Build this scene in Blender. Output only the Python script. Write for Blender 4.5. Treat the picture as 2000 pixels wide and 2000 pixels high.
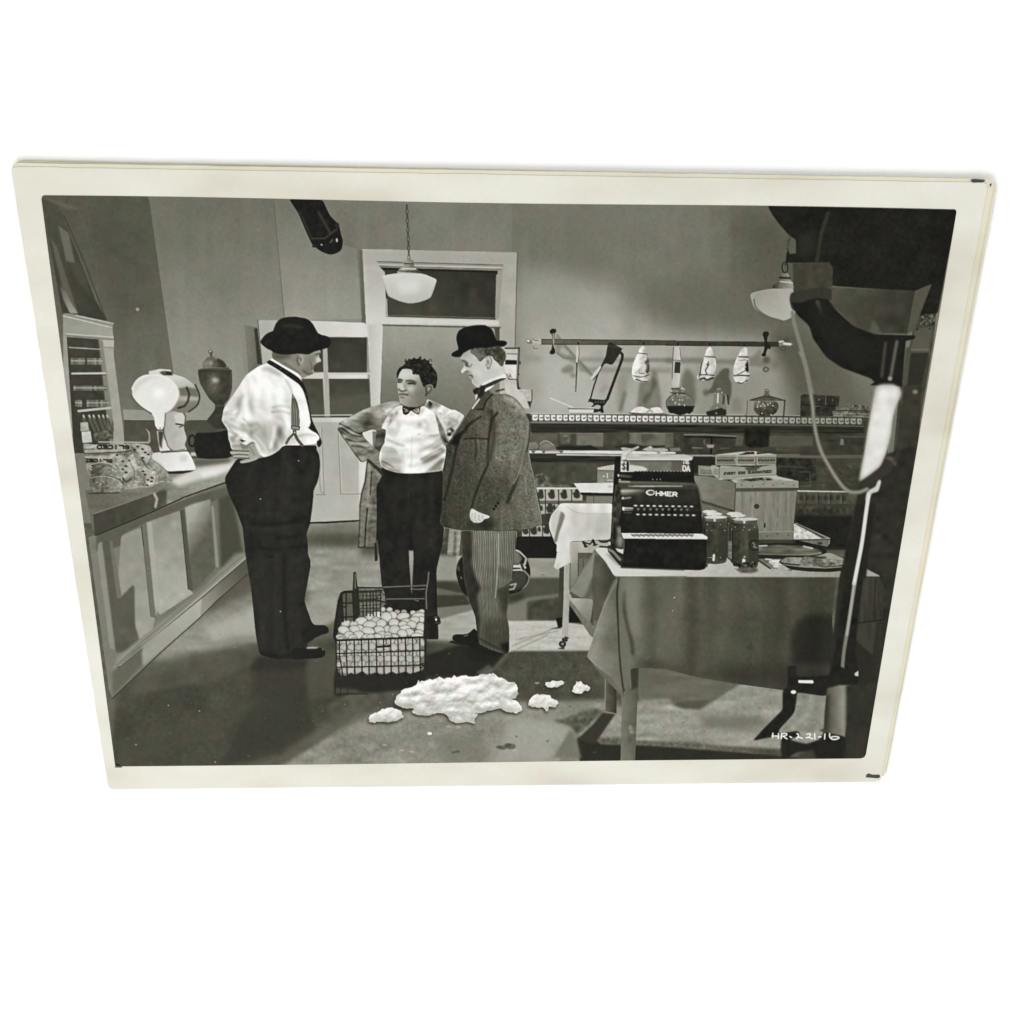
import bpy, math, random
import numpy as np
from mathutils import Matrix, Vector

for _o in list(bpy.data.objects):
    bpy.data.objects.remove(_o)
SC = bpy.context.scene
COL = SC.collection

# ------------------------------------------------------------------ camera
# An 8 x 10 inch print lies on a white table top and is seen obliquely from
# above.  The pose is solved once from the four paper corners (2000 px frame).
CX, CY = 1092.0, 1000.0
QUAD = [(21, 326), (1930, 357), (1720, 1527), (212, 1542)]
W = 0.254
def solve_h(P, img):
    A = []
    for (X, Y), (x, y) in zip(P, img):
        A.append([X, Y, 1, 0, 0, 0, -x*X, -x*Y, -x])
        A.append([0, 0, 0, X, Y, 1, -y*X, -y*Y, -y])
    return np.linalg.svd(np.array(A, float))[2][-1].reshape(3, 3)
T0 = np.array([[1, 0, -CX], [0, 1, -CY], [0, 0, 1.]])
G = T0 @ solve_h([(-.5, .5), (.5, .5), (.5, -.5), (-.5, -.5)], QUAD)
a, b = G[:, 0], G[:, 1]
FOC = math.sqrt(-(a[0]*b[0]+a[1]*b[1])/(a[2]*b[2]))
Ki = np.diag([1/FOC, 1/FOC, 1.])
Hh = W*np.linalg.norm(Ki@b)/np.linalg.norm(Ki@a)
CORN = [(-W/2, Hh/2), (W/2, Hh/2), (W/2, -Hh/2), (-W/2, -Hh/2)]
TOPZ = 0.0022                                  # height of the top print's face
HM = solve_h(CORN, QUAD)
M3 = Ki @ T0 @ HM
M3 /= np.linalg.norm(M3[:, 0])
if M3[2, 2] < 0: M3 = -M3
r1, r2, t = M3[:, 0], M3[:, 1], M3[:, 2]
R = np.column_stack([r1, r2, np.cross(r1, r2)])
U_, _, V_ = np.linalg.svd(R); R = U_@V_
Rw = R.T @ np.diag([1, -1, -1.])
pos = -R.T @ t + np.array([0, 0, TOPZ])
cam = bpy.data.cameras.new('camera')
co = bpy.data.objects.new('camera', cam); COL.objects.link(co)
mw = Matrix.Identity(4)
for i in range(3):
    for j in range(3): mw[i][j] = Rw[i, j]
    mw[i][3] = pos[i]
co.matrix_world = mw
cam.sensor_width = 36; cam.lens = FOC/2000*36
cam.shift_x = -(CX-1000)/2000; cam.shift_y = (CY-1000)/2000
cam.clip_start = .01; cam.clip_end = 50
SC.camera = co
print('cam', pos, 'lens', cam.lens, 'h', Hh, 'det', np.linalg.det(R))

# ------------------------------------------------------------------ light
world = bpy.data.worlds.new('World'); SC.world = world
world.use_nodes = True
world.node_tree.nodes['Background'].inputs[0].default_value = (.985, .995, 1, 1)
world.node_tree.nodes['Background'].inputs[1].default_value = .90
def area(name, loc, size, power, col=(1, 1, 1)):
    l = bpy.data.lights.new(name, 'AREA'); l.size = size; l.energy = power; l.color = col
    o = bpy.data.objects.new(name, l); COL.objects.link(o); o.location = loc
    o.rotation_euler = (Vector((0, 0, 0))-Vector(loc)).to_track_quat('-Z', 'Y').to_euler()
area('softbox', (-.55, -.75, 1.25), .9, 9.0, (1, .985, .95))
SC.view_settings.view_transform = 'Standard'
SC.view_settings.look = 'None'
SC.view_settings.exposure = 0; SC.view_settings.gamma = 1
SC.view_settings.use_curve_mapping = False
SC.render.engine = 'CYCLES'
SC.cycles.max_bounces = 6
SC.render.resolution_x = SC.render.resolution_y = 1024
E_ILL = 1.16            # light reaching the flat print: display = albedo * E_ILL

# ------------------------------------------------------------------ the printed picture
# The print's emulsion is developed tone by tone on a canvas and then becomes vertex
# colours of flat meshes (one mesh for each thing shown in the print).
X0, Y0, CW, CH = 60, 365, 1830, 1145
cv = np.full((CH, CW), 90., np.float32)
lab = np.zeros((CH, CW), np.int16)
REG = {}; IDS = ['']
rng = np.random.default_rng(7)
FR = [0, 0, 1.]
def F(x0, y0, s, d=1932.):
    FR[0], FR[1], FR[2] = x0-X0, y0-Y0, s/d
def T(pts):
    p = np.asarray(pts, float).reshape(-1, 2)
    return np.column_stack([FR[0]+p[:, 0]*FR[2], FR[1]+p[:, 1]*FR[2]])
def reg(key, name, label=None, parent=None):
    REG[key] = (name, label, parent); IDS.append(key)
def smooth(p, n=6):
    a0, a1, a2, a3 = np.roll(p, 1, 0), p, np.roll(p, -1, 0), np.roll(p, -2, 0)
    out = []
    for k in range(n):
        t = k/n
        out.append(.5*((2*a1)+(-a0+a2)*t+(2*a0-5*a1+4*a2-a3)*t*t+(-a0+3*a1-3*a2+a3)*t**3))
    return np.stack(out, 1).reshape(-1, 2)
def chaikin(p):
    for c in (.2, .25):
        q = np.roll(p, -1, 0); d = np.hypot(*(q-p).T)[:, None]; f = np.minimum(c, 3.2/np.maximum(d, 1e-6))
        p = np.stack([p*(1-f)+q*f, p*f+q*(1-f)], 1).reshape(-1, 2)
    return p
def noise(h, w, sc, seed):
    r = np.random.default_rng(seed)
    sx, sy = (sc if isinstance(sc, tuple) else (sc, sc))
    gh, gw = int(h/sy)+3, int(w/sx)+3
    g = r.standard_normal((gh, gw)).astype(np.float32)
    y = np.arange(h)/sy; x = np.arange(w)/sx
    yi, xi = y.astype(int), x.astype(int)
    fy, fx = (y-yi)[:, None], (x-xi)[None]
    fy = fy*fy*(3-2*fy); fx = fx*fx*(3-2*fx)
    return ((g[yi][:, xi]*(1-fx)+g[yi][:, xi+1]*fx)*(1-fy)+(g[yi+1][:, xi]*(1-fx)+g[yi+1][:, xi+1]*fx)*fy).astype(np.float32)
_nz = {}
def gnoise(sc, y0, y1, x0, x1):
    if sc not in _nz:
        if isinstance(sc, tuple) or sc > 9: _nz[sc] = noise(CH, CW, sc, 11+len(_nz))
        else:
            w_ = np.random.default_rng(40+len(_nz)).standard_normal((CH, CW)).astype(np.float32)
            w_ = box(w_, sc*.42); _nz[sc] = w_/w_.std()*.75
    return _nz[sc][y0:y1, x0:x1]
def box(m, r):
    if r < 1.2:
        g = np.exp(-.5*(np.arange(-3, 4)/max(r, .2))**2); g /= g.sum(); q = np.pad(m, 3)
        m = sum(g[i]*q[:, i:i+m.shape[1]] for i in range(7)); return sum(g[i]*m[i:i+q.shape[0]-6] for i in range(7)).astype(np.float32)
    r = (math.sqrt(1+4*r*r)-1)/2/.9
    for ax in (0, 1):
        for _ in range(3):
            k = max(1, int(round(r*.9)))
            p = [(0, 0), (0, 0)]; p[ax] = (k+1, k)
            c = np.cumsum(np.pad(m, p), axis=ax, dtype=np.float32)
            if ax == 0: m = (c[2*k+1:]-c[:-2*k-1])/(2*k+1)
            else: m = (c[:, 2*k+1:]-c[:, :-2*k-1])/(2*k+1)
    return m
def raster(p, pad):
    x0 = max(0, int(p[:, 0].min())-pad-1); x1 = min(CW, int(p[:, 0].max())+pad+2)
    y0 = max(0, int(p[:, 1].min())-pad-1); y1 = min(CH, int(p[:, 1].max())+pad+2)
    if x1 <= x0 or y1 <= y0: return None
    S = 3; w, h = (x1-x0)*S, (y1-y0)*S
    acc = np.zeros((h, w+1), np.int32)
    q = (p-[x0, y0])*S
    for (ax, ay), (bx, by) in zip(q, np.roll(q, -1, 0)):
        if ay == by: continue
        if ay > by: ax, ay, bx, by = bx, by, ax, ay
        r0, r1 = max(0, int(math.ceil(ay-.5))), min(h-1, int(math.ceil(by-.5))-1)
        if r1 < r0: continue
        r = np.arange(r0, r1+1)
        x = ax+(r+.5-ay)*(bx-ax)/(by-ay)
        c = np.clip(np.ceil(x-.5), 0, w).astype(int)
        np.add.at(acc, (r, c), 1)
    m = (np.cumsum(acc[:, :-1], axis=1) & 1).astype(np.float32)
    m = m.reshape(y1-y0, S, x1-x0, S).mean(axis=(1, 3))
    return y0, y1, x0, x1, m
def put(y0, y1, x0, x1, m, tone, key, a, clip, tex, blur):
    if blur > 0: m = box(m, blur*.72)
    if clip:
        ids = [i for i, k in enumerate(IDS) if i and any(k == c or k.startswith(c+'.') for c in clip.split(','))]
        m = m*np.isin(lab[y0:y1, x0:x1], ids)
    if isinstance(tone, tuple):
        ax, ay, ta, bx, by, tb = tone
        (A, B) = T([(ax, ay), (bx, by)])
        d = B-A; yy, xx = np.mgrid[y0:y1, x0:x1]
        t = np.clip(((xx-A[0])*d[0]+(yy-A[1])*d[1])/max(1e-6, d@d), 0, 1)
        tn = (ta+(tb-ta)*t).astype(np.float32)
    else: tn = np.float32(tone)
    if tex:
        for amp, sc in (tex if isinstance(tex, list) else [tex]):
            tn = tn+amp*gnoise(sc, y0, y1, x0, x1)
    c = cv[y0:y1, x0:x1]
    cv[y0:y1, x0:x1] = c+(tn-c)*(m*a)
    if key: lab[y0:y1, x0:x1][m > .5] = IDS.index(key)
def fl(pts, tone, key=None, blur=0, a=1, sm=0, clip=None, tex=None):
    p = T(pts)
    if sm == 1: p = smooth(p)
    if sm == -1: pass
    elif sm: pass
    elif len(p) > 7 and len(p) < 27 or (len(p) > 7 and key): p = chaikin(p)
    r = raster(p, int(blur*3)+1)
    if r: put(*r, tone, key, a, clip, tex, blur)
def ln(pts, w, tone, key=None, blur=0, a=1, clip=None, tex=None, sm=0):
    """stroke; w in canvas px"""
    p = T(pts)
    if sm and len(p) > 2:
        q = np.vstack([2*p[0]-p[1], p, 2*p[-1]-p[-2]]); out = []
        for i in range(1, len(q)-2):
            for k in range(6):
                t = k/6; a0, a1, a2, a3 = q[i-1:i+3]
                out.append(.5*((2*a1)+(-a0+a2)*t+(2*a0-5*a1+4*a2-a3)*t*t+(-a0+3*a1-3*a2+a3)*t**3))
        p = np.array(out+[p[-1]])
    pad = int(w/2+blur*3)+2
    x0 = max(0, int(p[:, 0].min())-pad); x1 = min(CW, int(p[:, 0].max())+pad+1)
    y0 = max(0, int(p[:, 1].min())-pad); y1 = min(CH, int(p[:, 1].max())+pad+1)
    if x1 <= x0 or y1 <= y0: return
    m = np.zeros((y1-y0, x1-x0), np.float32)
    for A, B in zip(p[:-1], p[1:]):
        u0 = max(x0, int(min(A[0], B[0]))-pad); u1 = min(x1, int(max(A[0], B[0]))+pad+1)
        v0 = max(y0, int(min(A[1], B[1]))-pad); v1 = min(y1, int(max(A[1], B[1]))+pad+1)
        if u1 <= u0 or v1 <= v0: continue
        yy, xx = np.mgrid[v0:v1, u0:u1]
        d = B-A; L = max(1e-9, d@d)
        t = np.clip(((xx-A[0])*d[0]+(yy-A[1])*d[1])/L, 0, 1)
        ds = np.hypot(xx-A[0]-t*d[0], yy-A[1]-t*d[1])
        mm = np.clip(w/2+.5-ds, 0, min(1, w))
        s = m[v0-y0:v1-y0, u0-x0:u1-x0]; np.maximum(s, mm, out=s)
    put(y0, y1, x0, x1, m, tone, key, a, clip, tex, blur)
def ell(cx, cy, rx, ry, rot=0, n=28):
    t = np.linspace(0, 2*math.pi, n, endpoint=False); c, s = math.cos(rot), math.sin(rot)
    return [(cx+rx*math.cos(q)*c-ry*math.sin(q)*s, cy+rx*math.cos(q)*s+ry*math.sin(q)*c) for q in t]
def el(cx, cy, rx, ry, tone, key=None, rot=0, **k):
    fl(ell(cx, cy, rx, ry, rot), tone, key, **k)
GL = {'A': [[0,6,2,0,4,6],[.8,4,3.2,4]], 'C': [[4,1,3,0,1,0,0,1,0,5,1,6,3,6,4,5]], 'D': [[0,0,0,6,2.6,6,4,4.5,4,1.5,2.6,0,0,0]],
 'E': [[4,0,0,0,0,6,4,6],[0,3,3,3]], 'G': [[4,1,3,0,1,0,0,1,0,5,1,6,3,6,4,5,4,3,2.4,3]], 'H': [[0,0,0,6],[4,0,4,6],[0,3,4,3]],
 'I': [[2,0,2,6]], 'L': [[0,0,0,6,4,6]], 'M': [[0,6,0,0,2,4,4,0,4,6]], 'N': [[0,6,0,0,4,6,4,0]],
 'O': [[1,0,3,0,4,1.5,4,4.5,3,6,1,6,0,4.5,0,1.5,1,0]], 'R': [[0,6,0,0,3,0,4,1,4,2.2,3,3,0,3],[1.8,3,4,6]],
 'S': [[4,1,3,0,1,0,0,1,0,2,1,3,3,3,4,4,4,5,3,6,1,6,0,5]], 'T': [[0,0,4,0],[2,0,2,6]], 'U': [[0,0,0,5,1,6,3,6,4,5,4,0]],
 'V': [[0,0,2,6,4,0]], 'W': [[0,0,1,6,2,2,3,6,4,0]], 'Y': [[0,0,2,3,4,0],[2,3,2,6]], 'Z': [[0,0,4,0,0,6,4,6]],
 '1': [[2,0,2,6]], '2': [[0,1,1,0,3,0,4,1,4,2.4,0,6,4.4,6]], '6': [[1.4,0,.6,6,3.4,6,4.6,4.6,3.4,3.3,.9,4]], '$': [[4,1,3,.4,1,.4,0,1.4,4,4.6,3,5.6,1,5.6,0,5],[2,-.6,2,6.6]],
 '-': [[.8,3.4,3.4,3.4]], '.': [[1.6,5,2.2,5.4]], ' ': []}
def text(s, x, y, ex, ey, w, tone, **k):
    """ex: advance vector for one letter, ey: vector for the letter height (frame units)"""
    for i, ch in enumerate(s):
        for st in GL[ch]:
            q = [(x+ex[0]*(i+st[j]/5.6)+ey[0]*st[j+1]/6, y+ex[1]*(i+st[j]/5.6)+ey[1]*st[j+1]/6) for j in range(0, len(st), 2)]
            ln(q, w, tone, **k)

def relief(key, scs, A, edge=0, ea=0, L=(.45, 1), seed=500, lim=1.):
    """shade a region of the picture as if its surface were lumpy / folded and lit from above"""
    m = np.isin(lab, [i for i, k in enumerate(IDS) if i and (k == key or k.startswith(key+'.'))])
    ys, xs = np.where(m)
    if len(ys) == 0: return
    y0, y1, x0, x1 = max(0, ys.min()-8), ys.max()+9, max(0, xs.min()-8), xs.max()+9
    mm = m[y0:y1, x0:x1].astype(np.float32); h = np.zeros_like(mm)
    for i, (sc, am) in enumerate(scs):
        sx, sy = sc if isinstance(sc, tuple) else (sc, sc)
        n = np.random.default_rng(seed+i*7).standard_normal(mm.shape).astype(np.float32)
        n = boxa(n, sx*.45, 1); n = boxa(n, sy*.45, 0); n /= n.std()+1e-9
        h += am*(n if am > 0 else -np.abs(n))
    if edge: h += ea*box(mm, edge)
    gy, gx = np.gradient(h)
    s_ = np.clip(gx*L[0]+gy*L[1], -lim, lim)
    cv[y0:y1, x0:x1] += A*s_*mm
def boxa(m, r, ax):
    if r < .5: return m
    for _ in range(3):
        k = max(1, int(round(r))); p = [(0, 0), (0, 0)]; p[ax] = (k+1, k)
        c = np.cumsum(np.pad(m, p, mode='edge'), axis=ax, dtype=np.float32)
        m = (c[2*k+1:]-c[:-2*k-1])/(2*k+1) if ax == 0 else (c[:, 2*k+1:]-c[:, :-2*k-1])/(2*k+1)
    return m
# ---- room: walls, floor
NW = [(2.2, 100), (1.5, (14, 120)), (1.1, 28), (1, 3)]
reg('wall', 'printed_wall', 'plain grey shop wall at the back of the printed scene')
reg('floor', 'printed_floor', 'worn shop floor with long shadows in the printed scene')
F(0, 0, 2000, 2000)
fl([(0,300),(2000,300),(2000,1100),(0,1100)], 118, 'wall', tex=NW)
fl([(560,380),(1000,380),(1000,520),(560,520)], 119, blur=20, clip='wall', tex=NW)
fl([(560,560),(900,560),(900,720),(560,720)], 145, blur=40, clip='wall', a=.8)
fl([(1010,560),(1200,560),(1250,640),(1500,660),(1560,900),(1000,900)], 164, blur=34, clip='wall', tex=(3,30))
fl([(1020,520),(1120,540),(1140,620),(1010,640)], 150, blur=24, clip='wall', a=.8)
fl([(1060,700),(1150,690),(1180,800),(1060,810)], 180, blur=18, clip='wall', a=.7)
fl([(1420,400),(1620,400),(1620,640),(1440,640)], 92, blur=40, clip='wall', a=.85, tex=NW)
fl([(1230,560),(1460,540),(1480,640),(1330,640)], 108, blur=26, clip='wall', a=.8)
fl([(1500,650),(1560,650),(1700,900),(1640,900)], 92, blur=14, clip='wall')
fl([(1370,700),(1500,720),(1520,830),(1340,830)], 138, blur=20, clip='wall', a=.8); fl([(1520,640),(1640,660),(1700,840),(1560,840)], 96, blur=22, clip='wall', a=.8)
F(0, 280, 500)
reg('wall2', 'printed_wall', 'darker side wall at the left of the printed scene')
reg('wall3', 'printed_wall', 'pale narrow wall between the dark side wall and the back wall')
fl([(1100,380),(2070,380),(2150,1400),(2160,2400),(1380,2300)], (1500,500,113,1700,1800,146), 'wall3', tex=NW)
fl([(300,380),(1112,395),(1130,440),(1310,1720),(1400,2300),(300,2300)], (700,500,88,1000,2000,112), 'wall2', tex=NW)
fl([(650,500),(1050,450),(1180,1300),(860,1350)], 88, blur=22, clip='wall2', a=.7, tex=(3,18))
F(500, 300, 500)
fl([(135,350),(290,350),(420,620),(760,720),(800,1250),(215,1260)], (500,400,118,500,1250,150), 'wall', tex=NW)
fl([(820,350),(1932,360),(1932,745),(805,722)], (1200,380,122,1200,740,126), 'wall', tex=NW)
ln([(135,370),(215,1250)], 1.6, 100, a=.8)
# floor
F(640, 900, 300)
fl([(-3300,785),(0,785),(420,760),(1450,740),(7000,740),(7000,5000),(-3300,5000)], 92, 'floor', tex=[(4,50),(4,(60,12)),(2.5,7),(1.5,2)])
F(0, 0, 2000, 2000)
fl([(600,1025),(1700,1025),(1700,1060),(600,1045)], 128, blur=3, clip='floor', tex=(3,9))
fl([(600,1048),(760,1048),(760,1078),(600,1082)], 84, blur=6, clip='floor')
fl([(600,1092),(760,1085),(860,1100),(860,1170),(640,1180),(610,1200),(600,1160)], 146, blur=8, clip='floor', tex=[(6,(30,8)),(3,5)])
fl([(595,1195),(700,1150),(780,1150),(690,1190)], 118, blur=4, clip='floor', a=.7)
fl([(598,1180),(660,1165),(660,1210),(625,1225),(600,1215)], 165, blur=5, clip='floor', a=.8)
fl([(340,1235),(480,1150),(640,1185),(650,1215),(500,1255),(330,1290),(290,1300)], 142, blur=12, clip='floor', tex=[(7,(40,10)),(3,5)])
fl([(400,1225),(500,1190),(505,1235),(420,1252)], 168, blur=8, clip='floor', a=.8)
fl([(420,1130),(490,1080),(500,1160),(400,1200)], 88, blur=10, clip='floor', a=.8)
# floor right of the middle man
fl([(850,1085),(935,1090),(930,1135),(850,1135)], 148, 'floor', blur=3, a=.95, clip='floor')
fl([(850,1135),(900,1140),(920,1185),(850,1190)], 66, blur=3, clip='floor')
fl([(850,1148),(910,1160),(905,1163),(850,1163)], 110, blur=2, clip='floor', a=.8)
fl([(850,1188),(930,1180),(930,1200),(865,1210),(850,1205)], 118, blur=1.5, clip='floor')
fl([(840,1215),(930,1190),(935,1260),(885,1265),(840,1280),(830,1260)], 162, blur=2, clip='floor', tex=(5,(30,6)))
fl([(1030,1080),(1110,1082),(1110,1130),(1035,1130)], 146, blur=3, clip='floor', tex=(5,(20,5)))
fl([(1035,1130),(1110,1130),(1110,1165),(1000,1172)], 84, blur=3, clip='floor')
fl([(990,1182),(1030,1168),(1100,1160),(1130,1172),(1130,1215),(990,1215)], 122, blur=3, clip='floor')
fl([(1030,1175),(1100,1165),(1170,1165),(1170,1215),(1030,1212)], 76, blur=4, clip='floor', tex=(4,8))
fl([(990,1213),(1085,1213),(1170,1225),(1170,1272),(990,1274)], 182, blur=1.6, clip='floor', tex=[(5,(30,4)),(3,4)])
for q in [((1000,1262),(1080,1228)),((1015,1248),(1090,1232)),((1010,1268),(1070,1240))]: ln(q, 2.5, 135, blur=1, a=.6, clip='floor')
# shadows around the feet and bottom of the picture
fl([(230,1340),(500,1262),(720,1240),(960,1260),(960,1340),(600,1420),(440,1500),(215,1510)], 74, blur=6, clip='floor', tex=[(4,40),(2.5,6)])
fl([(290,1300),(500,1256),(520,1285),(430,1330),(240,1360)], 90, blur=6, clip='floor', a=.7, tex=(4,20))
fl([(430,1500),(480,1390),(505,1290),(600,1290),(600,1370),(620,1430),(560,1470)], 60, blur=8, clip='floor', a=.8)
fl([(598,1292),(655,1270),(655,1360),(605,1370)], 84, blur=5, clip='floor', a=.8)
fl([(230,1440),(420,1390),(520,1360),(440,1430),(230,1505)], 80, blur=8, clip='floor', a=.6)
fl([(655,1330),(830,1290),(880,1282),(950,1290),(930,1330),(720,1360),(655,1360)], 46, blur=4, clip='floor')
fl([(832,1280),(905,1258),(990,1270),(960,1310),(840,1330)], 45, blur=4, clip='floor')
fl([(700,1345),(820,1325),(960,1320),(1180,1290),(1180,1400),(860,1390),(650,1420),(640,1380)], 88, blur=5, clip='floor', tex=(5,14))
fl([(930,1325),(985,1292),(1000,1272),(1160,1272),(1180,1370),(960,1340)], 82, blur=4, clip='floor', tex=[(4,14),(3,4)])
fl([(930,1315),(955,1298),(965,1308),(950,1325)], 110, blur=3, clip='floor', a=.7)
fl([(540,1500),(640,1440),(700,1395),(850,1385),(1000,1372),(1190,1368),(1230,1390),(1180,1500)], 136, blur=5, clip='floor', tex=[(6,(30,14)),(4,5),(3,2)])
fl([(560,1460),(660,1410),(720,1370),(720,1400),(640,1440),(540,1500)], 95, blur=6, clip='floor', a=.7)
fl([(1000,1400),(1110,1410),(1120,1440),(1060,1490),(960,1490)], 165, blur=12, clip='floor', a=.7)
fl([(860,1440),(940,1430),(960,1480),(860,1500)], 116, blur=10, clip='floor', a=.6)
F(1060, 1060, 420)
fl([(860,1130),(1100,1140),(1370,1210),(1740,1270),(1600,1380),(1500,1420),(870,1440),(860,1300)], 104, blur=1.5, clip='floor', tex=(4,(30,8)))
fl([(870,1420),(1140,1405),(1200,1480),(1420,1500),(1780,1265),(2300,1300),(3400,1380),(3400,1900),(1350,1820),(840,1790),(540,1790),(560,1560)], 146, blur=3, clip='floor', tex=[(8,(50,9)),(4,5),(3,2)])
fl([(860,1555),(1380,1560),(1480,1660),(1750,1690),(2050,1640),(1950,1560)], 112, blur=7, clip='floor', a=.8)
fl([(1190,1440),(1480,1420),(1400,1490),(1260,1490)], 88, blur=3, clip='floor')
fl([(300,1750),(700,1750),(840,1780),(1300,1790),(1930,1880),(1930,1990),(340,1990)], 102, blur=3, clip='floor', tex=(8,4))
fl([(340,1990),(300,1760),(470,1770),(520,1815),(1000,1830),(1930,1900),(2600,1960),(2600,2000)], 52, blur=2, clip='floor')
fl([(90,1600),(200,1580),(420,1500),(500,1490),(520,1520),(560,1510),(300,1740),(260,1650)], 92, blur=3, clip='floor', tex=(8,6))
fl([(540,1530),(655,1540),(470,1810),(310,1770),(450,1640)], 62, blur=2, clip='floor')
fl([(100,1930),(250,1680),(300,1740),(350,1940)], 118, blur=4, clip='floor')
# spilled specks and scuffs
for _ in range(260):
    F(0, 0, 2000, 2000)
    x, y = rng.uniform(230, 1680), rng.uniform(1060, 1490)
    ln([(x, y), (x+rng.normal(0, 5), y+rng.normal(0, 1.2))], rng.uniform(.8, 2), rng.choice([60, 75, 150, 165]), a=rng.uniform(.1, .35), clip='floor', blur=.5)
F(700, 1290, 500)
for x, y, r in [(1090,660,30),(1130,640,26),(1060,655,22),(750,690,18),(720,695,16),(1430,610,12),(1195,575,10),(1600,350,9),(1150,650,40)]:
    el(x, y, r, r*.55, 78, blur=1.2, a=.65, clip='floor')
for x, y in [(1185,680),(405,690),(330,680),(200,640),(680,500),(755,503),(1350,172)]: el(x, y, 18, 7, 175, blur=1, a=.7, clip='floor')
el(540, 553, 17, 12, 225)
F(180, 1350, 520)
for x, y in [(895,515),(320,390),(555,105),(780,145)]: el(x, y, 7, 5, 140, blur=.6)
fl([(165,530),(190,528),(220,548),(175,552)], 30)

# ---- door with its frame
F(500, 300, 500)
reg('door', 'door', 'white four-light shop door standing open at the back of the printed scene')
reg('door.pane', 'pane', None, 'door')
reg('frame', 'door_frame', 'pale door frame with a dark transom window above the doorway')
reg('frame.tr', 'transom_window', None, 'frame')
fl([(805,722),(1400,735),(1972,748),(1955,1465),(1955,2100),(830,2100),(832,1280)], (900,1400,200,1500,900,166), 'frame', tex=(3,20))
fl([(805,722),(1972,748),(1970,850),(810,850)], 160, blur=6, a=.7, clip='frame')
fl([(830,850),(960,900),(985,1240),(950,1290),(830,1280)], (900,850,165,900,1280,208), blur=6, a=.8, clip='frame')
fl([(780,735),(803,728),(832,1278),(800,1278)], 104, blur=1.5, clip='wall')
fl([(805,2100),(930,2100),(960,1290),(1840,1310),(1842,2100)], (1400,1300,156,1400,1900,118), 'wall', tex=NW)
fl([(955,1290),(1850,1310),(1850,1322),(955,1302)], 92, blur=.8)
fl([(1800,1312),(1840,1312),(1840,1440),(1815,1440)], 84)
fl([(915,812),(1865,838),(1865,880),(1835,1250),(1808,1255),(985,1228),(975,900),(940,870)], 150, 'frame')
ln([(915,815),(1865,842)], 1.6, 90)
ln([(925,838),(1850,862)], 2.5, 185); ln([(930,848),(1850,874)], 1.4, 100)
fl([(940,860),(1825,885),(1825,915),(970,890)], 42, blur=.8)
fl([(975,880),(1815,902),(1806,1248),(985,1226)], (1500,900,58,1300,1240,76), 'frame.tr', tex=(3,16))
ln([(985,1228),(1806,1250)], 1.6, 45); ln([(985,1218),(1806,1240)], 1.4, 110)
ln([(985,1100),(990,1228)], 2, 190)
fl([(950,1240),(1835,1262),(1835,1300),(950,1286)], 205, blur=2, clip='frame', a=.9)
fl([(850,1290),(955,1295),(975,2100),(880,2100)], (860,1400,188,960,1400,208), clip='frame', blur=2)
ln([(1972,748),(1955,1465)], 1.6, 96)
# open door leaf
fl([(15,1258),(400,1262),(832,1280),(850,1400),(880,2100),(900,2900),(600,2900),(100,2900),(60,1800)], (100,1400,172,700,1330,212), 'door', tex=(2.5,20))
fl([(825,1380),(850,1390),(880,1932),(860,1932)], 150, blur=1.5, clip='door')
G = [[(330,1385),(505,1390),(510,1650),(330,1655)], [(535,1385),(838,1388),(840,1660),(545,1655)], [(345,1700),(505,1700),(520,1990),(345,1990)], [(550,1700),(855,1700),(868,1990),(560,1990)]]
for i, q in enumerate(G):
    fl(q, (600,1400,62,600,1950,86), 'door.pane', tex=(3,12))
    ln(q+[q[0]], 1.5, 120, a=.7)
fl([(560,1860),(865,1800),(868,1990),(560,1990)], 92, blur=4, a=.8, clip='door.pane')
fl([(505,1400),(535,1400),(560,1990),(525,1990)], 165, clip='door')
ln([(545,1660),(855,1660)], 4, 190); 
F(400, 600, 300)
fl([(455,240),(500,225),(550,820),(500,850)], 130, blur=3, clip='wall3', a=.8)
reg('jamb', 'door_jamb', 'dark jamb at the hinge side of the open door')
fl([(500,225),(665,262),(722,720),(730,830),(550,830)], (520,400,122,680,400,106), 'jamb')
fl([(625,270),(668,265),(722,720),(665,715)], 62, blur=1, clip='jamb')
ln([(667,165),(722,720)], 1.6, 90)
ln([(1330,1380),(1850,1380)], 2.2, 70); ln([(1330,1360),(1850,1355)], 2, 190)
F(400, 850, 300)
fl([(1330,-160),(1932,-160),(1945,1075),(1330,1100),(1200,1100),(1200,-160)], (1400,200,166,1932,900,176), 'door', tex=(2.5,20))
ln([(1470,-100),(1500,740)], 1.6, 125); ln([(1455,-100),(1480,700)], 2, 190, a=.6); ln([(1400,748),(1520,748)], 1.6, 120); ln([(1440,500),(1455,700),(1500,740)], 2.6, 132, a=.8)
ln([(1675,-60),(1710,740),(2200,738)], 1.4, 120); ln([(1690,-60),(1725,725),(2200,722)], 1.4, 196, a=.7)
F(640, 900, 300)
fl([(0,765),(410,745),(410,768),(0,792),(-300,800),(-300,775)], 34)
fl([(-330,-500),(420,-500),(410,740),(0,765),(-330,770)], 176, a=.25, clip='door', blur=3)
fl([(-330,800),(0,792),(410,768),(410,1180),(-330,1180)], (0,800,124,0,1000,88), 'floor', tex=[(4,50),(4,(60,12)),(2.5,7)], blur=.5)
fl([(-330,930),(410,930),(410,1060),(-330,1060)], 84, blur=5, clip='floor', a=.6); fl([(-330,1090),(420,1080),(420,1500),(-330,1500)], 140, blur=9, clip='floor', tex=[(6,(30,8)),(3,5)])
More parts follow.
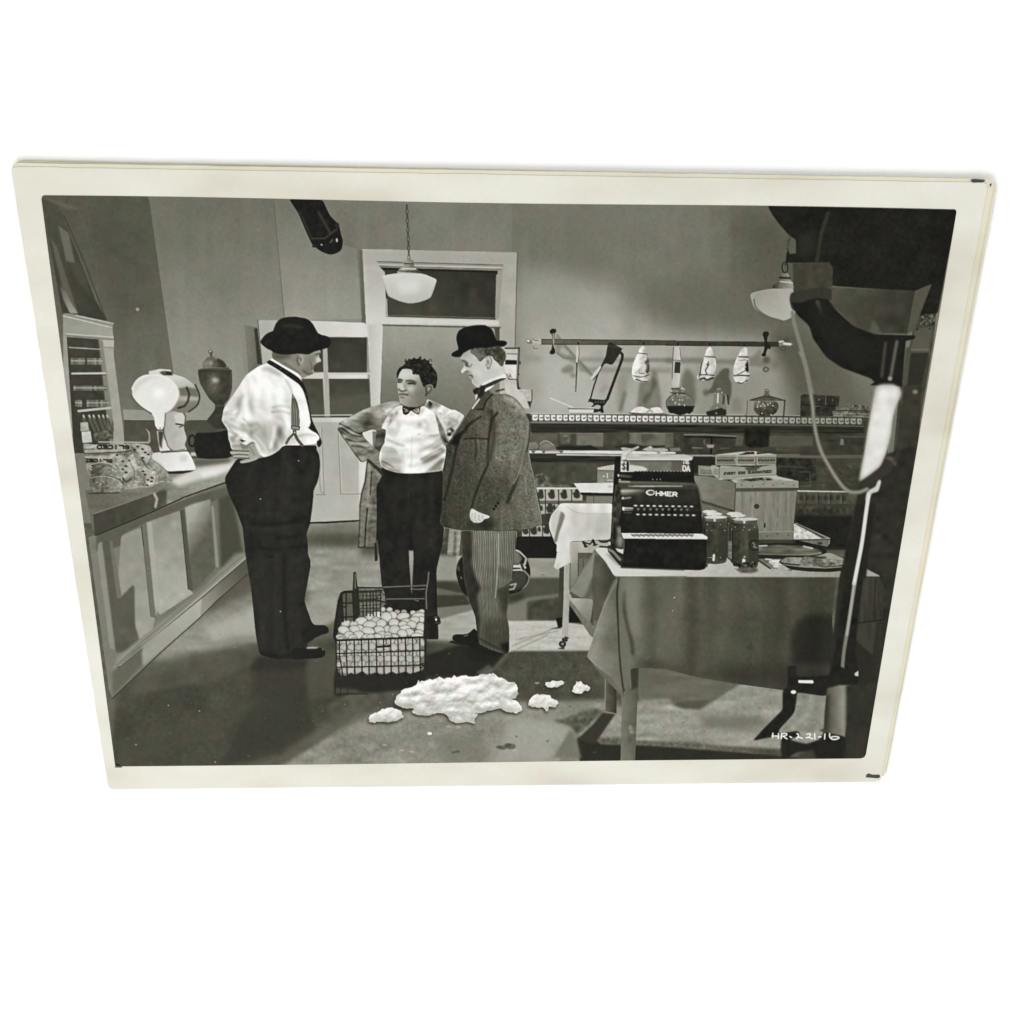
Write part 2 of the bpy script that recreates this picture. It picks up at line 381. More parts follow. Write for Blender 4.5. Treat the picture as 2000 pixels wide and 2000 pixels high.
# ---- left side: wall cabinet, counter, wares
F(0, 280, 500)
fl([(310,400),(520,500),(640,500),(400,430)], 102, blur=4, clip='wall2')
reg('window', 'shop_window', 'dim shop window at the upper left edge of the printed scene')
fl([(318,420),(440,470),(480,560),(720,1180),(810,1340),(580,1300),(470,1280)], (400,500,80,600,1250,68), 'window', tex=(3,14))
fl([(330,440),(440,470),(560,880),(600,900),(700,1180),(560,1000),(440,700)], 84, blur=4, clip='window', a=.7)
fl([(440,620),(520,680),(560,870),(565,905),(500,890),(480,780)], 106, blur=1.5, clip='window')
fl([(380,700),(430,780),(590,1280),(530,1285),(470,1080)], 96, blur=2, clip='window')
fl([(455,1080),(500,1120),(530,1190),(590,1285),(530,1285),(480,1180)], (480,1100,105,560,1270,150), blur=1.5, clip='window')
ln([(480,540),(640,900),(800,1330)], 2, 60, a=.7, blur=1)
ln([(600,520),(640,640),(720,900),(740,1100)], 3, 100, a=.5, blur=2)
el(1040,1255,14,12,150)
reg('cab', 'wall_cabinet', 'pale wooden wall cabinet with stocked shelves at the left edge of the printed scene')
reg('cab.sh', 'shelf', None, 'cab')
fl([(478,1282),(580,1296),(858,1358),(850,1400),(862,1490),(860,1600),(930,2150),(950,2330),(740,2330),(700,2200),(480,2200)], (500,1400,150,860,1500,158), 'cab', tex=(3,12))
fl([(480,1285),(855,1362),(845,1400),(835,1390),(475,1308)], 138, clip='cab', blur=1)
ln([(478,1302),(840,1388)], 2, 195); ln([(575,1300),(858,1360)], 1.6, 190)
ln([(500,1450),(850,1480)], 2.2, 120); ln([(500,1438),(855,1462)], 2, 188)
fl([(770,1490),(875,1490),(860,1540),(800,1545)], 175, clip='cab', blur=1); ln([(790,1540),(860,1540)], 1.6, 130)
fl([(505,1462),(745,1480),(770,1600),(840,2040),(860,2120),(852,2340),(560,2340)], (600,1500,70,700,2200,60), 'cab.sh', tex=(3,6))
fl([(745,1480),(775,1490),(850,2040),(860,2330),(835,2330)], 128, clip='cab', blur=1.5)
F(50, 650, 400)
ln([(410,138),(710,156)], 2, 165)
for y, h in ((272, 30), (525, 22), (668, 32)):
    for x in np.arange(440, 760, 22):
        xx = x+(y-272)*.1
        if (y == 272 and (555 < x < 575 or 640 < x < 660)) or (y == 668 and 500 < x < 545): continue
        fl([(xx-12,y-h),(xx+10,y-h),(xx+11,y+h),(xx-11,y+h)], 120+14*rng.standard_normal(), clip='cab.sh', blur=.6, a=.95)
        ln([(xx-8,y-h*.3),(xx+7,y-h*.2)], 1.6, 176, clip='cab.sh', blur=.4)
ln([(440,385),(752,382)], 4, 182); ln([(500,738),(800,708)], 4.5, 178)
ln([(440,400),(756,396)], 1.4, 40); 
for x in (545, 600, 640, 690, 730, 770): ln([(x, 780), (x+8, 805), (x+6, 815)], 3.5, 175, blur=.6); ln([(x+4, 815), (x+50, 920)], 6, 92, blur=1)
fl([(640,940),(820,915),(835,1000),(650,1020)], 92, blur=1, tex=(14,4), clip='cab.sh')
fl([(520,850),(590,845),(600,925),(520,930)], 165, tex=(8,5), blur=.6); fl([(530,935),(615,930),(630,1035),(540,1040)], 192, tex=(8,5), blur=.6)
# wainscot ledge behind mixer
reg('ledge', 'wall_ledge', 'pale ledge along the wall behind the white mixer')
fl([(920,725),(1200,735),(2100,730),(2100,820),(1540,828),(930,825)], 146, 'ledge')
reg('gap', 'printed_wall', 'dark wall below the ledge behind the white mixer')
fl([(930,826),(1540,830),(2100,822),(2100,1190),(930,1190)], 84, 'gap', tex=(3,10))
ln([(930,826),(1200,830)], 1.6, 60); ln([(1540,830),(1790,828)], 1.6, 60)
fl([(1720,830),(1810,920),(1640,940),(1540,900),(1540,840)], 80, blur=2, clip='gap')
ln([(690,1030),(1160,1035)], 3, 165, blur=1)
# counter
reg('ctr', 'shop_counter', 'long panelled shop counter running along the left side of the printed scene')
reg('ctr.top', 'countertop', None, 'ctr')
F(150, 950, 350, 1503)
fl([(100,430),(600,240),(1140,10),(1300,-40),(1500,400),(1450,720),(1190,945),(1035,1100),(300,1780),(270,1700)], (300,900,122,1100,700,112), 'ctr', tex=(2,18), sm=-1)
fl([(165,400),(540,235),(1000,80),(1280,0),(1300,130),(1000,130),(860,205),(600,300),(380,410),(380,500),(170,560)], 94, blur=2, clip='ctr')
fl([(375,415),(540,345),(600,820),(660,1100),(640,1200),(520,1290),(490,1180),(490,830),(370,940),(350,740)], (420,500,142,560,1100,152), blur=1.2, clip='ctr', tex=(3,14))
fl([(585,305),(870,205),(940,860),(980,900),(700,1080),(650,1000)], (700,300,142,800,900,165), blur=1.2, clip='ctr', tex=(4,14))
fl([(910,180),(950,160),(1120,110),(1170,680),(1000,870),(970,860)], (930,300,160,1090,400,96), blur=1.5, clip='ctr', tex=(3,10))
fl([(1125,140),(1190,110),(1210,690),(1165,680)], 112, blur=1.5, clip='ctr'); fl([(1130,160),(1150,170),(1195,680),(1168,680)], 140, blur=1, clip='ctr')
fl([(1190,110),(1300,60),(1400,560),(1210,700)], 78, blur=3, clip='ctr')
fl([(870,205),(905,190),(975,865),(935,860)], 88, blur=1, clip='ctr'); ln([(870,205),(935,860),(975,868)], 1.5, 55)
fl([(545,335),(585,310),(665,1100),(620,1090)], 112, blur=1, clip='ctr'); ln([(543,335),(560,500)], 1.6, 50); ln([(560,500),(620,1090),(665,1100)], 1.3, 95)
fl([(590,305),(630,300),(700,1000),(665,1090)], 165, blur=1, clip='ctr', a=.8)
fl([(180,480),(215,465),(325,1370),(280,1360),(175,560)], 138, blur=1, clip='ctr'); fl([(215,465),(280,450),(350,950),(480,820),(490,1170),(530,1290),(400,1390),(330,1400)], 92, blur=2, clip='ctr', tex=(3,14))
fl([(275,455),(300,455),(380,930),(340,940)], 112, blur=1.5, clip='ctr')
fl([(340,1440),(640,1190),(1040,880),(1330,560),(1420,560),(1420,620),(1060,930),(560,1330),(300,1560)], 150, blur=3, clip='ctr', a=.6)
fl([(560,1330),(800,1130),(1060,920),(1200,800),(1190,930),(1040,1100),(560,1510),(540,1450)], (600,1400,150,1150,850,172), blur=2, clip='ctr', tex=(3,16))
fl([(1050,930),(1420,620),(1450,640),(1450,725),(1190,945),(1040,1090)], (1050,1000,140,1400,720,84), blur=1, clip='ctr', a=.9)
fl([(300,1560),(540,1330),(550,1500),(300,1770)], 100, blur=3, clip='ctr')
ln([(350,1520),(560,1330),(1060,925),(1420,615)], 2, 78); ln([(330,1500),(540,1310),(900,1010),(1180,760),(1420,560)], 1.2, 100, a=.8); ln([(360,1505),(1060,905),(1420,596)], 1.6, 182, a=.7)
ln([(300,1775),(700,1398),(1030,1104),(1190,945),(1450,722)], 2, 60)
F(50, 650, 400)
fl([(560,1480),(900,1490),(1200,1430),(1330,1290),(1600,1190),(2070,1170),(2060,1290),(1980,1400),(1932,1400),(1180,1695),(660,1910),(640,1880)], (700,1500,104,1932,1250,150), 'ctr.top', tex=[(4,(40,8)),(2,4)])
fl([(640,1710),(1240,1500),(1330,1490),(1330,1620),(1180,1690),(655,1905)], (800,1700,70,1300,1560,84), blur=1, clip='ctr.top', tex=(3,10))
fl([(1230,1515),(1310,1480),(1335,1500),(1330,1570),(1250,1620)], 78, blur=3, clip='ctr.top')
ln([(640,1708),(900,1620),(1240,1500)], 1.8, 128)
fl([(1340,1500),(1932,1240),(2060,1200),(2060,1290),(1940,1395),(1340,1630)], (1400,1550,132,1900,1330,150), blur=2, clip='ctr.top', tex=[(5,(30,5)),(3,3)])
fl([(1360,1400),(1600,1280),(1932,1230),(2040,1220),(1980,1290),(1600,1400),(1450,1450)], 204, blur=5, clip='ctr.top')
fl([(1650,1310),(1930,1270),(1800,1350),(1660,1370)], 232, blur=5, clip='ctr.top', a=.8)
fl([(1600,1190),(1932,1185),(1932,1225),(1640,1260),(1590,1250)], 90, blur=3, clip='ctr.top', a=.8)
ln([(1215,1520),(1240,1570),(1225,1640)], 5, 165, blur=1.2)
ln([(660,1910),(1180,1696),(1500,1550),(1932,1395),(1990,1385)], 3, 44)
# wrapped loaves
reg('loaf', 'wrapped_bread', 'printed polka-dot wrapped loaves piled at the left end of the counter')
fl([(540,1040),(660,1060),(980,1050),(1060,1040),(1180,1070),(1200,1130),(1290,1200),(1320,1330),(1400,1380),(1360,1420),(1250,1420),(1180,1460),(1060,1470),(940,1480),(880,1510),(760,1510),(620,1525),(595,1400)], 126, 'loaf', tex=[(12,9),(8,4),(6,2)])
fl([(560,1050),(700,1040),(980,1050),(1000,1110),(820,1130),(560,1140)], 166, blur=1.5, clip='loaf', tex=(5,5))
fl([(1000,1050),(1060,1040),(1180,1075),(1190,1150),(1150,1230),(1080,1160)], 168, blur=1.5, clip='loaf', tex=(8,5))
fl([(560,1145),(860,1140),(960,1180),(1040,1340),(940,1400),(880,1280),(780,1210),(570,1200)], 156, blur=1.5, clip='loaf', tex=(8,5))
fl([(960,1170),(1050,1130),(1140,1260),(1230,1300),(1235,1410),(1130,1460),(1140,1330),(1040,1300)], 172, blur=1.2, clip='loaf', tex=(9,5))
fl([(1010,1120),(1090,1170),(1150,1250),(1060,1270)], 128, blur=1.5, clip='loaf')
fl([(615,1240),(700,1215),(800,1240),(890,1310),(900,1390),(850,1360),(720,1350),(615,1350)], (650,1250,84,880,1340,150), blur=1.5, clip='loaf', tex=(10,4))
fl([(600,1370),(700,1350),(850,1380),(920,1440),(880,1500),(760,1510),(620,1520)], (650,1400,92,880,1460,150), blur=1.5, clip='loaf', tex=(12,4))
fl([(930,1410),(1000,1380),(1130,1370),(1140,1460),(1000,1475),(930,1480)], 140, blur=1.5, clip='loaf', tex=(14,4))
for q in [[(560,1140),(820,1130),(1000,1110)],[(850,1250),(940,1400),(1000,1370)],[(615,1360),(760,1350),(900,1395),(920,1440)],[(1090,1180),(1150,1270),(1230,1300)],[(600,1515),(760,1512),(880,1508)]]: ln(q, 2.2, 52, blur=1, a=.85, sm=1)
for x, y in [(1060,1075),(1030,1105),(1105,1100),(1130,1130),(1160,1150),(1110,1180),(865,1155),(920,1215),(985,1205),(950,1260),(920,1290),(1110,1310),(1130,1340),(1155,1390),(1195,1370),(1190,1405),(950,1320),(1150,1440)]: el(x, y, 15, 9, 52, rot=.2, blur=.5, clip='loaf')
for _ in range(46):
    x, y = rng.uniform(600, 1380), rng.uniform(1180, 1500); ln([(x, y), (x+rng.normal(0, 22), y+rng.normal(0, 10))], 1.6, 205, a=.65, clip='loaf', blur=.4)
text('SLICED', 975, 1094, (-52, 0), (0, -30), 3, 42, blur=.3, clip='loaf')
text('SLICED', 815, 1222, (-46, -1), (0, -26), 2.8, 48, blur=.3, clip='loaf')
for q in [[(905,1400),(900,1340),(840,1260),(740,1222),(620,1240)],[(915,1440),(860,1385),(740,1352),(612,1368)],[(1240,1410),(1235,1330),(1150,1260)],[(1040,1360),(1030,1250),(970,1180)],[(1200,1130),(1190,1080),(1100,1045)]]: ln(q, 2, 190, blur=.8, a=.75, clip='loaf', sm=1)
ln([(560,1155),(800,1150)], 2, 70, a=.6); ln([(560,1100),(640,1095)], 3, 80, a=.6)
# white mixer
reg('mix', 'stand_mixer', 'white round-headed stand mixer on the counter')
reg('mix.head', 'mixer_head', None, 'mix'); reg('mix.base', 'mixer_base', None, 'mix')
fl([(1130,895),(1175,940),(1180,1030),(1150,1055),(1165,1000),(1160,950)], 150, 'mix', blur=.6)
fl([(1240,930),(1300,930),(1310,1000),(1370,1110),(1270,1120),(1250,1020)], 215, 'mix')
fl([(1250,930),(1310,930),(1290,1040),(1290,1100),(1260,1060)], 70, blur=2, clip='mix')
fl([(1320,760),(1420,740),(1500,760),(1520,830),(1490,890),(1525,1000),(1500,1060),(1530,1110),(1400,1120),(1350,1080),(1310,960)], (1330,900,170,1510,900,186), 'mix', tex=(3,8))
fl([(1400,780),(1480,740),(1505,800),(1495,870),(1430,880)], 200, blur=2, clip='mix'); ln([(1420,860),(1480,868)], 3, 60, blur=.8); ln([(1480,740),(1510,790),(1500,870),(1450,890)], 2, 70, blur=.8)
ln([(1310,960),(1340,1070),(1390,1120),(1500,1100)], 2, 110, blur=1)
fl([(1270,395),(1440,405),(1540,450),(1610,520),(1640,600),(1620,670),(1560,730),(1500,760),(1400,740),(1300,700)], (1450,420,205,1500,700,120), 'mix.head', sm=1)
fl([(1445,525),(1520,515),(1620,530),(1638,610),(1540,600),(1445,600)], 112, blur=2, clip='mix.head'); fl([(1440,600),(1640,610),(1625,640),(1440,640)], 165, blur=2, clip='mix.head')
ln([(1520,515),(1545,580),(1530,650),(1500,690),(1440,710)], 4, 56, blur=1); ln([(1600,490),(1640,590),(1620,680),(1540,745)], 3, 50, blur=.8, sm=1)
fl([(1165,365),(1270,343),(1370,350),(1390,400),(1240,400),(1165,395)], 205, 'mix.head'); fl([(1262,375),(1300,362),(1385,370),(1390,405),(1300,405)], 90, clip='mix.head', blur=1); fl([(1325,365),(1385,370),(1388,400),(1330,400)], 50, clip='mix.head', blur=1)
fl([(1165,395),(1280,400),(1370,440),(1440,520),(1452,600),(1400,700),(1320,760),(1200,765),(1090,700),(1010,610),(998,540),(1040,455),(1100,410)], 226, 'mix.head', sm=1)
fl([(1010,500),(1100,430),(1200,405),(1330,440),(1200,430),(1080,500),(1030,600)], 196, blur=4, clip='mix.head', a=.7)
el(1260,570,60,50,246, blur=6, clip='mix.head'); ln([(1440,520),(1452,600),(1400,700),(1320,760),(1200,765),(1090,700)], 2, 160, blur=1.5, sm=1)
ln([(998,540),(1010,610),(1090,700),(1190,765)], 2, 70, blur=1, sm=1)
fl([(1190,762),(1318,762),(1310,880),(1290,915),(1250,915),(1225,880),(1215,800)], 226, 'mix', sm=0); el(1272,900,7,7,60); ln([(1318,765),(1312,880),(1290,918),(1245,915)], 2, 110, blur=1)
fl([(1200,1135),(1350,1125),(1530,1112),(1570,1180),(1610,1280),(1590,1300),(1340,1310),(1290,1260),(1190,1190)], (1200,1150,205,1450,1280,232), 'mix.base')
ln([(1280,1130),(1530,1115)], 2, 90); fl([(1340,1312),(1600,1298),(1560,1315),(1480,1332),(1350,1334)], 34, blur=.8); el(1490,1185,40,34,205, blur=4, clip='mix.base')
fl([(1190,1190),(1290,1260),(1340,1330),(1400,1390),(1260,1350),(1200,1270)], 150, blur=3, clip='loaf,mix.base,ctr.top', tex=(10,4))
fl([(1560,1130),(1640,1130),(1660,1160),(1560,1165)], 190, blur=1.5)
# urn and jug
reg('urn', 'lidded_urn', 'dark metal lidded urn on a pedestal behind the counter')
reg('urn.lid', 'lid', None, 'urn')
F(400, 600, 300)
fl([(-85,820),(-60,960),(0,1060),(60,1160),(135,1225),(130,1290),(80,1360),(20,1430),(100,1530),(300,1530),(240,1400),(250,1280),(250,1225),(310,1160),(345,1040),(350,900),(340,790),(-80,790)], (-60,900,70,300,1150,62), 'urn', tex=(5,5))
fl([(40,830),(160,830),(190,1000),(120,1150),(30,1060)], 98, blur=8, clip='urn', tex=(5,4)); fl([(85,905),(130,890),(185,915),(160,950),(100,945)], 176, blur=3, clip='urn'); ln([(330,830),(335,1000),(300,1140)], 5, 78, blur=2, clip='urn')
fl([(-90,790),(-50,775),(300,770),(345,795),(340,808),(-80,812)], 88, 'urn'); ln([(-70,800),(340,800)], 1.6, 34); ln([(-20,770),(300,755)], 2.6, 110); ln([(-30,782),(300,772)], 1.6, 36)
fl([(-35,765),(-20,700),(20,640),(75,620),(160,630),(230,670),(270,720),(280,765)], (40,700,112,220,720,68), 'urn.lid', sm=0, tex=(7,4)); fl([(100,628),(190,640),(225,672),(150,655)], 186, blur=2, clip='urn.lid'); fl([(50,690),(95,680),(95,740),(60,730)], 160, blur=3, clip='urn.lid'); ln([(170,660),(240,740)], 6, 60, blur=2, clip='urn.lid')
fl([(35,560),(60,540),(95,545),(108,570),(95,600),(110,630),(60,630),(70,595)], 92, 'urn.lid'); ln([(60,560),(75,552)], 2, 190)
for y, t in ((1240, 90), (1300, 60), (1360, 80)): ln([(140, y), (235, y)], 2, t, blur=1)
el(175,1430,55,36,64,blur=2,clip='urn')
reg('jug', 'kettle', 'black kettle on the counter below the lidded urn')
fl([(-120,1620),(-100,1580),(160,1575),(300,1540),(330,1750),(350,1860),(300,1905),(60,1915),(-90,1900),(-130,1800)], 34, 'jug', tex=(2,6))
ln(ell(-160,1680,40,70), 4, 38, 'jug'); fl([(-260,1420),(20,1430),(150,1530),(150,1575),(-80,1580)], 0, a=0)
fl([(0,1445),(60,1460),(160,1545),(80,1580),(-80,1580)], 78, blur=1.5)
# ---- hose from above, pendant lamps
F(500, 300, 500)
reg('boom', 'microphone_boom', 'black microphone on its boom reaching in from the top edge of the printed scene')
fl([(250,345),(505,350),(560,470),(630,540),(640,600),(660,660),(650,730),(600,760),(550,765),(490,740),(425,690),(375,580),(320,450)], 34, 'boom', tex=(3,5), sm=0)
ln([(330,440),(420,640)], 4, 56, blur=2, clip='boom'); ln([(470,440),(560,600)], 5, 62, blur=2, clip='boom'); ln([(420,640),(520,640),(610,570)], 2.4, 74, blur=1, clip='boom')
ln([(560,500),(600,570)], 2, 20); el(497,690,8,5,180); el(612,655,7,14,185); el(440,700,16,12,50,'boom'); el(615,545,16,22,48,'boom'); ln([(580,650),(560,670)], 3, 90, blur=1)
reg('lamp', 'pendant_lamp', 'white glass pendant lamp on a chain in front of the transom window')
reg('lamp.shade', 'lamp_shade', None, 'lamp')
def chain(x, y, x1, y1, n):
    for i in range(n):
        f = (i+.5)/n; ln(ell(x+(x1-x)*f, y+(y1-y)*f, 4+5*(i % 2), (y1-y)/n*.55, n=10)+[ell(x+(x1-x)*f, y+(y1-y)*f, 4+5*(i % 2), (y1-y)/n*.55, n=10)[0]], 1.4, 68, 'lamp')
chain(1138, 385, 1155, 800, 12)
fl([(1115,800),(1150,795),(1190,805),(1190,830),(1200,860),(1240,890),(1250,905),(1065,905),(1075,880),(1115,855)], (1080,850,178,1230,870,90), 'lamp', tex=(6,3)); ln([(1118,830),(1190,832)], 2, 60); ln([(1075,885),(1240,890)], 2, 70); ln([(1110,868),(1205,870)], 2.5, 200)
fl([(945,925),(1060,905),(1160,902),(1270,910),(1366,950),(1362,975),(1340,1040),(1320,1090),(1250,1120),(1165,1135),(1090,1118),(1000,1080),(985,1040),(955,960)], (1150,905,205,1150,1130,182), 'lamp.shade', sm=0)
fl([(1060,960),(1240,960),(1220,1050),(1090,1060)], 214, blur=8, clip='lamp.shade'); ln([(945,928),(985,1045),(1000,1080),(1090,1118),(1165,1135),(1250,1120),(1320,1090),(1366,960)], 2.4, 160, blur=1.5, clip='lamp.shade')
# ---- rack on the wall
F(1020, 640, 300)
reg('rack', 'hanging_rack', 'long dark wall rail with ring finials from which wares hang')
SH = [(60,410,290,30),(190,590,90,22)]
for x, y, rx, ry in SH[:1]: el(x+90, y-20, 120, 26, 138, blur=6, clip='wall')
fl([(720,375),(1400,385),(1400,440),(730,430)], 134, blur=3, clip='wall', a=.7); fl([(1240,385),(1890,385),(1890,440),(1250,430)], 122, blur=2, clip='wall', a=.7); fl([(700,500),(1890,510),(1890,575),(730,560)], 132, blur=4, clip='wall', a=.65)
fl([(440,90),(470,160),(680,370),(800,480),(900,600),(860,610),(700,480),(500,370),(420,300),(410,150)], 128, blur=3, clip='wall', a=.8); fl([(500,240),(620,340),(560,350),(470,310)], 172, blur=3, clip='wall')
ln([(440,90),(560,250),(680,380),(880,600)], 3, 100, blur=1.5, a=.6); ln([(430,310),(520,380),(660,390)], 3, 100, blur=1.5, a=.6)
el(600,520,60,55,134,blur=4,clip='wall'); el(540,540,45,35,130,blur=4,clip='wall'); el(640,600,40,34,138,blur=4,clip='wall')
fl([(1200,600),(1360,560),(1300,800),(1240,1050),(1210,1040)], 138, blur=6, clip='wall', a=.8); ln([(1290,820),(1235,1040)], 7, 100, blur=3, a=.7); ln([(1060,740),(1000,800)], 8, 140, blur=4, a=.6)
fl([(1480,690),(1620,660),(1640,520),(1700,560),(1750,900),(1750,1020),(1440,1030)], 112, blur=4, clip='wall', a=.8, tex=(3,14)); fl([(1640,600),(1700,700),(1620,860),(1560,960),(1510,950),(1530,870),(1620,800)], 86, blur=4, clip='wall', a=.7)
fl([(240,145),(1932,162),(1932,220),(240,208)], (300,170,104,1500,190,82), 'rack', tex=(3,6)); ln([(240,146),(1932,163)], 1.3, 60); ln([(240,207),(1932,219)], 1.6, 52)
el(95,182,40,24,120,'rack'); el(80,172,18,12,215); fl([(130,160),(180,145),(238,140),(240,205),(180,205),(130,190)], 186, 'rack'); el(215,178,6,6,70)
for x, y in ((172,128),(170,228)): ln(ell(x,y,34,30,n=16)+[ell(x,y,34,30,n=16)[0]], 3, 168, 'rack'); ln(ell(x+2,y+4,38,34,n=16)[2:9], 1.2, 80)
reg('brk', 'rail_bracket', 'dark turned bracket at the left end of the wall rail')
fl([(345,40),(380,14),(425,18),(438,50),(410,75),(410,200),(395,235),(420,290),(415,330),(370,345),(340,315),(365,285),(380,240),(380,90),(350,70)], 46, 'brk', sm=0); fl([(385,75),(405,75),(410,190),(392,240),(385,180)], 150, blur=.6)
for x in (708,1115,1530): fl([(x-14,185),(x+12,185),(x+10,220),(x-4,225)], 40)
reg('steel', 'sharpening_steel', 'thin sharpening steel with a pale handle hanging from the rail')
fl([(695,230),(712,235),(715,330),(705,400),(700,445),(680,440),(682,300)], 196, 'steel'); ln([(712,235),(716,330),(702,440)], 1.2, 90); fl([(683,440),(700,445),(682,812),(670,812)], 66, 'steel')
reg('saw', 'hand_saw', 'black bow-framed meat saw hanging from the rail')
for q, w in [([(1245,320),(1262,340),(1255,400),(1180,600),(1070,900),(1030,940)], 5.5), ([(1050,380),(960,560),(900,740),(850,925)], 3), ([(850,905),(1050,925)], 4), ([(1010,960),(1000,1010),(1010,1060)], 5)]: ln(q, w, 48, 'saw')
fl([(850,900),(1040,930),(1080,910),(1040,985),(990,990),(950,970),(880,1005),(870,995),(910,960),(850,930),(820,945)], 46, 'saw'); fl([(905,1020),(960,1030),(1015,1000),(1020,1060),(1000,1080),(985,1055),(900,1075)], 42, 'saw'); 
for x in (925,960,995,1030): ln([(x,930),(x-8,942)], 1.5, 120)
fl([(985,480),(1000,500),(960,570),(885,655),(862,640),(930,540)], 200, 'saw'); ln([(1000,500),(960,570),(890,655)], 2, 70)
reg('clv', 'cleaver', 'dark broad cleaver hanging over the meat saw')
fl([(1080,200),(1110,182),(1150,200),(1180,225),(1272,265),(1135,480),(1050,445),(1010,500),(990,510),(1050,380)], 54, 'clv', tex=(2,6)); ln([(1075,225),(1272,265)], 1, 80)
def ham(k, label, pts, knot):
    reg(k, 'wrapped_ham', label); fl(pts, 205, k, sm=1, tex=[(8,8),(6,3)])
reg('str', 'hanging_string', None)
ham('ham1', 'largest cloth-wrapped ham, next to the meat saw', [(1525,235),(1560,280),(1570,330),(1600,420),(1612,520),(1595,620),(1570,680),(1500,685),(1420,670),(1385,600),(1390,480),(1430,380),(1460,320),(1480,270)], 0)
ln([(1455,320),(1575,330)], 2, 110); ln([(1395,605),(1500,620),(1600,590)], 2, 100, sm=1); fl([(1560,260),(1600,400),(1612,520),(1590,590),(1550,560),(1570,480),(1530,440),(1575,400)], 78, blur=1.5, clip='ham1', a=.85, tex=(20,4)); ln([(1440,560),(1480,520),(1460,570),(1540,580)], 1.6, 120); ln([(1430,650),(1490,670),(1570,680)], 2, 70); el(1445,480,34,70,226,blur=5,clip='ham1')
F(1300, 640, 300)
fl([(0,165),(1430,180),(1432,236),(0,222)], (100,190,76,1400,200,60), 'rack', tex=(3,6)); ln([(0,222),(1430,236)], 1.4, 46)
fl([(1430,170),(1480,165),(1520,190),(1590,190),(1610,215),(1560,235),(1430,235)], 128, 'rack'); ln([(1430,178),(1475,172)], 3, 200); ln([(1490,200),(1570,208)], 4, 205); ln(ell(1480,260,34,30,n=14), 2, 80); ln(ell(1520,145,24,18,n=10), 2, 84)
fl([(0,385),(400,380),(640,400),(850,400),(1100,370),(1200,260),(1210,430),(1300,480),(1240,500),(640,450),(0,450)], 110, blur=3, clip='wall', a=.65)
el(1270,410,50,50,94,blur=4,clip='wall'); el(1380,470,70,50,104,blur=8,clip='wall', a=.7); ln(ell(1262,525,32,24,n=14), 3, 88, blur=1); ln(ell(1445,365,24,24,n=12), 2, 104, blur=1)
reg('brk2', 'rail_bracket', 'dark turned bracket at the right end of the wall rail, beside its shadow')
fl([(1218,90),(1240,50),(1295,50),(1308,85),(1285,120),(1280,190),(1330,240),(1320,280),(1290,260),(1265,320),(1270,355),(1235,370),(1200,350),(1235,310),(1250,230),(1240,130)], 44, 'brk2')
fl([(200,640),(260,500),(330,560),(370,620),(390,900),(350,1000),(190,800)], 104, blur=5, clip='wall', a=.85); fl([(700,540),(740,510),(810,520),(800,640),(835,700),(830,860),(790,970),(780,840),(600,830),(500,830),(580,760),(620,640)], 86, blur=2.5, clip='wall', a=.85); el(510,820,40,40,104,blur=4,clip='wall'); fl([(840,880),(960,900),(960,1060),(840,1060)], 118, blur=6, clip='wall', a=.6)
reg('sal', 'salami', 'long wrapped salami with a dark band hanging from the rail')
fl([(145,235),(180,228),(198,260),(196,420),(190,580),(170,760),(90,762),(82,640),(88,440),(95,380),(105,280),(120,245)], (90,400,176,190,400,196), 'sal', tex=(4,5)); fl([(122,430),(192,432),(186,575),(112,572)], 62, clip='sal'); ln([(98,250),(90,420),(82,640)], 1.4, 80); ln([(90,408),(190,415)], 2, 110); ln([(180,250),(195,400)], 2, 120); ln([(75,766),(170,768)], 2, 60)
for x in (158,560,990): fl([(x-10,190),(x+10,190),(x+16,235),(x-14,235)], 50)
ham('ham2', 'cloth-wrapped ham leaning left, second from the wrapped salami', [(565,245),(595,290),(605,360),(630,400),(640,500),(620,580),(600,640),(500,665),(420,655),(400,620),(430,560),(450,440),(490,370),(520,280)], 0)
ln([(500,362),(625,372)], 2.5, 90); fl([(490,370),(450,440),(430,560),(410,640),(440,600),(460,480)], 50, blur=1, clip='ham2'); ln([(540,430),(520,470),(545,460),(500,540),(520,590)], 2.4, 80, blur=.6); ln([(430,595),(500,590),(610,600)], 2.4, 90); ln([(430,650),(480,635),(520,655),(600,630)], 3.5, 60, blur=1, sm=1)
ham('ham3', 'cloth-wrapped ham hanging nearest the right end of the rail', [(1000,255),(1028,270),(1035,360),(1055,420),(1050,540),(1060,620),(1010,690),(940,702),(880,680),(855,620),(860,500),(890,400),(930,330),(950,280)], 0)
ln([(918,365),(1040,370)], 2.5, 90); ln([(862,605),(950,600),(1050,605)], 2.6, 80, sm=1); fl([(1040,410),(1052,560),(1020,560),(1000,520),(1020,490),(1000,480)], 60, blur=1.2, clip='ham3'); ln([(930,580),(1000,540),(950,570),(900,590)], 2, 100); ln([(920,410),(1000,405),(1040,420)], 1.5, 120); ln([(900,690),(960,700),(1030,660)], 2, 80)
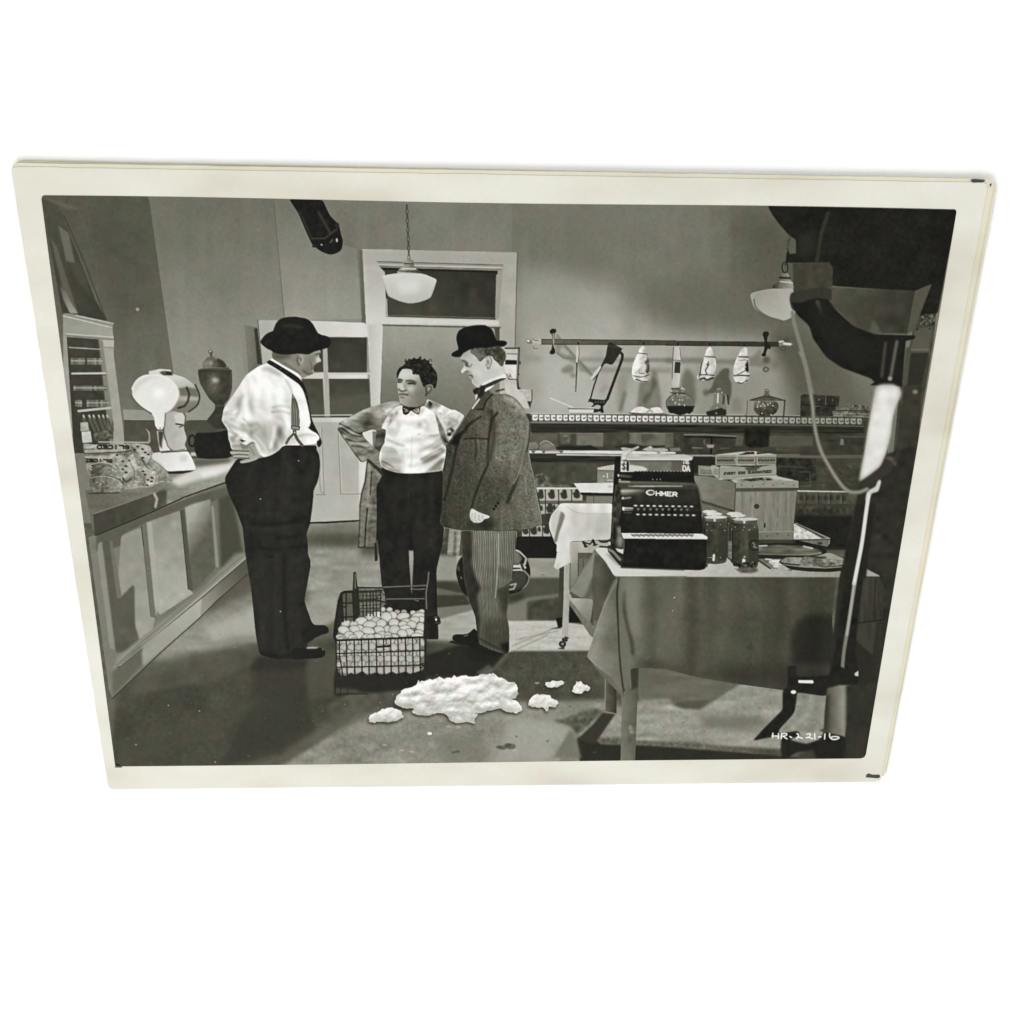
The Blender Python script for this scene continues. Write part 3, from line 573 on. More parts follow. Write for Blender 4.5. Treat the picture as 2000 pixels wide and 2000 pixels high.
# ---- display counter: top, tile strip, shelves
F(1020, 780, 300)
reg('disp', 'display_counter', 'glass-fronted display counter across the back of the printed shop')
reg('disp.shelf', 'shelf', None, 'disp'); reg('disp.tiles', 'tile_front', 'picture tiles along the foot of the display counter', 'disp'); reg('disp.tiles2', 'tile_front', None, 'disp'); reg('disp.tiles3', 'tile_front', None, 'disp'); reg('disp.tiles4', 'tile_front', None, 'disp'); reg('disp.tiles5', 'tile_front', None, 'disp')
reg('disp.trim', 'scalloped_trim', 'white scalloped paper trim under the counter top', 'disp')
fl([(-200,180),(4600,240),(4600,1900),(3600,1900),(-200,1740)], 70, 'disp', tex=[(4,18),(3,(20,3))])
fl([(110,170),(2000,182),(3000,200),(4300,215),(4300,232),(110,205)], 176, 'disp', blur=.6)
fl([(115,190),(1400,190),(2000,200),(3000,205),(4300,225),(4300,320),(115,270)], (1000,200,90,2600,200,76), 'disp.trim')
x = 130; i = 0
while x < 4250:
    w = 66 if i % 2 else 80; dy = 22*(x/1932 if x < 1932 else 1)+(max(0, x-1932))*.012; t = 222-min(1, max(0, (x-1500)/2000))*72
    p = [(x,194+dy),(x+w-16,194+dy),(x+w-12,206+dy),(x+w-13,250+dy),(x+w-26,266+dy),(x+10,266+dy),(x,250+dy)]
    fl(p, t, clip='disp.trim', blur=.5); q1, q2 = rng.uniform(-8, 8, 2); ln([(x+w*.3+q1,224+dy+q2),(x+w*.45,236+dy-q2),(x+w*.62-q1,222+dy)], 2.4, 78, blur=.7, a=.85); x += w+4; i += 1
fl([(112,280),(2000,292),(4300,335),(4300,350),(112,305)], (200,290,124,3000,310,96), clip='disp', blur=.6)
fl([(112,305),(2000,320),(4300,350),(4300,430),(2000,424),(112,420)], 52, blur=1, clip='disp', tex=(8,(40,3)))
for q, t in [([(110,430),(460,430),(460,640),(110,640)],92), ([(470,425),(680,430),(680,570),(470,560)],84), ([(685,430),(1025,430),(1020,600),(685,580)],112), ([(1030,430),(1345,400),(1340,620),(1030,630)],78), ([(1350,425),(1900,430),(1900,600),(1350,600)],110), ([(1500,420),(1700,420),(1640,500),(1500,560)],94)]: fl(q, t, blur=1.5, clip='disp', tex=(6,10))
ln([(470,425),(1020,430)], 1.6, 140, a=.6); ln([(1345,425),(1900,430)], 1.6, 135, a=.6)
fl([(430,600),(560,580),(700,600),(860,580),(960,620),(960,645),(430,640)], 44, blur=1.5, clip='disp'); fl([(1160,590),(1380,560),(1560,590),(1800,580),(1800,610),(1180,620)], 56, blur=1.5, clip='disp')
reg('bun', 'bread_loaf', 'round pale bread loaf on the upper shelf of the display counter')
fl([(220,640),(225,560),(270,525),(330,530),(390,570),(440,640)], 116, 'bun', tex=(6,(12,3))); ln([(225,560),(270,525),(330,530),(400,580)], 2, 150, blur=.6, sm=1)
reg('bun2', 'bread_loaf', 'squat loaf half hidden behind the tweed jacket'); fl([(90,545),(180,540),(205,580),(200,620),(90,635)], 124, 'bun2', tex=(5,6))
ln([(500,470),(600,440)], 0, 0)
fl([(470,440),(610,440),(600,550),(500,560)], 98, blur=2, clip='disp', tex=(10,3))
fl([(90,645),(1260,650),(1932,665),(1932,690),(1320,690),(90,680)], 208, 'disp.shelf', blur=.5, tex=(4,(20,4))); fl([(300,640),(480,640),(520,665),(470,670),(300,665)], 90, clip='disp.shelf', blur=2, a=.4); ln([(90,690),(420,695)], 2.4, 60); ln([(440,697),(1932,715)], 3, 200)
for x in (140,270,490): ln([(x-14,655),(x,665),(x+14,655)], 3, 80, blur=.6)
# fish on the shelf
reg('fish', 'fish_tray', 'pale fish laid along the upper shelf behind the cash register')
fl([(1240,612),(1290,605),(1380,625),(1470,585),(1475,610),(1400,650),(1360,690),(1320,670),(1260,640)], 172, 'fish', tex=(14,4)); fl([(1500,640),(1620,585),(1650,620),(1800,610),(1850,650),(1760,660),(1720,700),(1680,660),(1560,650)], 165, 'fish', tex=(16,4)); fl([(1850,620),(1980,610),(2000,650),(1880,660)], 120, 'fish')
fl([(1290,712),(1932,735),(2050,740),(2050,758),(1300,750)], 196, clip='disp', blur=.8); ln([(1300,700),(1980,712)], 3, 120, a=.6)
fl([(100,705),(1250,715),(1250,800),(110,790)], 54, blur=1, clip='disp', tex=(8,(40,3))); fl([(130,795),(450,800),(450,1060),(150,1060)], 76, blur=2, clip='disp', tex=(4,10)); fl([(450,800),(1010,810),(950,860),(950,1050),(450,1090)], 82, blur=2, clip='disp', tex=(5,10))
fl([(150,950),(260,935),(340,980),(330,1050),(420,1080),(600,1080),(620,1110),(170,1110)], 108, blur=2, clip='disp', tex=(14,4)); fl([(200,960),(280,950),(300,1040),(200,1090),(190,1040)], 78, blur=2, clip='disp', tex=(12,4))
fl([(180,1110),(700,1112),(700,1135),(185,1135)], 205, 'disp.tiles', blur=.5); fl([(185,1135),(760,1135),(760,1280),(225,1280)], 170, 'disp.tiles'); fl([(225,1280),(1150,1270),(1150,1310),(230,1318)], 100, blur=.6, clip='disp,disp.tiles'); fl([(230,1320),(470,1320),(360,1440),(240,1450)], 165, 'disp.tiles2'); fl([(0,1590),(340,1590),(360,1725),(0,1725)], 168, 'disp.tiles3'); fl([(240,1450),(380,1440),(350,1590),(250,1590)], 72, clip='disp', blur=1)
for x, y, s in [(235,1210,1),(375,1210,1),(530,1210,1),(690,1205,1),(240,1375,.5),(350,1385,1),(400,1365,.5),(45,1660,.9),(150,1660,1),(215,1640,.5),(310,1650,1),(330,1500,.9)]:
    el(x, y+15*s, 40*s, 28*s, 58, blur=1, a=.9); ln([(x, y-50*s), (x+5, y+10)], 9*s, 62, blur=1); ln([(x-35*s, y-20*s), (x, y+20*s)], 6*s, 64, blur=1)
for x, a0, b0 in ((292,1140,1440),(458,1140,1320),(622,1140,1280),(255,1450,1725),(92,1620,1725)): ln([(x,a0),(x,b0)], 2.2, 66); el(x, a0+10, 12, 8, 62, blur=.5)
fl([(-200,1730),(370,1728),(440,1800),(440,2000),(-200,2000)], 36, 'disp'); 
fl([(810,1220),(1150,1220),(1150,1310),(810,1310)], 124, blur=1, clip='disp'); ln([(900,1225),(900,1305)], 1.6, 90)
# glass dish / tray left of the till
reg('dish', 'cake_dome', 'glass cake dome on a white board behind the small cloth-covered table')
fl([(950,860),(1175,822),(1160,1060),(945,1060)], 134, 'dish', tex=(8,6)); fl([(950,860),(1060,838),(1175,822),(1165,895),(950,890)], 182, clip='dish', blur=.6, tex=(5,5)); ln([(950,892),(1165,900)], 2, 100); ln([(1068,930),(1072,985)], 2, 200); el(1030,970,12,9,215); el(1110,1020,50,10,180,blur=1)
fl([(650,1058),(900,1055),(1160,1050),(1150,1182),(730,1172)], 216, 'dish', blur=.4, tex=(3,8)); fl([(730,1174),(1150,1184),(1148,1215),(740,1205)], 40, clip='disp,dish', blur=.6); el(1110,1100,34,14,176,blur=1.5)
# things on the counter top
F(1020, 640, 300)
reg('pan', 'shallow_pan', 'shallow white pan with a long handle on the counter top, left of the saw')
ln([(355,885),(640,1005)], 2.6, 205, 'pan'); fl([(575,1008),(905,1012),(900,1045),(890,1080),(590,1078),(600,1050)], 206, 'pan'); ln([(580,1018),(900,1022)], 2.4, 110); ln([(600,1076),(890,1080)], 1.2, 120)
reg('plate', 'bread_plate', 'plate of white rolls on the counter top'); fl([(1335,1070),(1450,1060),(1720,1075),(1860,1092),(1780,1104),(1400,1100)], 96, 'plate'); fl([(1370,1060),(1440,1005),(1520,1000),(1600,1030),(1640,1010),(1720,1005),(1760,1040),(1765,1075),(1600,1080),(1400,1070)], 220, 'plate', sm=1, tex=(5,6)); ln([(1560,1075),(1600,1035),(1640,1060)], 3, 150, blur=1)
F(1300, 640, 300)
reg('pot', 'glass_coffee_pot', 'round glass coffee pot half full of dark coffee on the counter top')
fl(ell(185,960,182,140), 112, 'pot', tex=(4,6)); fl([(80,765),(240,740),(245,800),(280,870),(300,900),(60,900),(90,860)], 122, 'pot', tex=(12,4)); fl([(25,992),(365,990),(350,1050),(290,1105),(90,1105),(40,1060)], 40, clip='pot,wall', blur=.6); ln([(25,992),(190,985),(365,992)], 2, 52, sm=1)
ln(ell(185,960,182,140)+[ell(185,960,182,140)[0]], 1.6, 70, clip='pot'); 
for x, y in [(90,910),(125,950),(180,912),(215,912),(240,980),(175,968),(215,760),(150,840),(205,770),(235,775)]: el(x, y, 9, 9, 205, blur=.5)
ln([(65,820),(250,826)], 2.4, 66); ln([(80,768),(170,768)], 2, 60)
reg('pitcher', 'glass_pitcher', 'glass pitcher with dark contents between the coffee pot and the covered bowl')
fl([(610,800),(690,765),(740,800),(770,1000),(770,1110),(520,1112),(515,1060),(600,980)], 110, 'pitcher', a=.55, tex=(8,5)); fl([(515,1060),(640,1030),(700,1010),(765,1040),(770,1112),(520,1112)], 52, clip='pitcher,wall', blur=1); ln([(660,830),(655,940)], 3, 205, blur=.6); ln([(780,850),(790,960)], 3.4, 58, blur=.6); ln([(735,860),(725,950)], 4, 76, blur=1)
for x, y in [(660,775),(685,770),(650,1010),(640,1080),(710,820),(625,830)]: el(x, y, 9, 7, 190, blur=.6)
reg('bowl', 'covered_glass_bowl', 'glass bowl under a knobbed glass cover near the right end of the counter top')
reg('bowl.knob', 'knob', None, 'bowl')
ln([(1030,915),(1020,1090),(1000,1105)], 1.6, 96); ln([(1500,915),(1485,1105)], 3, 76, 'bowl')
fl([(1110,1010),(1120,930),(1410,930),(1430,1000),(1400,1070),(1340,1110),(1180,1112),(1120,1060)], (1200,930,112,1250,1100,62), 'bowl', tex=[(14,3),(6,6)], sm=0)
fl([(1060,910),(1150,880),(1230,862),(1320,865),(1430,890),(1505,920),(1480,925),(1300,925),(1080,925)], 92, 'bowl', tex=(6,5)); ln([(1060,912),(1230,866),(1330,868),(1505,918)], 2, 60, sm=1)
fl([(1235,790),(1270,772),(1320,790),(1300,820),(1320,860),(1230,860),(1250,820)], 100, 'bowl.knob'); ln([(1240,790),(1315,792)], 1.6, 150)
for x, y in [(1175,935),(1230,960),(1320,950),(1200,990),(1250,985),(1350,985),(1215,1080),(1330,1100),(1160,1000),(1290,970)]: el(x, y, 9, 8, 205, blur=.5)
F(1500, 700, 360)
reg('tins', 'stacked_boxes', 'dark boxes stacked at the right end of the counter top')
fl([(345,395),(370,378),(755,398),(745,495),(715,495),(700,610),(340,610)], 58, 'tins', tex=[(6,8),(5,4)]); ln([(605,390),(605,495),(480,500)], 1.4, 120, a=.8); ln([(350,490),(740,497)], 1.5, 36); el(540,435,9,9,110); el(680,440,8,8,104)
reg('knives', 'folded_cloth', 'folded cloth and utensils lying beside the dark boxes'); fl([(675,545),(760,530),(830,500),(920,485),(1040,500),(1080,540),(1070,610),(680,612)], 108, 'knives', tex=[(18,4),(10,2)]); ln([(680,545),(1060,550)], 2, 60); ln([(680,575),(1060,580)], 1.5, 150, a=.6)
# right half of the display counter
F(1300, 640, 300)
for q, t in [([(0,1330),(100,1330),(90,1500),(0,1520)],100), ([(105,1330),(240,1340),(230,1480),(110,1500)],68), ([(890,1350),(990,1360),(960,1480),(880,1500)],92), ([(990,1260),(1320,1260),(1300,1500),(1080,1520),(1000,1480)],40), ([(1320,1370),(1840,1370),(1860,1480),(1600,1500),(1310,1490)],94), ([(1400,1500),(1700,1500),(1640,1560),(1380,1550)],84)]: fl(q, t, blur=2, clip='disp', tex=(5,8))
fl([(1380,1592),(1690,1592),(1690,1625),(1390,1620)], 108, clip='disp', blur=.8); fl([(1390,1630),(1900,1630),(1900,1932),(1400,1932)], 52, clip='disp', blur=1.5, tex=(8,6))
reg('scale', 'shop_scale', 'dark shop scale on the display shelf behind the egg cartons')
fl([(230,1345),(440,1335),(880,1355),(885,1380),(860,1440),(870,1500),(640,1560),(560,1610),(230,1590),(225,1440)], 66, 'scale', tex=(5,8)); ln([(235,1345),(500,1345),(880,1365)], 2.6, 120, blur=.6); ln([(240,1372),(880,1385)], 3, 36); ln([(580,1390),(570,1620)], 3.4, 30); fl([(515,1475),(620,1475),(600,1515),(535,1515)], 150, clip='scale', blur=1); ln([(335,1510),(465,1515)], 2, 130, a=.8); ln([(690,1520),(800,1515)], 1.6, 110, a=.7); ln([(500,1410),(480,1430),(490,1460)], 2, 110, blur=.6)
fl([(225,1600),(620,1605),(620,1622),(225,1620)], 150, blur=.6)
fl([(330,1625),(625,1640),(625,1730),(500,1840),(330,1830)], 46, clip='disp,scale', blur=1)
F(1500, 700, 360)
fl([(20,815),(480,820),(480,880),(320,900),(270,930),(20,930)], 88, clip='disp', blur=1.5); fl([(760,820),(1030,820),(1030,990),(750,990)], 66, clip='disp', blur=2, tex=(4,8)); ln([(760,822),(1020,822)], 1.5, 100); fl([(765,840),(795,850),(800,910),(755,912)], 118, blur=1)
fl([(80,1010),(500,1020),(1000,1010),(1000,1050),(500,1050),(80,1040)], (100,1020,104,900,1020,92), clip='disp', blur=1)
fl([(310,1385),(870,1395),(870,1408),(310,1400)], 190, 'disp', blur=.6); fl([(300,1410),(900,1410),(1400,1400),(1370,1530),(300,1525)], 84, 'disp.tiles4', tex=(6,5)); fl([(300,1550),(900,1560),(900,1640),(290,1640)], 70, 'disp.tiles5', tex=(8,5)); fl([(290,1640),(900,1650),(900,2000),(280,2000)], 40, clip='disp', blur=3, tex=(2,10))
for i in range(8):
    x = 350+i*64; el(x, 1465, 20, 28, 52, blur=2, a=.8); el(x, 1595, 16, 22, 48, blur=2, a=.7)
    if i % 2 == 0: ln([(x+50,1412),(x+50,1525)], 1.6, 50)
for _ in range(70):
    x, y = rng.uniform(330, 1000), rng.uniform(1120, 1340); fl([(x,y),(x+28,y),(x+28,y+12),(x,y+12)], rng.choice([50,66,92,104]), blur=1.5, a=.55, clip='disp')
ln([(330,1190),(440,1190),(440,1340),(330,1340)], 1.5, 105, a=.6); ln([(90,1130),(360,1140)], 3, 74, blur=1)
# small table with cloth
F(1020, 780, 300)
reg('st', 'side_table', 'small white table on casters behind the jacketed man')
reg('st.cloth', 'tablecloth', 'white cloth hanging over the small table', 'st'); reg('st.leg', 'leg', None, 'st'); reg('st.caster', 'caster', None, 'st'); reg('st.leg2', 'leg', None, 'st'); reg('st.caster2', 'caster', None, 'st')
F(1060, 1060, 420)
fl([(155,130),(200,130),(190,690),(140,690)], 72, 'st.leg2', tex=(3,6)); fl([(120,680),(180,670),(180,760),(140,770)], 36, 'st.caster2', blur=.8); fl([(60,780),(140,760),(180,770)], 50, blur=1)
fl([(250,140),(420,150),(420,380),(250,420)], 108, 'st', blur=.6); fl([(250,150),(315,155),(320,330),(250,400)], (260,160,150,300,330,128), blur=1, clip='st'); ln([(318,150),(318,310)], 1.6, 70); ln([(365,150),(365,250)], 1.6, 80)
fl([(235,560),(330,600),(460,860),(390,740),(350,720),(235,720)], 34, 'st', blur=1)
fl([(235,510),(270,505),(330,590),(460,760),(470,860),(430,840),(300,640),(240,560)], 116, 'st', tex=(3,6))
fl([(240,450),(260,480),(260,500),(448,505),(455,540),(430,720),(400,700),(250,520),(228,515)], (300,500,165,440,650,128), 'st', tex=(3,8))
fl([(195,110),(258,95),(245,440),(235,700),(230,860),(175,850),(190,500)], (195,200,168,250,200,158), 'st.leg', tex=(3,8)); ln([(250,130),(240,420)], 1.6, 96); ln([(205,850),(225,858)], 4, 70); el(180,912,34,30,54,'st.caster'); el(180,912,12,10,140); fl([(175,860),(230,850),(225,890),(175,900)], 66, 'st.caster', tex=(20,3)); fl([(130,955),(200,935),(195,960)], 60, blur=1)
F(1020, 780, 300)
fl([(480,1310),(1142,1312),(1130,1500),(1110,1770),(900,1780),(1120,1790),(1090,1932),(430,1932),(440,1830),(410,1808),(390,1740),(350,1640),(338,1560),(370,1450),(440,1370)], 214, 'st.cloth', tex=(3,14))
fl([(440,1932),(430,2000),(400,2110),(440,2145),(600,2060),(700,2050),(700,1900)], 208, 'st.cloth')
fl([(480,1400),(545,1450),(520,1540),(460,1700),(440,1800),(410,1808),(400,1780),(450,1540)], 120, blur=1.5, clip='st.cloth'); fl([(370,1450),(440,1380),(470,1330),(480,1430),(410,1700),(390,1740),(345,1600)], 186, blur=3, clip='st.cloth')
fl([(600,1440),(1130,1440),(1110,1760),(620,1790),(560,1700)], (600,1500,206,1100,1600,184), blur=3, clip='st.cloth', tex=(4,14)); ln([(560,1350),(720,1430),(1130,1440)], 2, 186, blur=1, sm=1)
for x in (760,820,950): ln([(x,1480),(x-10,1740)], 5, 186, blur=3, a=.6)
fl([(600,1800),(780,1790),(1100,1770),(1090,1932),(1000,2000),(620,2080),(600,1932)], 172, clip='st.cloth', blur=1.5); ln([(620,1792),(900,1775),(1110,1765)], 1.6, 120)
ln([(766,1794),(800,1850)], 4.6, 44); ln([(785,1800),(850,1822),(893,1775)], 3, 46); ln([(890,1772),(916,1832)], 4.6, 44); ln([(780,1854),(822,1846)], 2.2, 46); ln([(893,1838),(945,1824)], 2.2, 46); ln([(968,1778),(1000,1792),(1060,1792),(1095,1770)], 3.6, 52, sm=1); ln([(980,1855),(1090,1860)], 4, 34)
# ---- big table, wares on it
F(1060, 1060, 420)
reg('tb', 'draped_table', 'large table draped in a grey cloth in the right foreground of the printed scene')
reg('tb.cloth', 'tablecloth', None, 'tb'); reg('tb.leg', 'leg', None, 'tb'); reg('tb.leg2', 'leg', None, 'tb')
fl([(560,1225),(665,1330),(665,1535),(560,1515)], (560,1300,100,660,1300,62), 'tb.leg2', tex=(3,8)); ln([(563,1225),(560,1500)], 1.5, 140)
fl([(2200,1230),(2300,1230),(2300,1450),(2200,1450)], 40, 'tb.leg')
fl([(700,1090),(868,1100),(850,1500),(832,1990),(700,1990),(712,1500)], (715,1300,118,860,1300,92), 'tb.leg', tex=(4,10)); fl([(780,1120),(868,1120),(862,1300),(800,1330)], 66, blur=3, clip='tb.leg')
fl([(770,1650),(800,1640),(820,1720),(790,1720)], 130, blur=1.5, clip='tb.leg'); ln([(780,1700),(870,1705)], 1.5, 150, a=.5)
fl([(465,60),(440,110),(240,435),(345,500),(455,500),(460,860),(400,1020),(500,1160),(640,1300),(735,1405),(730,1330),(800,1320),(790,1130),(900,1125),(1100,1135),(1370,1205),(1740,1270),(1960,1300),(2180,1330),(2300,1345),(2640,1390),(2690,1390),(2640,1100),(2600,700),(2640,300),(2620,180),(1920,300),(700,300),(500,60)], (700,600,108,2500,700,76), 'tb.cloth', tex=[(3,(26,60)),(2,6),(2.5,30)])
fl([(465,70),(440,140),(245,435),(350,500),(400,470),(450,300),(470,130)], 130, blur=1.2, clip='tb.cloth', tex=(3,12)); fl([(350,500),(390,470),(440,330),(460,330),(455,480)], 96, blur=4, clip='tb.cloth')
fl([(470,100),(540,140),(690,310),(640,340),(560,540),(500,700),(460,700),(455,500),(440,400)], 86, blur=2, clip='tb.cloth', tex=(4,14))
fl([(680,305),(640,345),(560,540),(480,760),(400,1020),(490,1120),(640,1230),(710,1380),(700,1000),(680,700),(668,460)], (480,900,138,690,900,108), blur=1.2, clip='tb.cloth', tex=[(4,18),(2,5)])
fl([(540,800),(640,860),(600,1000),(520,960)], 100, blur=8, clip='tb.cloth', a=.5)
ln([(400,1022),(480,1100)], 1.6, 160, a=.8); ln([(668,345),(560,540),(470,800),(400,1015)], 1.2, 155, a=.7)
ln([(685,320),(668,470),(680,760),(690,1000),(715,1250),(738,1360)], 3.4, 58, blur=1.2, clip='tb.cloth', sm=1)
fl([(690,310),(740,420),(730,560),(760,760),(790,1000),(790,1130),(770,1270),(740,1340),(700,1000),(690,560)], 112, blur=2.5, clip='tb.cloth'); ln([(740,440),(735,600),(765,760),(800,900),(810,1000)], 5, 62, blur=3, clip='tb.cloth', sm=1)
fl([(700,310),(880,310),(860,500),(870,860),(800,800),(750,560)], 122, blur=6, clip='tb.cloth', a=.8)
for x, t, w in ((960,74,10),(1120,100,14),(1330,66,12),(1500,84,12),(1700,72,16),(2050,62,18),(2330,78,16)): ln([(x,330),(x+20,700),(x-10,1150)], w*2.2, t, blur=9, clip='tb.cloth', a=.55, sm=1)
fl([(800,1130),(880,1050),(1000,1040),(1400,1200),(1300,1200),(1000,1140)], 62, blur=10, clip='tb.cloth', a=.7); fl([(960,1000),(985,1010),(950,1050),(900,1060)], 98, blur=3, clip='tb.cloth')
fl([(1370,1205),(1960,1300),(2680,1390),(2640,1100),(2300,1100),(1600,1120)], 54, blur=16, clip='tb.cloth', a=.7)
fl([(2280,720),(2360,660),(2640,640),(2640,1100),(2240,1100),(2230,900)], 46, blur=7, clip='tb.cloth', a=.9)
ln([(1180,495),(1185,492)], 2, 180); ln([(1165,612),(1168,610)], 2, 150)
# table top
fl([(470,65),(500,45),(600,50),(740,45),(1480,200),(1700,100),(2200,80),(2620,185),(2690,225),(1932,300),(700,304),(640,300),(600,220),(540,140)], (700,200,205,1900,200,170), 'tb', tex=[(4,(26,5)),(2,3)])
F(1340, 1080, 420)
fl([(600,100),(1300,0),(1450,70),(1480,170),(1740,210),(1740,216),(0,216),(0,170),(640,120)], (100,190,184,1700,190,140), 'tb', tex=(3,6), blur=.5)
F(1180, 860, 300)
ln([(140,1712),(1932,1722),(2900,1720),(3600,1722)], 1.4, 140, blur=.8, a=.8)
fl([(0,1460),(100,1500),(230,1610),(160,1720),(60,1600)], 206, blur=2, clip='tb,tb.cloth')
# wooden crate and egg boxes
reg('crate', 'wooden_crate', 'pale wooden crate on the draped table, under the egg cartons'); reg('crate.top', 'batten', None, 'crate')
F(1380, 860, 300)
fl([(-190,450),(-20,450),(100,470),(300,520),(370,540),(370,900),(-150,740),(-190,470)], (-150,500,128,340,700,112), 'crate', tex=(4,(14,6)))
fl([(-150,740),(345,890),(370,1250),(200,1240),(-130,900)], 108, 'crate', tex=(4,6)); ln([(-150,745),(0,790),(340,892)], 4.5, 62, blur=.8); [ln([(x0, 752+(x0+120)*.3), (x0+24, 768+(x0+120)*.3)], 1.4, 120, a=.6) for x0 in range(-120, 300, 42)]
fl([(350,600),(1140,620),(1115,900),(1085,1170),(1090,1250),(660,1250),(355,1250)], (360,700,132,1080,1000,124), 'crate', tex=[(5,(5,60)),(3,(3,12))])
fl([(300,500),(400,480),(880,450),(1090,500),(1160,515),(1150,540),(370,545)], 150, 'crate.top', tex=(12,(8,3))); fl([(420,495),(700,470),(740,500),(560,520)], 66, blur=1.5, clip='crate.top', tex=(20,3)); fl([(860,455),(1090,495),(1080,515),(800,480)], 176, clip='crate.top', blur=.6); fl([(740,480),(800,480),(840,505),(760,510)], 56, clip='crate.top', blur=1)
fl([(370,540),(1160,515),(1160,600),(370,604)], 144, 'crate.top', tex=(4,(14,3))); fl([(370,606),(1150,600),(1140,638),(370,650)], 84, clip='crate', blur=.8)
ln([(365,540),(350,890)], 2, 74, blur=.6)
for x, y in [(443,565),(583,582),(717,554),(840,570),(960,546),(1098,570)]: el(x, y, 10, 6, 46)
el(633,834,34,32,66); ln([(733,1050),(730,1090)], 3.5, 54); 
for x, a0, b0 in ((720,900,1030),(900,850,980),(890,1020,1100),(560,700,780),(1000,700,900)): ln([(x,a0),(x-4,b0)], 1.3, 96, a=.7)
fl([(660,1155),(1105,1145),(1100,1245),(660,1252)], 116, 'crate.top', tex=(3,6)); ln([(660,1155),(1105,1145)], 1.4, 150)
for x, y in [(765,1208),(895,1180),(1033,1198)]: el(x, y, 9, 6, 40)
# cartons
reg('c1', 'egg_carton', 'wide egg carton lettered along its side, lowest of those on the crate'); reg('c2', 'egg_carton', 'egg carton at the left of the upper layer of cartons'); reg('c3', 'egg_carton', 'egg carton at the right of the upper layer of cartons'); reg('c4', 'egg_carton', 'small carton end showing at the left of the lettered carton')
fl([(-100,320),(70,330),(85,450),(-100,440)], 140, 'c4', tex=(5,5)); 
for y in (375, 395, 415): ln([(-80,y),(60,y+5)], 1.6, 84, a=.6)
fl([(45,315),(200,320),(460,340),(600,350),(880,305),(882,445),(160,490),(85,450)], 156, 'c1', tex=(4,8)); fl([(160,350),(460,340),(600,370),(870,320),(870,430),(165,478)], 150, clip='c1'); fl([(480,350),(600,325),(700,330),(620,385),(520,390)], 66, blur=1.5, clip='c1', a=.8); ln([(160,350),(160,488)], 1.5, 100); ln([(160,488),(882,445)], 2, 190); ln([(200,478),(870,438)], 1.3, 92, a=.7); fl([(120,325),(180,325),(170,345)], 40)
text('EVERY EGG GUARANTEED', 222, 405, (30.2, -1.4), (-2, 28), 1.6, 58, blur=.4)
for y in (375, 400, 425): ln([(90,y-10),(145,y)], 1.6, 92, a=.7)
fl([(115,185),(400,150),(600,140),(870,180),(880,200),(620,215),(110,190)], 180, 'c2', tex=(3,6)); fl([(112,190),(375,185),(380,320),(115,310)], 146, 'c2', tex=(3,6)); fl([(375,185),(618,195),(616,318),(380,322)], 158, 'c2', tex=(3,6)); fl([(632,195),(880,178),(876,310),(632,318)], 154, 'c3', tex=(3,6)); fl([(400,188),(500,150),(600,145),(610,178)], 50, blur=.6, clip='c2'); fl([(636,150),(800,165),(636,180)], 46, blur=.6); ln([(620,150),(622,320)], 2, 190); ln([(622,200),(622,320)], 1.6, 60)
for x0, x1, s in ((130,360,'TWO DOZEN'),(395,605,'FARM FRESH'[:0]+'GRADED EGGS'),(645,870,'GRADED EGGS')):
    for y in (212, 222, 278, 290): ln([(x0,y),(x1,y+1)], 1.5, 92, a=.7)
    for x in np.arange(x0+4, x1-10, 17): ln([(x, 240), (x+rng.uniform(0, 6), 262)], 2, 64, a=.8, blur=.5); ln([(x, rng.choice([242, 250, 260])), (x+12, rng.choice([242, 250, 260]))], 1.8, 66, a=.8, blur=.5)
# tray and dishes at the right
reg('tray', 'egg_tray', 'flat wooden tray behind the crate'); reg('rt', 'round_tray', 'oval dark tray with a pale rim in front of the crate'); reg('pl', 'food_plate', 'large plate of sliced food at the right end of the draped table'); reg('cut', 'cutlery', 'knives and forks lying in front of the oval tray')
fl([(1100,1048),(1140,1045),(1560,1235),(1550,1300),(1520,1340),(1100,1250)], 150, 'tray', tex=(5,6)); fl([(1100,1060),(1150,1060),(1500,1240),(1100,1245)], 196, clip='tray', tex=[(16,4),(8,(12,3))]); fl([(1110,1055),(1160,1060),(1520,1235),(1460,1240),(1300,1150)], 74, clip='tray', blur=.8); fl([(1080,1255),(1550,1250),(1520,1380),(1100,1330)], 112, clip='tray', tex=(5,5)); el(1430,1300,34,16,62,blur=1); ln([(1080,1255),(1550,1245)], 2, 56)
fl([(650,1300),(900,1295),(1250,1305),(1440,1340),(1520,1390),(1500,1430),(1300,1470),(1000,1475),(640,1490)], 42, 'rt', sm=0, blur=.6); fl([(650,1330),(900,1320),(1200,1330),(1400,1370),(1460,1410),(1300,1440),(1000,1435),(650,1425)], 102, clip='rt', blur=1.2, tex=(12,(20,4))); ln([(650,1328),(760,1325)], 2, 205); ln([(1220,1335),(1330,1358)], 3, 175, blur=.5); ln([(650,1430),(1000,1440),(1300,1440),(1440,1415)], 2.2, 150, blur=.6); fl([(640,1440),(1290,1455),(1520,1470),(1500,1490),(1200,1500),(640,1500)], 48, blur=2)
fl([(640,1500),(760,1495),(900,1600),(890,1620),(790,1615)], 120, 'cut', tex=(14,4)); ln([(650,1510),(800,1610)], 3.5, 66); ln([(745,1495),(820,1500)], 3, 190, 'cut'); fl([(780,1530),(850,1510),(980,1530),(960,1560),(860,1590),(820,1570)], 196, 'cut', tex=(22,3)); 
for i in range(5): ln([(850+i*17,1505),(860+i*17,1535)], 2, 215)
ln([(850,1590),(900,1590)], 3, 205); ln([(970,1560),(1000,1620),(1040,1640)], 2.4, 180); fl([(1000,1630),(1080,1630),(1060,1645)], 50)
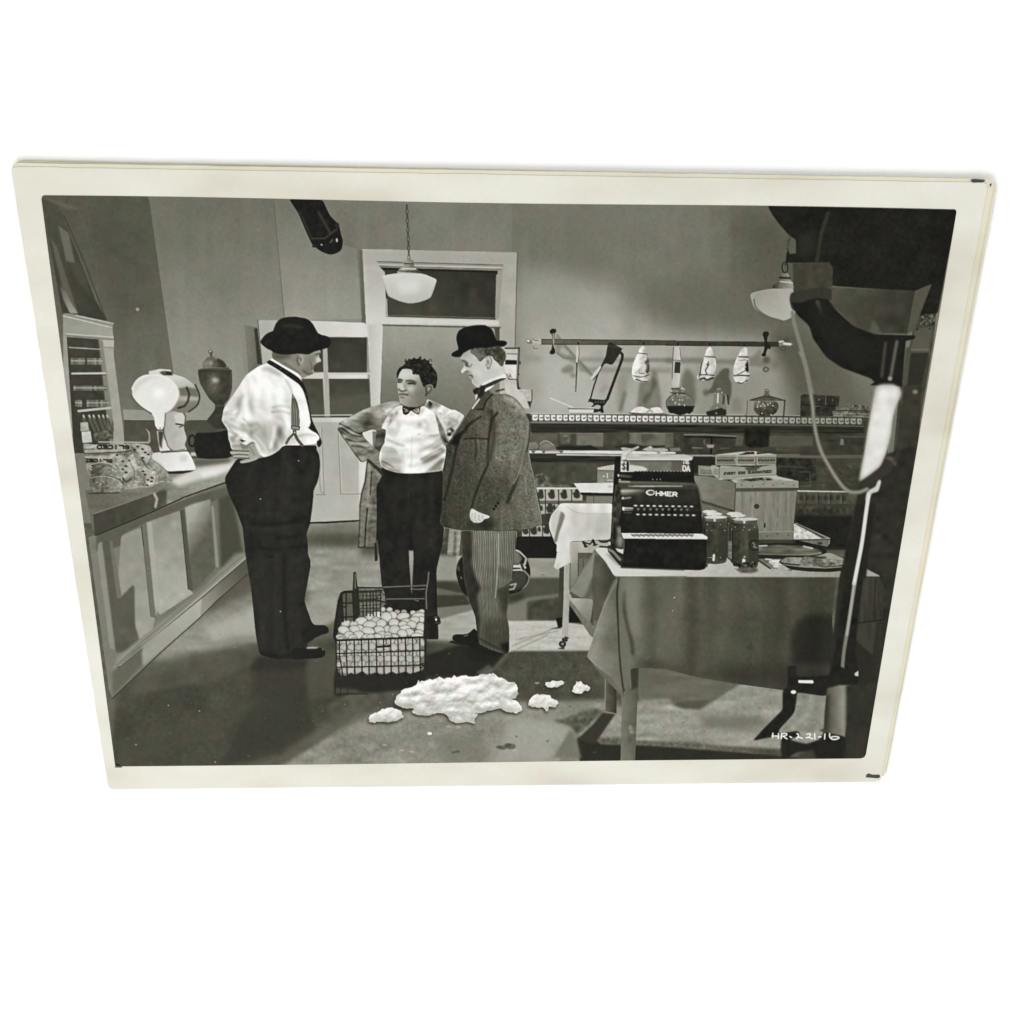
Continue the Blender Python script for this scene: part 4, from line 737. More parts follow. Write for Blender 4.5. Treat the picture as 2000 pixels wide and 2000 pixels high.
fl([(900,1530),(1010,1470),(1250,1480),(1600,1500),(1760,1530),(1760,1640),(1560,1660),(1300,1655),(1060,1630),(960,1570)], 46, 'pl'); fl([(920,1530),(1010,1470),(1250,1480),(1600,1500),(1766,1530),(1740,1570),(1400,1600),(1200,1590),(1060,1570)], 140, clip='pl', blur=.8, tex=[(12,8),(8,4)]); fl([(1180,1490),(1260,1460),(1400,1490),(1560,1520),(1650,1560),(1500,1590),(1300,1590),(1190,1580)], 118, 'pl', tex=[(16,5),(10,3)]); ln([(960,1560),(1200,1590),(1500,1605),(1760,1585)], 2, 150); ln([(960,1550),(1160,1568)], 3, 56); 
for x, y in [(1220,1495),(1360,1510),(1290,1545),(1470,1545),(1390,1560)]: el(x, y, 18, 8, 74, blur=.8)
# jars
def jar(k, label, x, y, w, h, dark, lid):
    reg(k, 'glass_jar', label); reg(k+'.lid', 'lid', None, k)
    fl([(x-w*.42,y),(x-w*.46,y+h*.12),(x-w*.5,y+h*.22),(x-w*.5,y+h*.85),(x-w*.44,y+h),(x,y+h+18),(x+w*.44,y+h),(x+w*.5,y+h*.85),(x+w*.5,y+h*.2),(x+w*.46,y+h*.12),(x+w*.42,y)], (x-w/2,y,dark,x+w*.1,y,dark+26), k, tex=[(6,6),(4,(4,20))])
    fl([(x+w*.1,y+h*.2),(x+w*.5,y+h*.2),(x+w*.5,y+h*.9),(x+w*.1,y+h*.95)], dark+6, clip=k, blur=2.5, a=.8)
    ln([(x-w*.08,y+h*.82),(x-w*.1,y+h*.93)], 4.5, 208, blur=.8, clip=k)
    ln([(x-w*.49,y+h*.2),(x-w*.49,y+h*.85)], 1.5, 36, clip=k); ln([(x+w*.49,y+h*.2),(x+w*.49,y+h*.85)], 1.8, 34, clip=k)
    fl([(x-w*.45,y-14),(x+w*.45,y-14),(x+w*.42,y+34),(x,y+42),(x-w*.42,y+34)], (x-w*.4,y,110,x+w*.4,y,84), k+'.lid', blur=.5); ln([(x-w*.05,y),(x-w*.05,y+30)], 4, 205, blur=1, clip=k+'.lid')
    fl([(x-w*.5,y-14),(x-w*.3,y-34),(x+w*.2,y-36),(x+w*.5,y-20),(x+w*.4,y-2),(x,y+6),(x-w*.35,y+2)], lid, k+'.lid', tex=(5,4))
    for _ in range(9): a0, b0 = x+rng.uniform(-.4,.4)*w, y+h*rng.choice([.14,.2,.27,.88,.93]); el(a0, b0, 7, 5, rng.choice([170,205]), blur=.5, clip=k)
F(1180, 860, 300)
jar('j1', 'jar behind the front left jar, partly hidden by the cash register', 1330, 915, 190, 520, 60, 205)
jar('j2', 'rearmost jar of the right-hand jars beside the crate', 1640, 940, 200, 560, 62, 205)
jar('j3', 'second jar of the left-hand jars, close to the cash register', 1385, 945, 215, 540, 56, 208)
jar('j4', 'jar just behind the largest front jar', 1685, 965, 210, 580, 60, 200)
fl([(1560,1270),(1620,1265),(1610,1500),(1560,1480)], 118, blur=1.5, tex=(12,(12,3)))
jar('j5', 'front left jar with a bright lid next to the cash register', 1405, 985, 296, 560, 54, 204)
jar('j6', 'largest front jar with a round label, farthest right of the jars', 1780, 1010, 336, 600, 56, 186)
el(1890,1320,62,64,62,clip='j6'); ln(ell(1892,1320,64,64)+[ell(1892,1320,64,64)[0]], 2, 36, clip='j6'); ln([(1870,1290),(1895,1310),(1880,1340),(1920,1350)], 2.5, 120, blur=.5); fl([(1620,1540),(1910,1540),(1900,1600),(1850,1610),(1660,1600)], 66, blur=1.5, clip='j6', tex=(24,4)); fl([(1745,1500),(1780,1500),(1780,1530),(1745,1530)], 215, blur=.5); el(1770,1470,14,12,170,blur=1); fl([(1640,1610),(1920,1600),(1940,1650),(1860,1675),(1720,1670)], 96, blur=2, tex=(8,4)); ln([(1620,1590),(1680,1605)], 3, 190, blur=.8)
# cash register
reg('reg', 'cash_register', 'old black cash register with rows of round keys on the draped table')
reg('reg.disp', 'price_window', None, 'reg'); reg('reg.keys', 'keyboard', None, 'reg'); reg('reg.draw', 'cash_drawer', None, 'reg')
fl([(140,205),(215,205),(200,420),(130,960),(100,1340),(85,1330),(95,1000),(110,700),(125,420)], 38, 'reg', tex=(4,8))
fl([(150,560),(200,560),(215,740),(190,1000),(220,1090),(240,1240),(255,1380),(140,1360),(90,1330),(100,1000)], 56, 'reg', tex=[(16,10),(8,4)])
fl([(160,1080),(215,1100),(245,1240),(240,1350),(170,1350)], 120, blur=3, clip='reg', tex=(8,10)); ln([(150,560),(120,800),(100,1300)], 2, 92, blur=1, a=.7)
fl([(170,205),(1120,230),(1130,420),(1140,520),(1190,600),(1230,900),(1235,1180),(210,1180),(215,1080),(190,1000),(225,860),(200,640),(185,540),(170,430)], 38, 'reg', tex=(3,8))
fl([(170,500),(300,515),(1130,545),(1170,590),(1180,615),(1130,625),(205,620),(185,540)], (300,500,84,300,620,66), blur=1.5, clip='reg', tex=(3,6)); fl([(300,578),(600,572),(1000,576),(980,585),(500,588),(310,584)], 225, blur=1.2, clip='reg'); fl([(190,515),(800,530),(1130,545),(1100,560),(200,540)], 102, blur=2, clip='reg')
fl([(205,625),(340,620),(540,640),(520,700),(400,705),(215,690)], 136, blur=4, clip='reg'); fl([(215,628),(520,630),(510,645),(215,650)], 205, blur=2.5, clip='reg'); fl([(540,610),(1190,620),(1200,800),(540,800),(300,780),(230,720)], 56, blur=8, clip='reg', tex=(5,12)); ln([(225,735),(330,720)], 3, 150, blur=1.5); el(240,728,14,12,210,blur=1)
ln([(1130,545),(1180,590),(1215,730),(1230,880)], 3, 92, blur=1)
fl(ell(585,660,58,36), 205); fl(ell(592,660,38,23), 84); text('HMER', 655, 642, (70, 4), (0, 48), 2.3, 228)
for x in (655,705,725,775,795,865): ln([(x-6,690),(x+8,690)], 1.4, 215)
fl([(170,430),(400,440),(1100,440),(1120,510),(300,515),(185,480)], 34, blur=1, clip='reg'); fl([(180,430),(360,455),(330,470),(190,460)], 110, blur=2, clip='reg'); el(182,445,10,16,215,blur=.6); el(200,500,14,8,205,blur=.8); ln([(190,520),(320,522)], 2, 170, blur=.8)
for x in (615, 665, 710): el(x, 495, 5, 9, 170, blur=.5)
fl([(210,215),(1100,232),(1090,400),(205,400)], 116, 'reg.disp', tex=(4,10)); fl([(850,240),(985,250),(985,400),(850,400)], 96, blur=2, clip='reg.disp'); fl([(985,245),(1100,245),(1090,402),(990,402)], 48, blur=1, clip='reg.disp'); fl([(215,265),(322,268),(322,395),(212,395)], 205, clip='reg.disp'); fl([(322,310),(480,330),(545,360),(540,385),(322,395)], 196, blur=1, clip='reg.disp'); fl([(212,385),(400,400),(990,395),(980,405),(212,408)], 205, blur=1, clip='reg.disp')
text('$', 228, 290, (58, 0), (0, 76), 2.6, 92); text('1', 275, 282, (60, 0), (0, 92), 5, 46); text('TE', 985, 250, (46, 0), (0, 42), 3.2, 186, blur=.4); text('DA', 992, 322, (48, 0), (0, 62), 3.2, 196, blur=.4)
fl([(215,170),(1000,180),(1125,210),(1110,240),(270,240),(220,262)], 186, 'reg.disp', blur=.6, tex=(8,(20,3))); ln([(290,240),(1100,242)], 2, 215); ln([(250,262),(1000,262)], 2.6, 86, blur=1, a=.7); fl([(235,130),(300,130),(275,240),(225,250)], 196, blur=1, tex=(12,4))
for i, x in enumerate(range(400, 1000, 42)): el(x, 402, 16 if i % 2 else 20, 12, 34, 'reg')
for r, (yy, x0, x1, n, t) in enumerate([(828,400,1105,10,215),(938,430,1130,10,212),(868,430,1050,9,110)]):
    for i in range(n):
        x = x0+(x1-x0)*i/(n-1); tt = t-(28 if i > 4 and r < 2 and i % 3 else 0)
        el(x, yy+i*1.2, 33 if r < 2 else 24, 15, 62, 'reg.keys' if r < 2 else None); el(x-2, yy+i*1.2-3, 22 if r < 2 else 15, 9, tt, blur=.7)
        if r == 2: ln([(x+8,yy-12),(x-6,yy+14)], 2, 130, blur=.6, a=.7)
fl([(232,845),(370,850),(365,880),(240,888)], 190, 'reg.keys', blur=1); ln([(250,868),(360,868)], 2, 80); el(245,862,14,22,235,blur=.8); fl([(240,910),(360,905),(340,920),(245,922)], 92, blur=1.5)
fl([(1060,860),(1220,860),(1225,888),(1060,886)], 60, blur=3, clip='reg')
fl([(220,1170),(1240,1180),(1305,1220),(1300,1248),(245,1238)], 212, 'reg.keys', tex=(3,8))
for i in range(13): x = 350+i*60; fl([(x,1178),(x+50,1180),(x+38,1204),(x+14,1204)], 150, blur=.8); ln([(x-8,1182),(x+10,1200),(x+38,1206),(x+52,1186)], 2, 84, blur=.6)
fl([(245,1238),(1300,1248),(1290,1400),(1285,1620),(1200,1640),(215,1600),(225,1560),(245,1400)], 36, 'reg.draw', tex=[(3,10),(2,5)]); ln([(250,1250),(245,1400)], 2, 130, a=.7); ln([(215,1598),(1000,1628)], 3, 66, blur=1); fl([(1282,1560),(1310,1560),(1300,1600),(1284,1600)], 60, blur=1)
fl([(60,1320),(100,1330),(250,1490),(225,1600),(180,1560),(50,1400),(45,1365)], 52, 'reg.draw'); ln([(60,1375),(110,1400),(200,1500)], 5, 150, blur=1, a=.8); fl([(20,1420),(100,1450),(190,1560),(215,1605),(120,1520)], 120, blur=4, clip='tb,tb.cloth')
fl([(90,1345),(130,1335),(170,1400),(250,1440),(250,1480),(180,1440)], 40, blur=.8)
# ---- wall appliance behind the man with the bowler hat
F(840, 620, 240)
reg('app', 'wall_telephone', 'white boxed appliance on the wall behind the man in the bowler hat')
fl([(1180,478),(1400,478),(1395,960),(1390,1100),(1440,1135),(1605,1140),(1600,1330),(1560,1450),(1400,1400),(1200,1200),(1150,900)], 190, 'app', tex=(6,8))
ln([(1185,485),(1400,485)], 3, 66); ln([(1398,480),(1372,980),(1385,1110)], 4, 72, blur=.8); ln([(1384,500),(1362,960)], 2, 140); fl([(1190,670),(1370,676),(1368,748),(1180,745)], 34, blur=.5); ln([(1210,570),(1390,575)], 2, 110); el(1418,718,12,30,60); el(1405,900,12,10,74)
fl([(1160,755),(1360,755),(1355,965),(1260,965),(1200,900)], 216, clip='app', blur=1, tex=(6,6)); ln([(1230,960),(1270,975),(1380,975)], 2.5, 86); el(1245,915,38,34,150,'app'); el(1235,905,18,18,225); ln([(1200,890),(1290,945)], 2, 100, a=.6)
fl([(1250,985),(1360,985),(1350,1080),(1260,1040)], 182, clip='app', blur=1); fl([(1375,1080),(1440,1125),(1390,1140)], 60); fl([(1400,1150),(1600,1145),(1598,1320),(1540,1310),(1470,1200)], 178, clip='app', blur=.8, tex=(8,6)); ln([(1603,1140),(1598,1330)], 2, 84); fl([(1530,1320),(1600,1325),(1575,1440)], 60, blur=1)
# ---- shiny round thing behind the legs
reg('ball', 'beach_ball', 'round glossy dark ball with pale seams on the floor behind the standing men')
F(820, 1040, 300)
fl([(600,300),(520,305),(470,400),(455,520),(490,640),(540,760),(610,815),(800,830),(1100,790),(1260,750),(1360,660),(1395,540),(1390,440),(1340,310),(1260,230),(1190,210)], 36, 'ball', tex=(3,6))
fl([(1180,240),(1240,250),(1290,330),(1250,400),(1175,410)], 112, blur=2, clip='ball', tex=(8,8)); fl([(1200,480),(1330,500),(1360,560),(1330,680),(1200,740),(1130,700),(1140,560)], 70, blur=4, clip='ball')
ln([(1195,215),(1260,245),(1340,320),(1320,400),(1270,430)], 4, 175, blur=1, clip='ball'); ln([(1160,425),(1260,425),(1320,440)], 5.5, 200, blur=1, clip='ball'); ln([(1160,475),(1250,470),(1310,480)], 3, 190, blur=.8, clip='ball'); ln([(1270,395),(1300,460)], 6, 60, blur=.8, clip='ball'); ln([(1255,400),(1280,470)], 2, 190, clip='ball'); ln([(1320,490),(1375,560),(1350,650),(1290,720)], 2.6, 150, blur=1, clip='ball', sm=1)
ln([(1140,660),(1210,645),(1180,710),(1120,720)], 3, 160, blur=.8, clip='ball'); ln([(480,430),(490,470)], 4, 90, blur=1.5); ln([(515,560),(525,580)], 3, 96, blur=1); fl([(470,380),(490,310),(540,290),(490,340)], 170, blur=1)
fl([(1100,800),(1300,760),(1320,830),(1130,900)], 62, blur=6, clip='floor')
# ---- middle man: white shirt, splashed coat
reg('m2', 'person', 'printed figure of a dark-haired man in a white shirt and open light coat, hands on hips, standing between the other two')
for k, n in (('coat','coat'),('shirt','shirt'),('trou','trousers'),('hair','hair'),('tie','bow_tie'),('shoe','shoe'),('hand','hand')): reg('m2.'+k, n, None, 'm2')
F(640, 900, 300)
fl([(500,0),(560,40),(690,180),(640,300),(615,700),(605,1000),(592,1092),(460,1088),(388,1088),(405,760),(405,560),(430,400),(470,260)], (420,500,122,600,500,106), 'm2.coat', tex=[(8,(6,24)),(6,6)])
fl([(500,80),(560,60),(555,400),(520,700),(490,900),(480,500),(500,300)], 150, blur=3, clip='m2.coat', a=.8); ln([(555,130),(535,430)], 2.5, 60, blur=1, clip='m2.coat'); ln([(500,600),(480,800),(465,1085)], 3, 40, blur=1, clip='m2.coat'); ln([(480,240),(430,400),(410,560)], 2, 52, blur=1, clip='m2.coat'); fl([(415,600),(450,500),(470,520),(450,640)], 170, blur=2, clip='m2.coat', a=.7); fl([(590,110),(690,180),(640,240),(620,200)], 160, blur=2, clip='m2.coat', a=.7); ln([(560,60),(640,90),(690,180)], 4, 50, blur=1.2, clip='m2.coat')
ln([(500,0),(470,260),(430,400),(405,560),(405,760),(390,1088),(462,1092),(592,1094)], 2.6, 58, blur=.8); fl([(430,420),(470,420),(460,1080),(400,1080),(410,600)], 106, blur=3, clip='m2.coat', a=.6)
fl([(592,1050),(615,1030),(635,1230),(630,1262),(595,1268)], 44)
fl([(1480,850),(1535,860),(1505,1172),(1430,1172)], 74, 'm2.coat'); fl([(1535,866),(1672,878),(1672,1000),(1655,1200),(1508,1190),(1515,1050)], (1520,1000,140,1660,1000,152), 'm2.coat', tex=(5,(6,30))); ln([(1605,900),(1595,1180)], 5, 104, blur=2, clip='m2.coat')
fl([(1620,1195),(1690,1205),(1640,1260),(1630,1310)], 165, blur=1)
fl([(690,60),(850,140),(980,158),(1100,162),(1250,150),(1450,120),(1465,480),(1420,790),(1470,850),(1445,1080),(1412,1200),(1372,1380),(1375,1600),(1385,1932),(1400,2250),(1350,2250),(1230,2250),(800,1900),(700,1830),(735,1740),(710,1640),(680,1560),(650,1200),(635,1010),(612,1000),(620,700),(615,320),(650,260),(690,190),(660,100)], (700,600,36,1400,800,40), 'm2.trou', tex=[(3,20),(2,6)])
fl([(1025,1130),(1078,1132),(1082,1230),(1075,1400),(1062,1700),(1048,1560),(1030,1300)], (1050,1130,160,1050,1600,120), 'floor', blur=.6)
fl([(650,200),(900,260),(1250,260),(1450,200),(1440,360),(1000,380),(640,360)], 46, blur=10, clip='m2.trou', a=.6); ln([(1050,400),(1040,800),(1050,1130)], 3, 26, blur=2, a=.7); fl([(760,520),(1000,540),(1340,520),(1300,760),(800,780)], 46, blur=14, clip='m2.trou', a=.6)
F(820, 1040, 300)
fl([(100,1060),(180,1050),(235,1040),(265,1110),(268,1150),(200,1182),(110,1186),(90,1150)], 34, 'm2.shoe'); el(208,1098,12,18,225,blur=.6); ln([(180,1070),(230,1055)], 2, 90, blur=.8); ln([(200,1140),(250,1130)], 2, 80, blur=.8)
F(640, 680, 300)
# door seen through the bent arm stays; sleeve
fl([(930,655),(850,665),(730,688),(560,740),(460,775),(330,840),(205,912),(150,935),(130,990),(125,1020),(200,1140),(270,1230),(320,1310),(380,1390),(435,1448),(510,1410),(660,1310),(640,1290),(585,1250),(530,1190),(480,1150),(430,1066),(500,1045),(570,1022),(620,1040),(590,1180),(583,1240),(640,1300),(662,1310),(720,1190),(740,1090),(760,900),(940,740)], (200,900,142,700,1100,134), 'm2.coat', tex=[(10,12),(8,5),(4,2)])
fl([(560,745),(730,690),(900,665),(920,720),(800,800),(700,860),(600,800)], 162, blur=5, clip='m2.coat', tex=(10,6)); fl([(330,845),(460,780),(520,760),(440,840),(330,920),(240,950)], 190, blur=4, clip='m2.coat', a=.8, tex=(10,6)); fl([(200,910),(330,850),(300,900),(220,940)], 205, blur=2, clip='m2.coat', a=.8)
fl([(420,850),(540,840),(620,900),(640,1020),(500,1040),(420,1060),(400,960)], 90, blur=6, clip='m2.coat', a=.9); fl([(500,860),(560,900),(520,1000),(450,1020)], 66, blur=4, clip='m2.coat', a=.8); fl([(230,920),(400,880),(430,1040),(330,1010)], 116, blur=6, clip='m2.coat', a=.7)
ln([(145,950),(230,990),(330,1050),(400,1075),(470,1050),(570,1025)], 3.2, 48, blur=1, clip='m2.coat', sm=1)
for q, t in [([(180,1000),(280,1080),(400,1110),(440,1090)],66), ([(170,1050),(300,1130),(430,1160),(480,1160)],74), ([(230,1140),(360,1180),(470,1170)],62), ([(300,1230),(420,1240),(520,1290)],84), ([(360,1320),(450,1340),(560,1300)],92), ([(140,1010),(200,1020),(260,1060)],60)]: ln(q, 4, t, blur=1.6, clip='m2.coat', sm=1, a=.9)
for q in [[(160,970),(260,1030),(380,1090)],[(210,1100),(340,1150),(460,1150)],[(280,1190),(400,1200),(500,1230)],[(400,1280),(520,1270),(560,1260)]]: ln(q, 4, 172, blur=1.8, clip='m2.coat', sm=1, a=.7)
ln([(130,1020),(200,1140),(320,1310),(435,1448),(510,1412)], 2.4, 56, blur=.8, clip='m2.coat')
fl([(620,1040),(735,1020),(722,1190),(660,1310),(585,1245)], 78, blur=1, clip='m2.coat', tex=(5,6)); fl([(600,1200),(660,1130),(700,1180),(650,1280)], 100, blur=5, clip='m2.coat', a=.7)
fl([(510,1395),(560,1350),(655,1312),(670,1400),(690,1520),(640,1510),(580,1460)], 134, 'm2.hand', tex=(4,6)); ln([(520,1410),(600,1480),(680,1540)], 3, 50, blur=1); ln([(640,1400),(600,1420)], 2, 108, blur=1); ln([(650,1450),(590,1450)], 2, 108, blur=1)
ln([(505,1405),(560,1470),(650,1540),(690,1590)], 4, 52, blur=1)
# right shoulder
fl([(1255,640),(1330,670),(1430,715),(1520,760),(1560,780),(1600,778),(1660,810),(1725,850),(1680,930),(1640,1000),(1580,1070),(1540,1200),(1480,1200),(1420,1100),(1380,900),(1200,760),(1240,700)], 214, 'm2.coat', tex=[(10,10),(7,5)])
fl([(1260,650),(1400,700),(1420,740),(1300,770),(1220,760)], 142, blur=3, clip='m2.coat', tex=(20,5)); fl([(1270,655),(1320,700),(1300,730),(1270,700)], 50, blur=1.5, clip='m2.coat'); fl([(1540,880),(1640,900),(1650,960),(1560,1010),(1490,990)], 132, blur=4, clip='m2.coat', tex=(20,6)); fl([(1500,1030),(1560,1000),(1600,1040),(1550,1110),(1500,1110)], 60, blur=2.5, clip='m2.coat', tex=(26,5)); el(1530,1050,26,24,216,blur=2,clip='m2.coat'); el(1535,1085,18,24,34,blur=1,clip='m2.coat')
fl([(930,720),(870,740),(800,800),(730,900),(690,990),(680,1010),(740,1030),(735,1090),(722,1150),(722,1190),(690,1240),(660,1305),(650,1400),(665,1480),(720,1520),(800,1550),(900,1572),(1000,1580),(1150,1578),(1300,1562),(1448,1545),(1470,1440),(1500,1300),(1490,1240),(1440,1180),(1400,1050),(1380,900),(1360,830),(1260,760),(1180,720),(1060,790)], 232, 'm2.shirt', tex=[(4,14),(3,5)])
fl([(700,1230),(760,1240),(850,1270),(900,1330),(935,1400),(945,1470),(930,1560),(800,1545),(700,1500),(665,1440),(680,1300)], 182, blur=2.5, clip='m2.shirt', tex=(5,10)); ln([(690,1420),(760,1460),(830,1500)], 2.4, 120, blur=1.5, clip='m2.shirt'); ln([(700,1500),(820,1550),(950,1565)], 2.4, 150, blur=2, clip='m2.shirt')
fl([(1470,1380),(1440,1545),(1260,1560),(1340,1480),(1420,1420)], 138, blur=3, clip='m2.shirt'); fl([(1200,1420),(1300,1350),(1460,1280),(1480,1300),(1380,1380),(1220,1430)], 128, blur=4, clip='m2.shirt'); fl([(1330,1250),(1440,1170),(1460,1210),(1380,1260),(1280,1310)], 150, blur=4, clip='m2.shirt')
fl([(1150,1280),(1340,1200),(1420,1100),(1430,1130),(1350,1230),(1160,1300)], 200, blur=4, clip='m2.shirt'); fl([(1220,1020),(1330,1040),(1380,1010),(1380,1080),(1240,1080)], 190, blur=7, clip='m2.shirt'); fl([(750,1020),(860,1000),(860,1060),(760,1110)], 192, blur=6, clip='m2.shirt'); fl([(1040,1430),(1070,1410),(1060,1470),(1030,1480)], 196, blur=2.5, clip='m2.shirt'); fl([(730,1120),(900,1210),(1000,1260),(880,1230),(740,1170)], 208, blur=4, clip='m2.shirt')
fl([(960,850),(1060,830),(1100,1100),(1060,1500),(980,1500),(960,1200)], 244, blur=10, clip='m2.shirt', a=.8); fl([(1130,940),(1180,930),(1190,990),(1140,990)], 180, blur=4, clip='m2.shirt'); el(1150,1087,12,4,110,blur=.5); fl([(1130,880),(1200,820),(1240,760),(1180,740),(1140,830)], 170, blur=4, clip='m2.shirt', tex=(18,5))
fl([(940,720),(920,790),(860,870),(770,900),(740,860),(820,780)], 176, blur=4, clip='m2.shirt', tex=(24,6)); fl([(780,880),(850,860),(800,960),(740,1010),(720,960)], 170, blur=3, clip='m2.shirt', tex=(20,5)); fl([(720,790),(800,750),(840,760),(740,850)], 222, blur=2, clip='m2.shirt,m2.coat'); fl([(680,980),(740,900),(780,900),(740,1000)], 224, blur=2, clip='m2.shirt,m2.coat')
fl([(1350,820),(1370,850),(1420,930),(1470,1030),(1500,1130),(1480,1180),(1430,1130),(1400,1000),(1370,900)], 116, blur=1, clip='m2.shirt,m2.coat', tex=(16,6)); ln([(1380,850),(1440,950),(1490,1070)], 2.2, 200, blur=.6, a=.7); fl([(1420,1120),(1500,1140),(1540,1200),(1480,1240)], 66, blur=3, clip='m2.shirt,m2.coat')
# head
fl([(985,700),(1210,640),(1250,650),(1200,730),(1100,800),(1000,780)], 92, 'm2')
fl([(872,390),(880,330),(905,295),(945,262),(1090,270),(1160,330),(1195,440),(1240,470),(1300,455),(1325,480),(1315,540),(1270,600),(1255,600),(1260,640),(1215,700),(1150,735),(1060,750),(990,735),(930,700),(905,675),(905,640),(895,600),(890,560),(892,520),(878,490),(880,440)], (900,400,188,1260,560,122), 'm2', tex=[(4,10),(2,4)])
fl([(900,300),(1000,280),(1120,310),(1130,380),(1000,400),(900,380)], 198, blur=6, clip='m2', a=.8); fl([(1100,560),(1200,440),(1240,600),(1160,720),(1040,745),(980,725),(1080,660)], 116, blur=8, clip='m2', a=.7)
fl([(985,430),(1060,410),(1120,435),(1115,460),(1040,465),(990,455)], 92, blur=3, clip='m2'); fl([(878,400),(935,395),(940,430),(880,435)], 92, blur=2.5, clip='m2'); fl([(885,300),(960,280),(1060,300),(1060,380),(960,400),(885,380)], 206, blur=6, clip='m2', a=.7); fl([(1000,470),(1100,470),(1090,540),(1020,560),(990,520)], 190, blur=5, clip='m2', a=.8); fl([(885,450),(925,450),(915,500),(895,560)], 186, blur=3, clip='m2', a=.8); ln([(985,410),(1050,408),(1112,432)], 2.4, 66, blur=1, clip='m2', sm=1); ln([(878,398),(905,390),(940,404)], 2.6, 56, blur=1, clip='m2'); ln([(1020,446),(1060,440),(1100,452)], 2.4, 44, blur=.8); ln([(885,428),(925,428)], 2.4, 48, blur=.8); el(1062,446,9,6,36); el(905,428,7,6,40)
fl([(930,440),(965,480),(985,520),(960,535),(925,530),(900,515),(915,480)], 196, blur=2, clip='m2'); ln([(895,515),(920,540),(960,540),(990,525)], 3, 92, blur=1.2, clip='m2', sm=1); fl([(960,455),(990,500),(990,520),(965,500)], 130, blur=2, clip='m2')
ln([(895,585),(940,576),(1010,588)], 2.8, 66, blur=1, clip='m2', sm=1); fl([(905,590),(960,592),(990,600),(950,612),(915,606)], 140, blur=1.5, clip='m2'); ln([(915,620),(960,625)], 2.4, 100, blur=1.2, clip='m2'); ln([(1000,540),(1050,590),(1060,620)], 2.4, 118, blur=1.8, clip='m2', a=.7); fl([(925,640),(980,640),(990,700),(930,690)], 156, blur=4, clip='m2', a=.7)
ln([(1250,500),(1290,480),(1300,520),(1270,560),(1240,580)], 2.6, 84, blur=1, sm=1); ln([(1235,490),(1245,560),(1235,600)], 3, 70, blur=1.2); fl([(1255,500),(1290,490),(1290,520),(1262,540)], 158, blur=1.5, clip='m2')
fl([(872,385),(868,310),(900,250),(960,220),(1000,160),(1080,132),(1110,140),(1160,128),(1200,150),(1250,150),(1290,200),(1330,250),(1370,300),(1385,360),(1378,440),(1362,500),(1335,508),(1325,465),(1290,455),(1240,470),(1215,502),(1190,455),(1170,400),(1150,330),(1100,320),(1070,300),(1060,272),(1000,262),(945,265),(912,310),(895,350),(885,385)], 36, 'm2.hair', tex=[(10,4),(4,8)], sm=0)
for _ in range(60):
    x, y = rng.uniform(980, 1370), rng.uniform(140, 440); q = [(x,y),(x+rng.uniform(5,30),y-rng.uniform(-10,20)),(x+rng.uniform(10,40),y+rng.uniform(0,30))]; ln(q, 1.6, rng.choice([66,84,20]), a=.6, clip='m2.hair', sm=1, blur=.5)
for x, y, r in [(985,170,14),(1030,148,16),(1090,134,16),(1160,132,16),(1220,146,17),(1270,168,18),(1300,212,16),(890,300,12),(1350,500,12),(1085,318,18),(1125,325,16)]: el(x, y, r, r*.8, 38, 'm2.hair')
for q in [[(1255,168),(1290,140),(1312,165)],[(1150,122),(1165,104),(1180,122)],[(1000,160),(975,150),(985,138)],[(1070,300),(1090,330),(1110,310),(1140,330)]]: ln(q, 1.5, 56, blur=.5, sm=1)
fl([(935,735),(975,728),(1020,745),(1045,780),(1100,768),(1130,740),(1170,735),(1168,800),(1150,840),(1110,830),(1050,785),(1020,830),(990,845),(950,835)], 54, 'm2.tie', tex=(10,5)); fl([(1070,775),(1160,745),(1160,820),(1110,820)], 150, blur=1, clip='m2.tie', tex=(30,4)); ln([(960,760),(1000,780),(975,800),(1010,790)], 1.8, 150, blur=.5); fl([(1020,745),(1110,745),(1100,775),(1040,780)], 28, blur=1)
for q, w, t in [([(760,1060),(820,1110),(860,1080)],4,176), ([(740,1140),(840,1190),(960,1230)],3.5,186), ([(1200,1440),(1300,1400),(1400,1330),(1470,1290)],4,112), ([(1180,1400),(1300,1330),(1440,1260)],3.5,140), ([(1150,1290),(1280,1240),(1420,1160)],4,170), ([(1280,1100),(1360,1100),(1410,1080)],3,176), ([(1250,1560),(1360,1480),(1450,1400)],4,120), ([(930,1330),(950,1440),(940,1550)],4,196), ([(1060,1100),(1055,1300),(1050,1540)],1.4,214), ([(690,1300),(740,1260),(840,1270)],3,196), ([(700,1480),(780,1520),(900,1550)],3,140), ([(860,900),(900,960),(880,1040)],4,200), ([(1210,900),(1260,960),(1250,1040)],4,196)]: ln(q, w*1.3, t, blur=w*.7, clip='m2.shirt', a=.8, sm=1)
for _ in range(34):
    x, y = rng.uniform(720, 1000), rng.uniform(680, 980); el(x, y, rng.uniform(6, 22), rng.uniform(5, 14), rng.choice([110, 140, 225]), rot=rng.uniform(0, 3), blur=1.2, clip='m2.coat', a=.5)
for _ in range(34):
    x, y = rng.uniform(1260, 1680), rng.uniform(680, 1060); el(x, y, rng.uniform(6, 20), rng.uniform(5, 12), rng.choice([120, 150, 228]), rot=rng.uniform(0, 3), blur=1.2, clip='m2.coat', a=.5)
fl([(1030,790),(1080,800),(1110,850),(1040,860)], 196, blur=2, clip='m2.shirt')

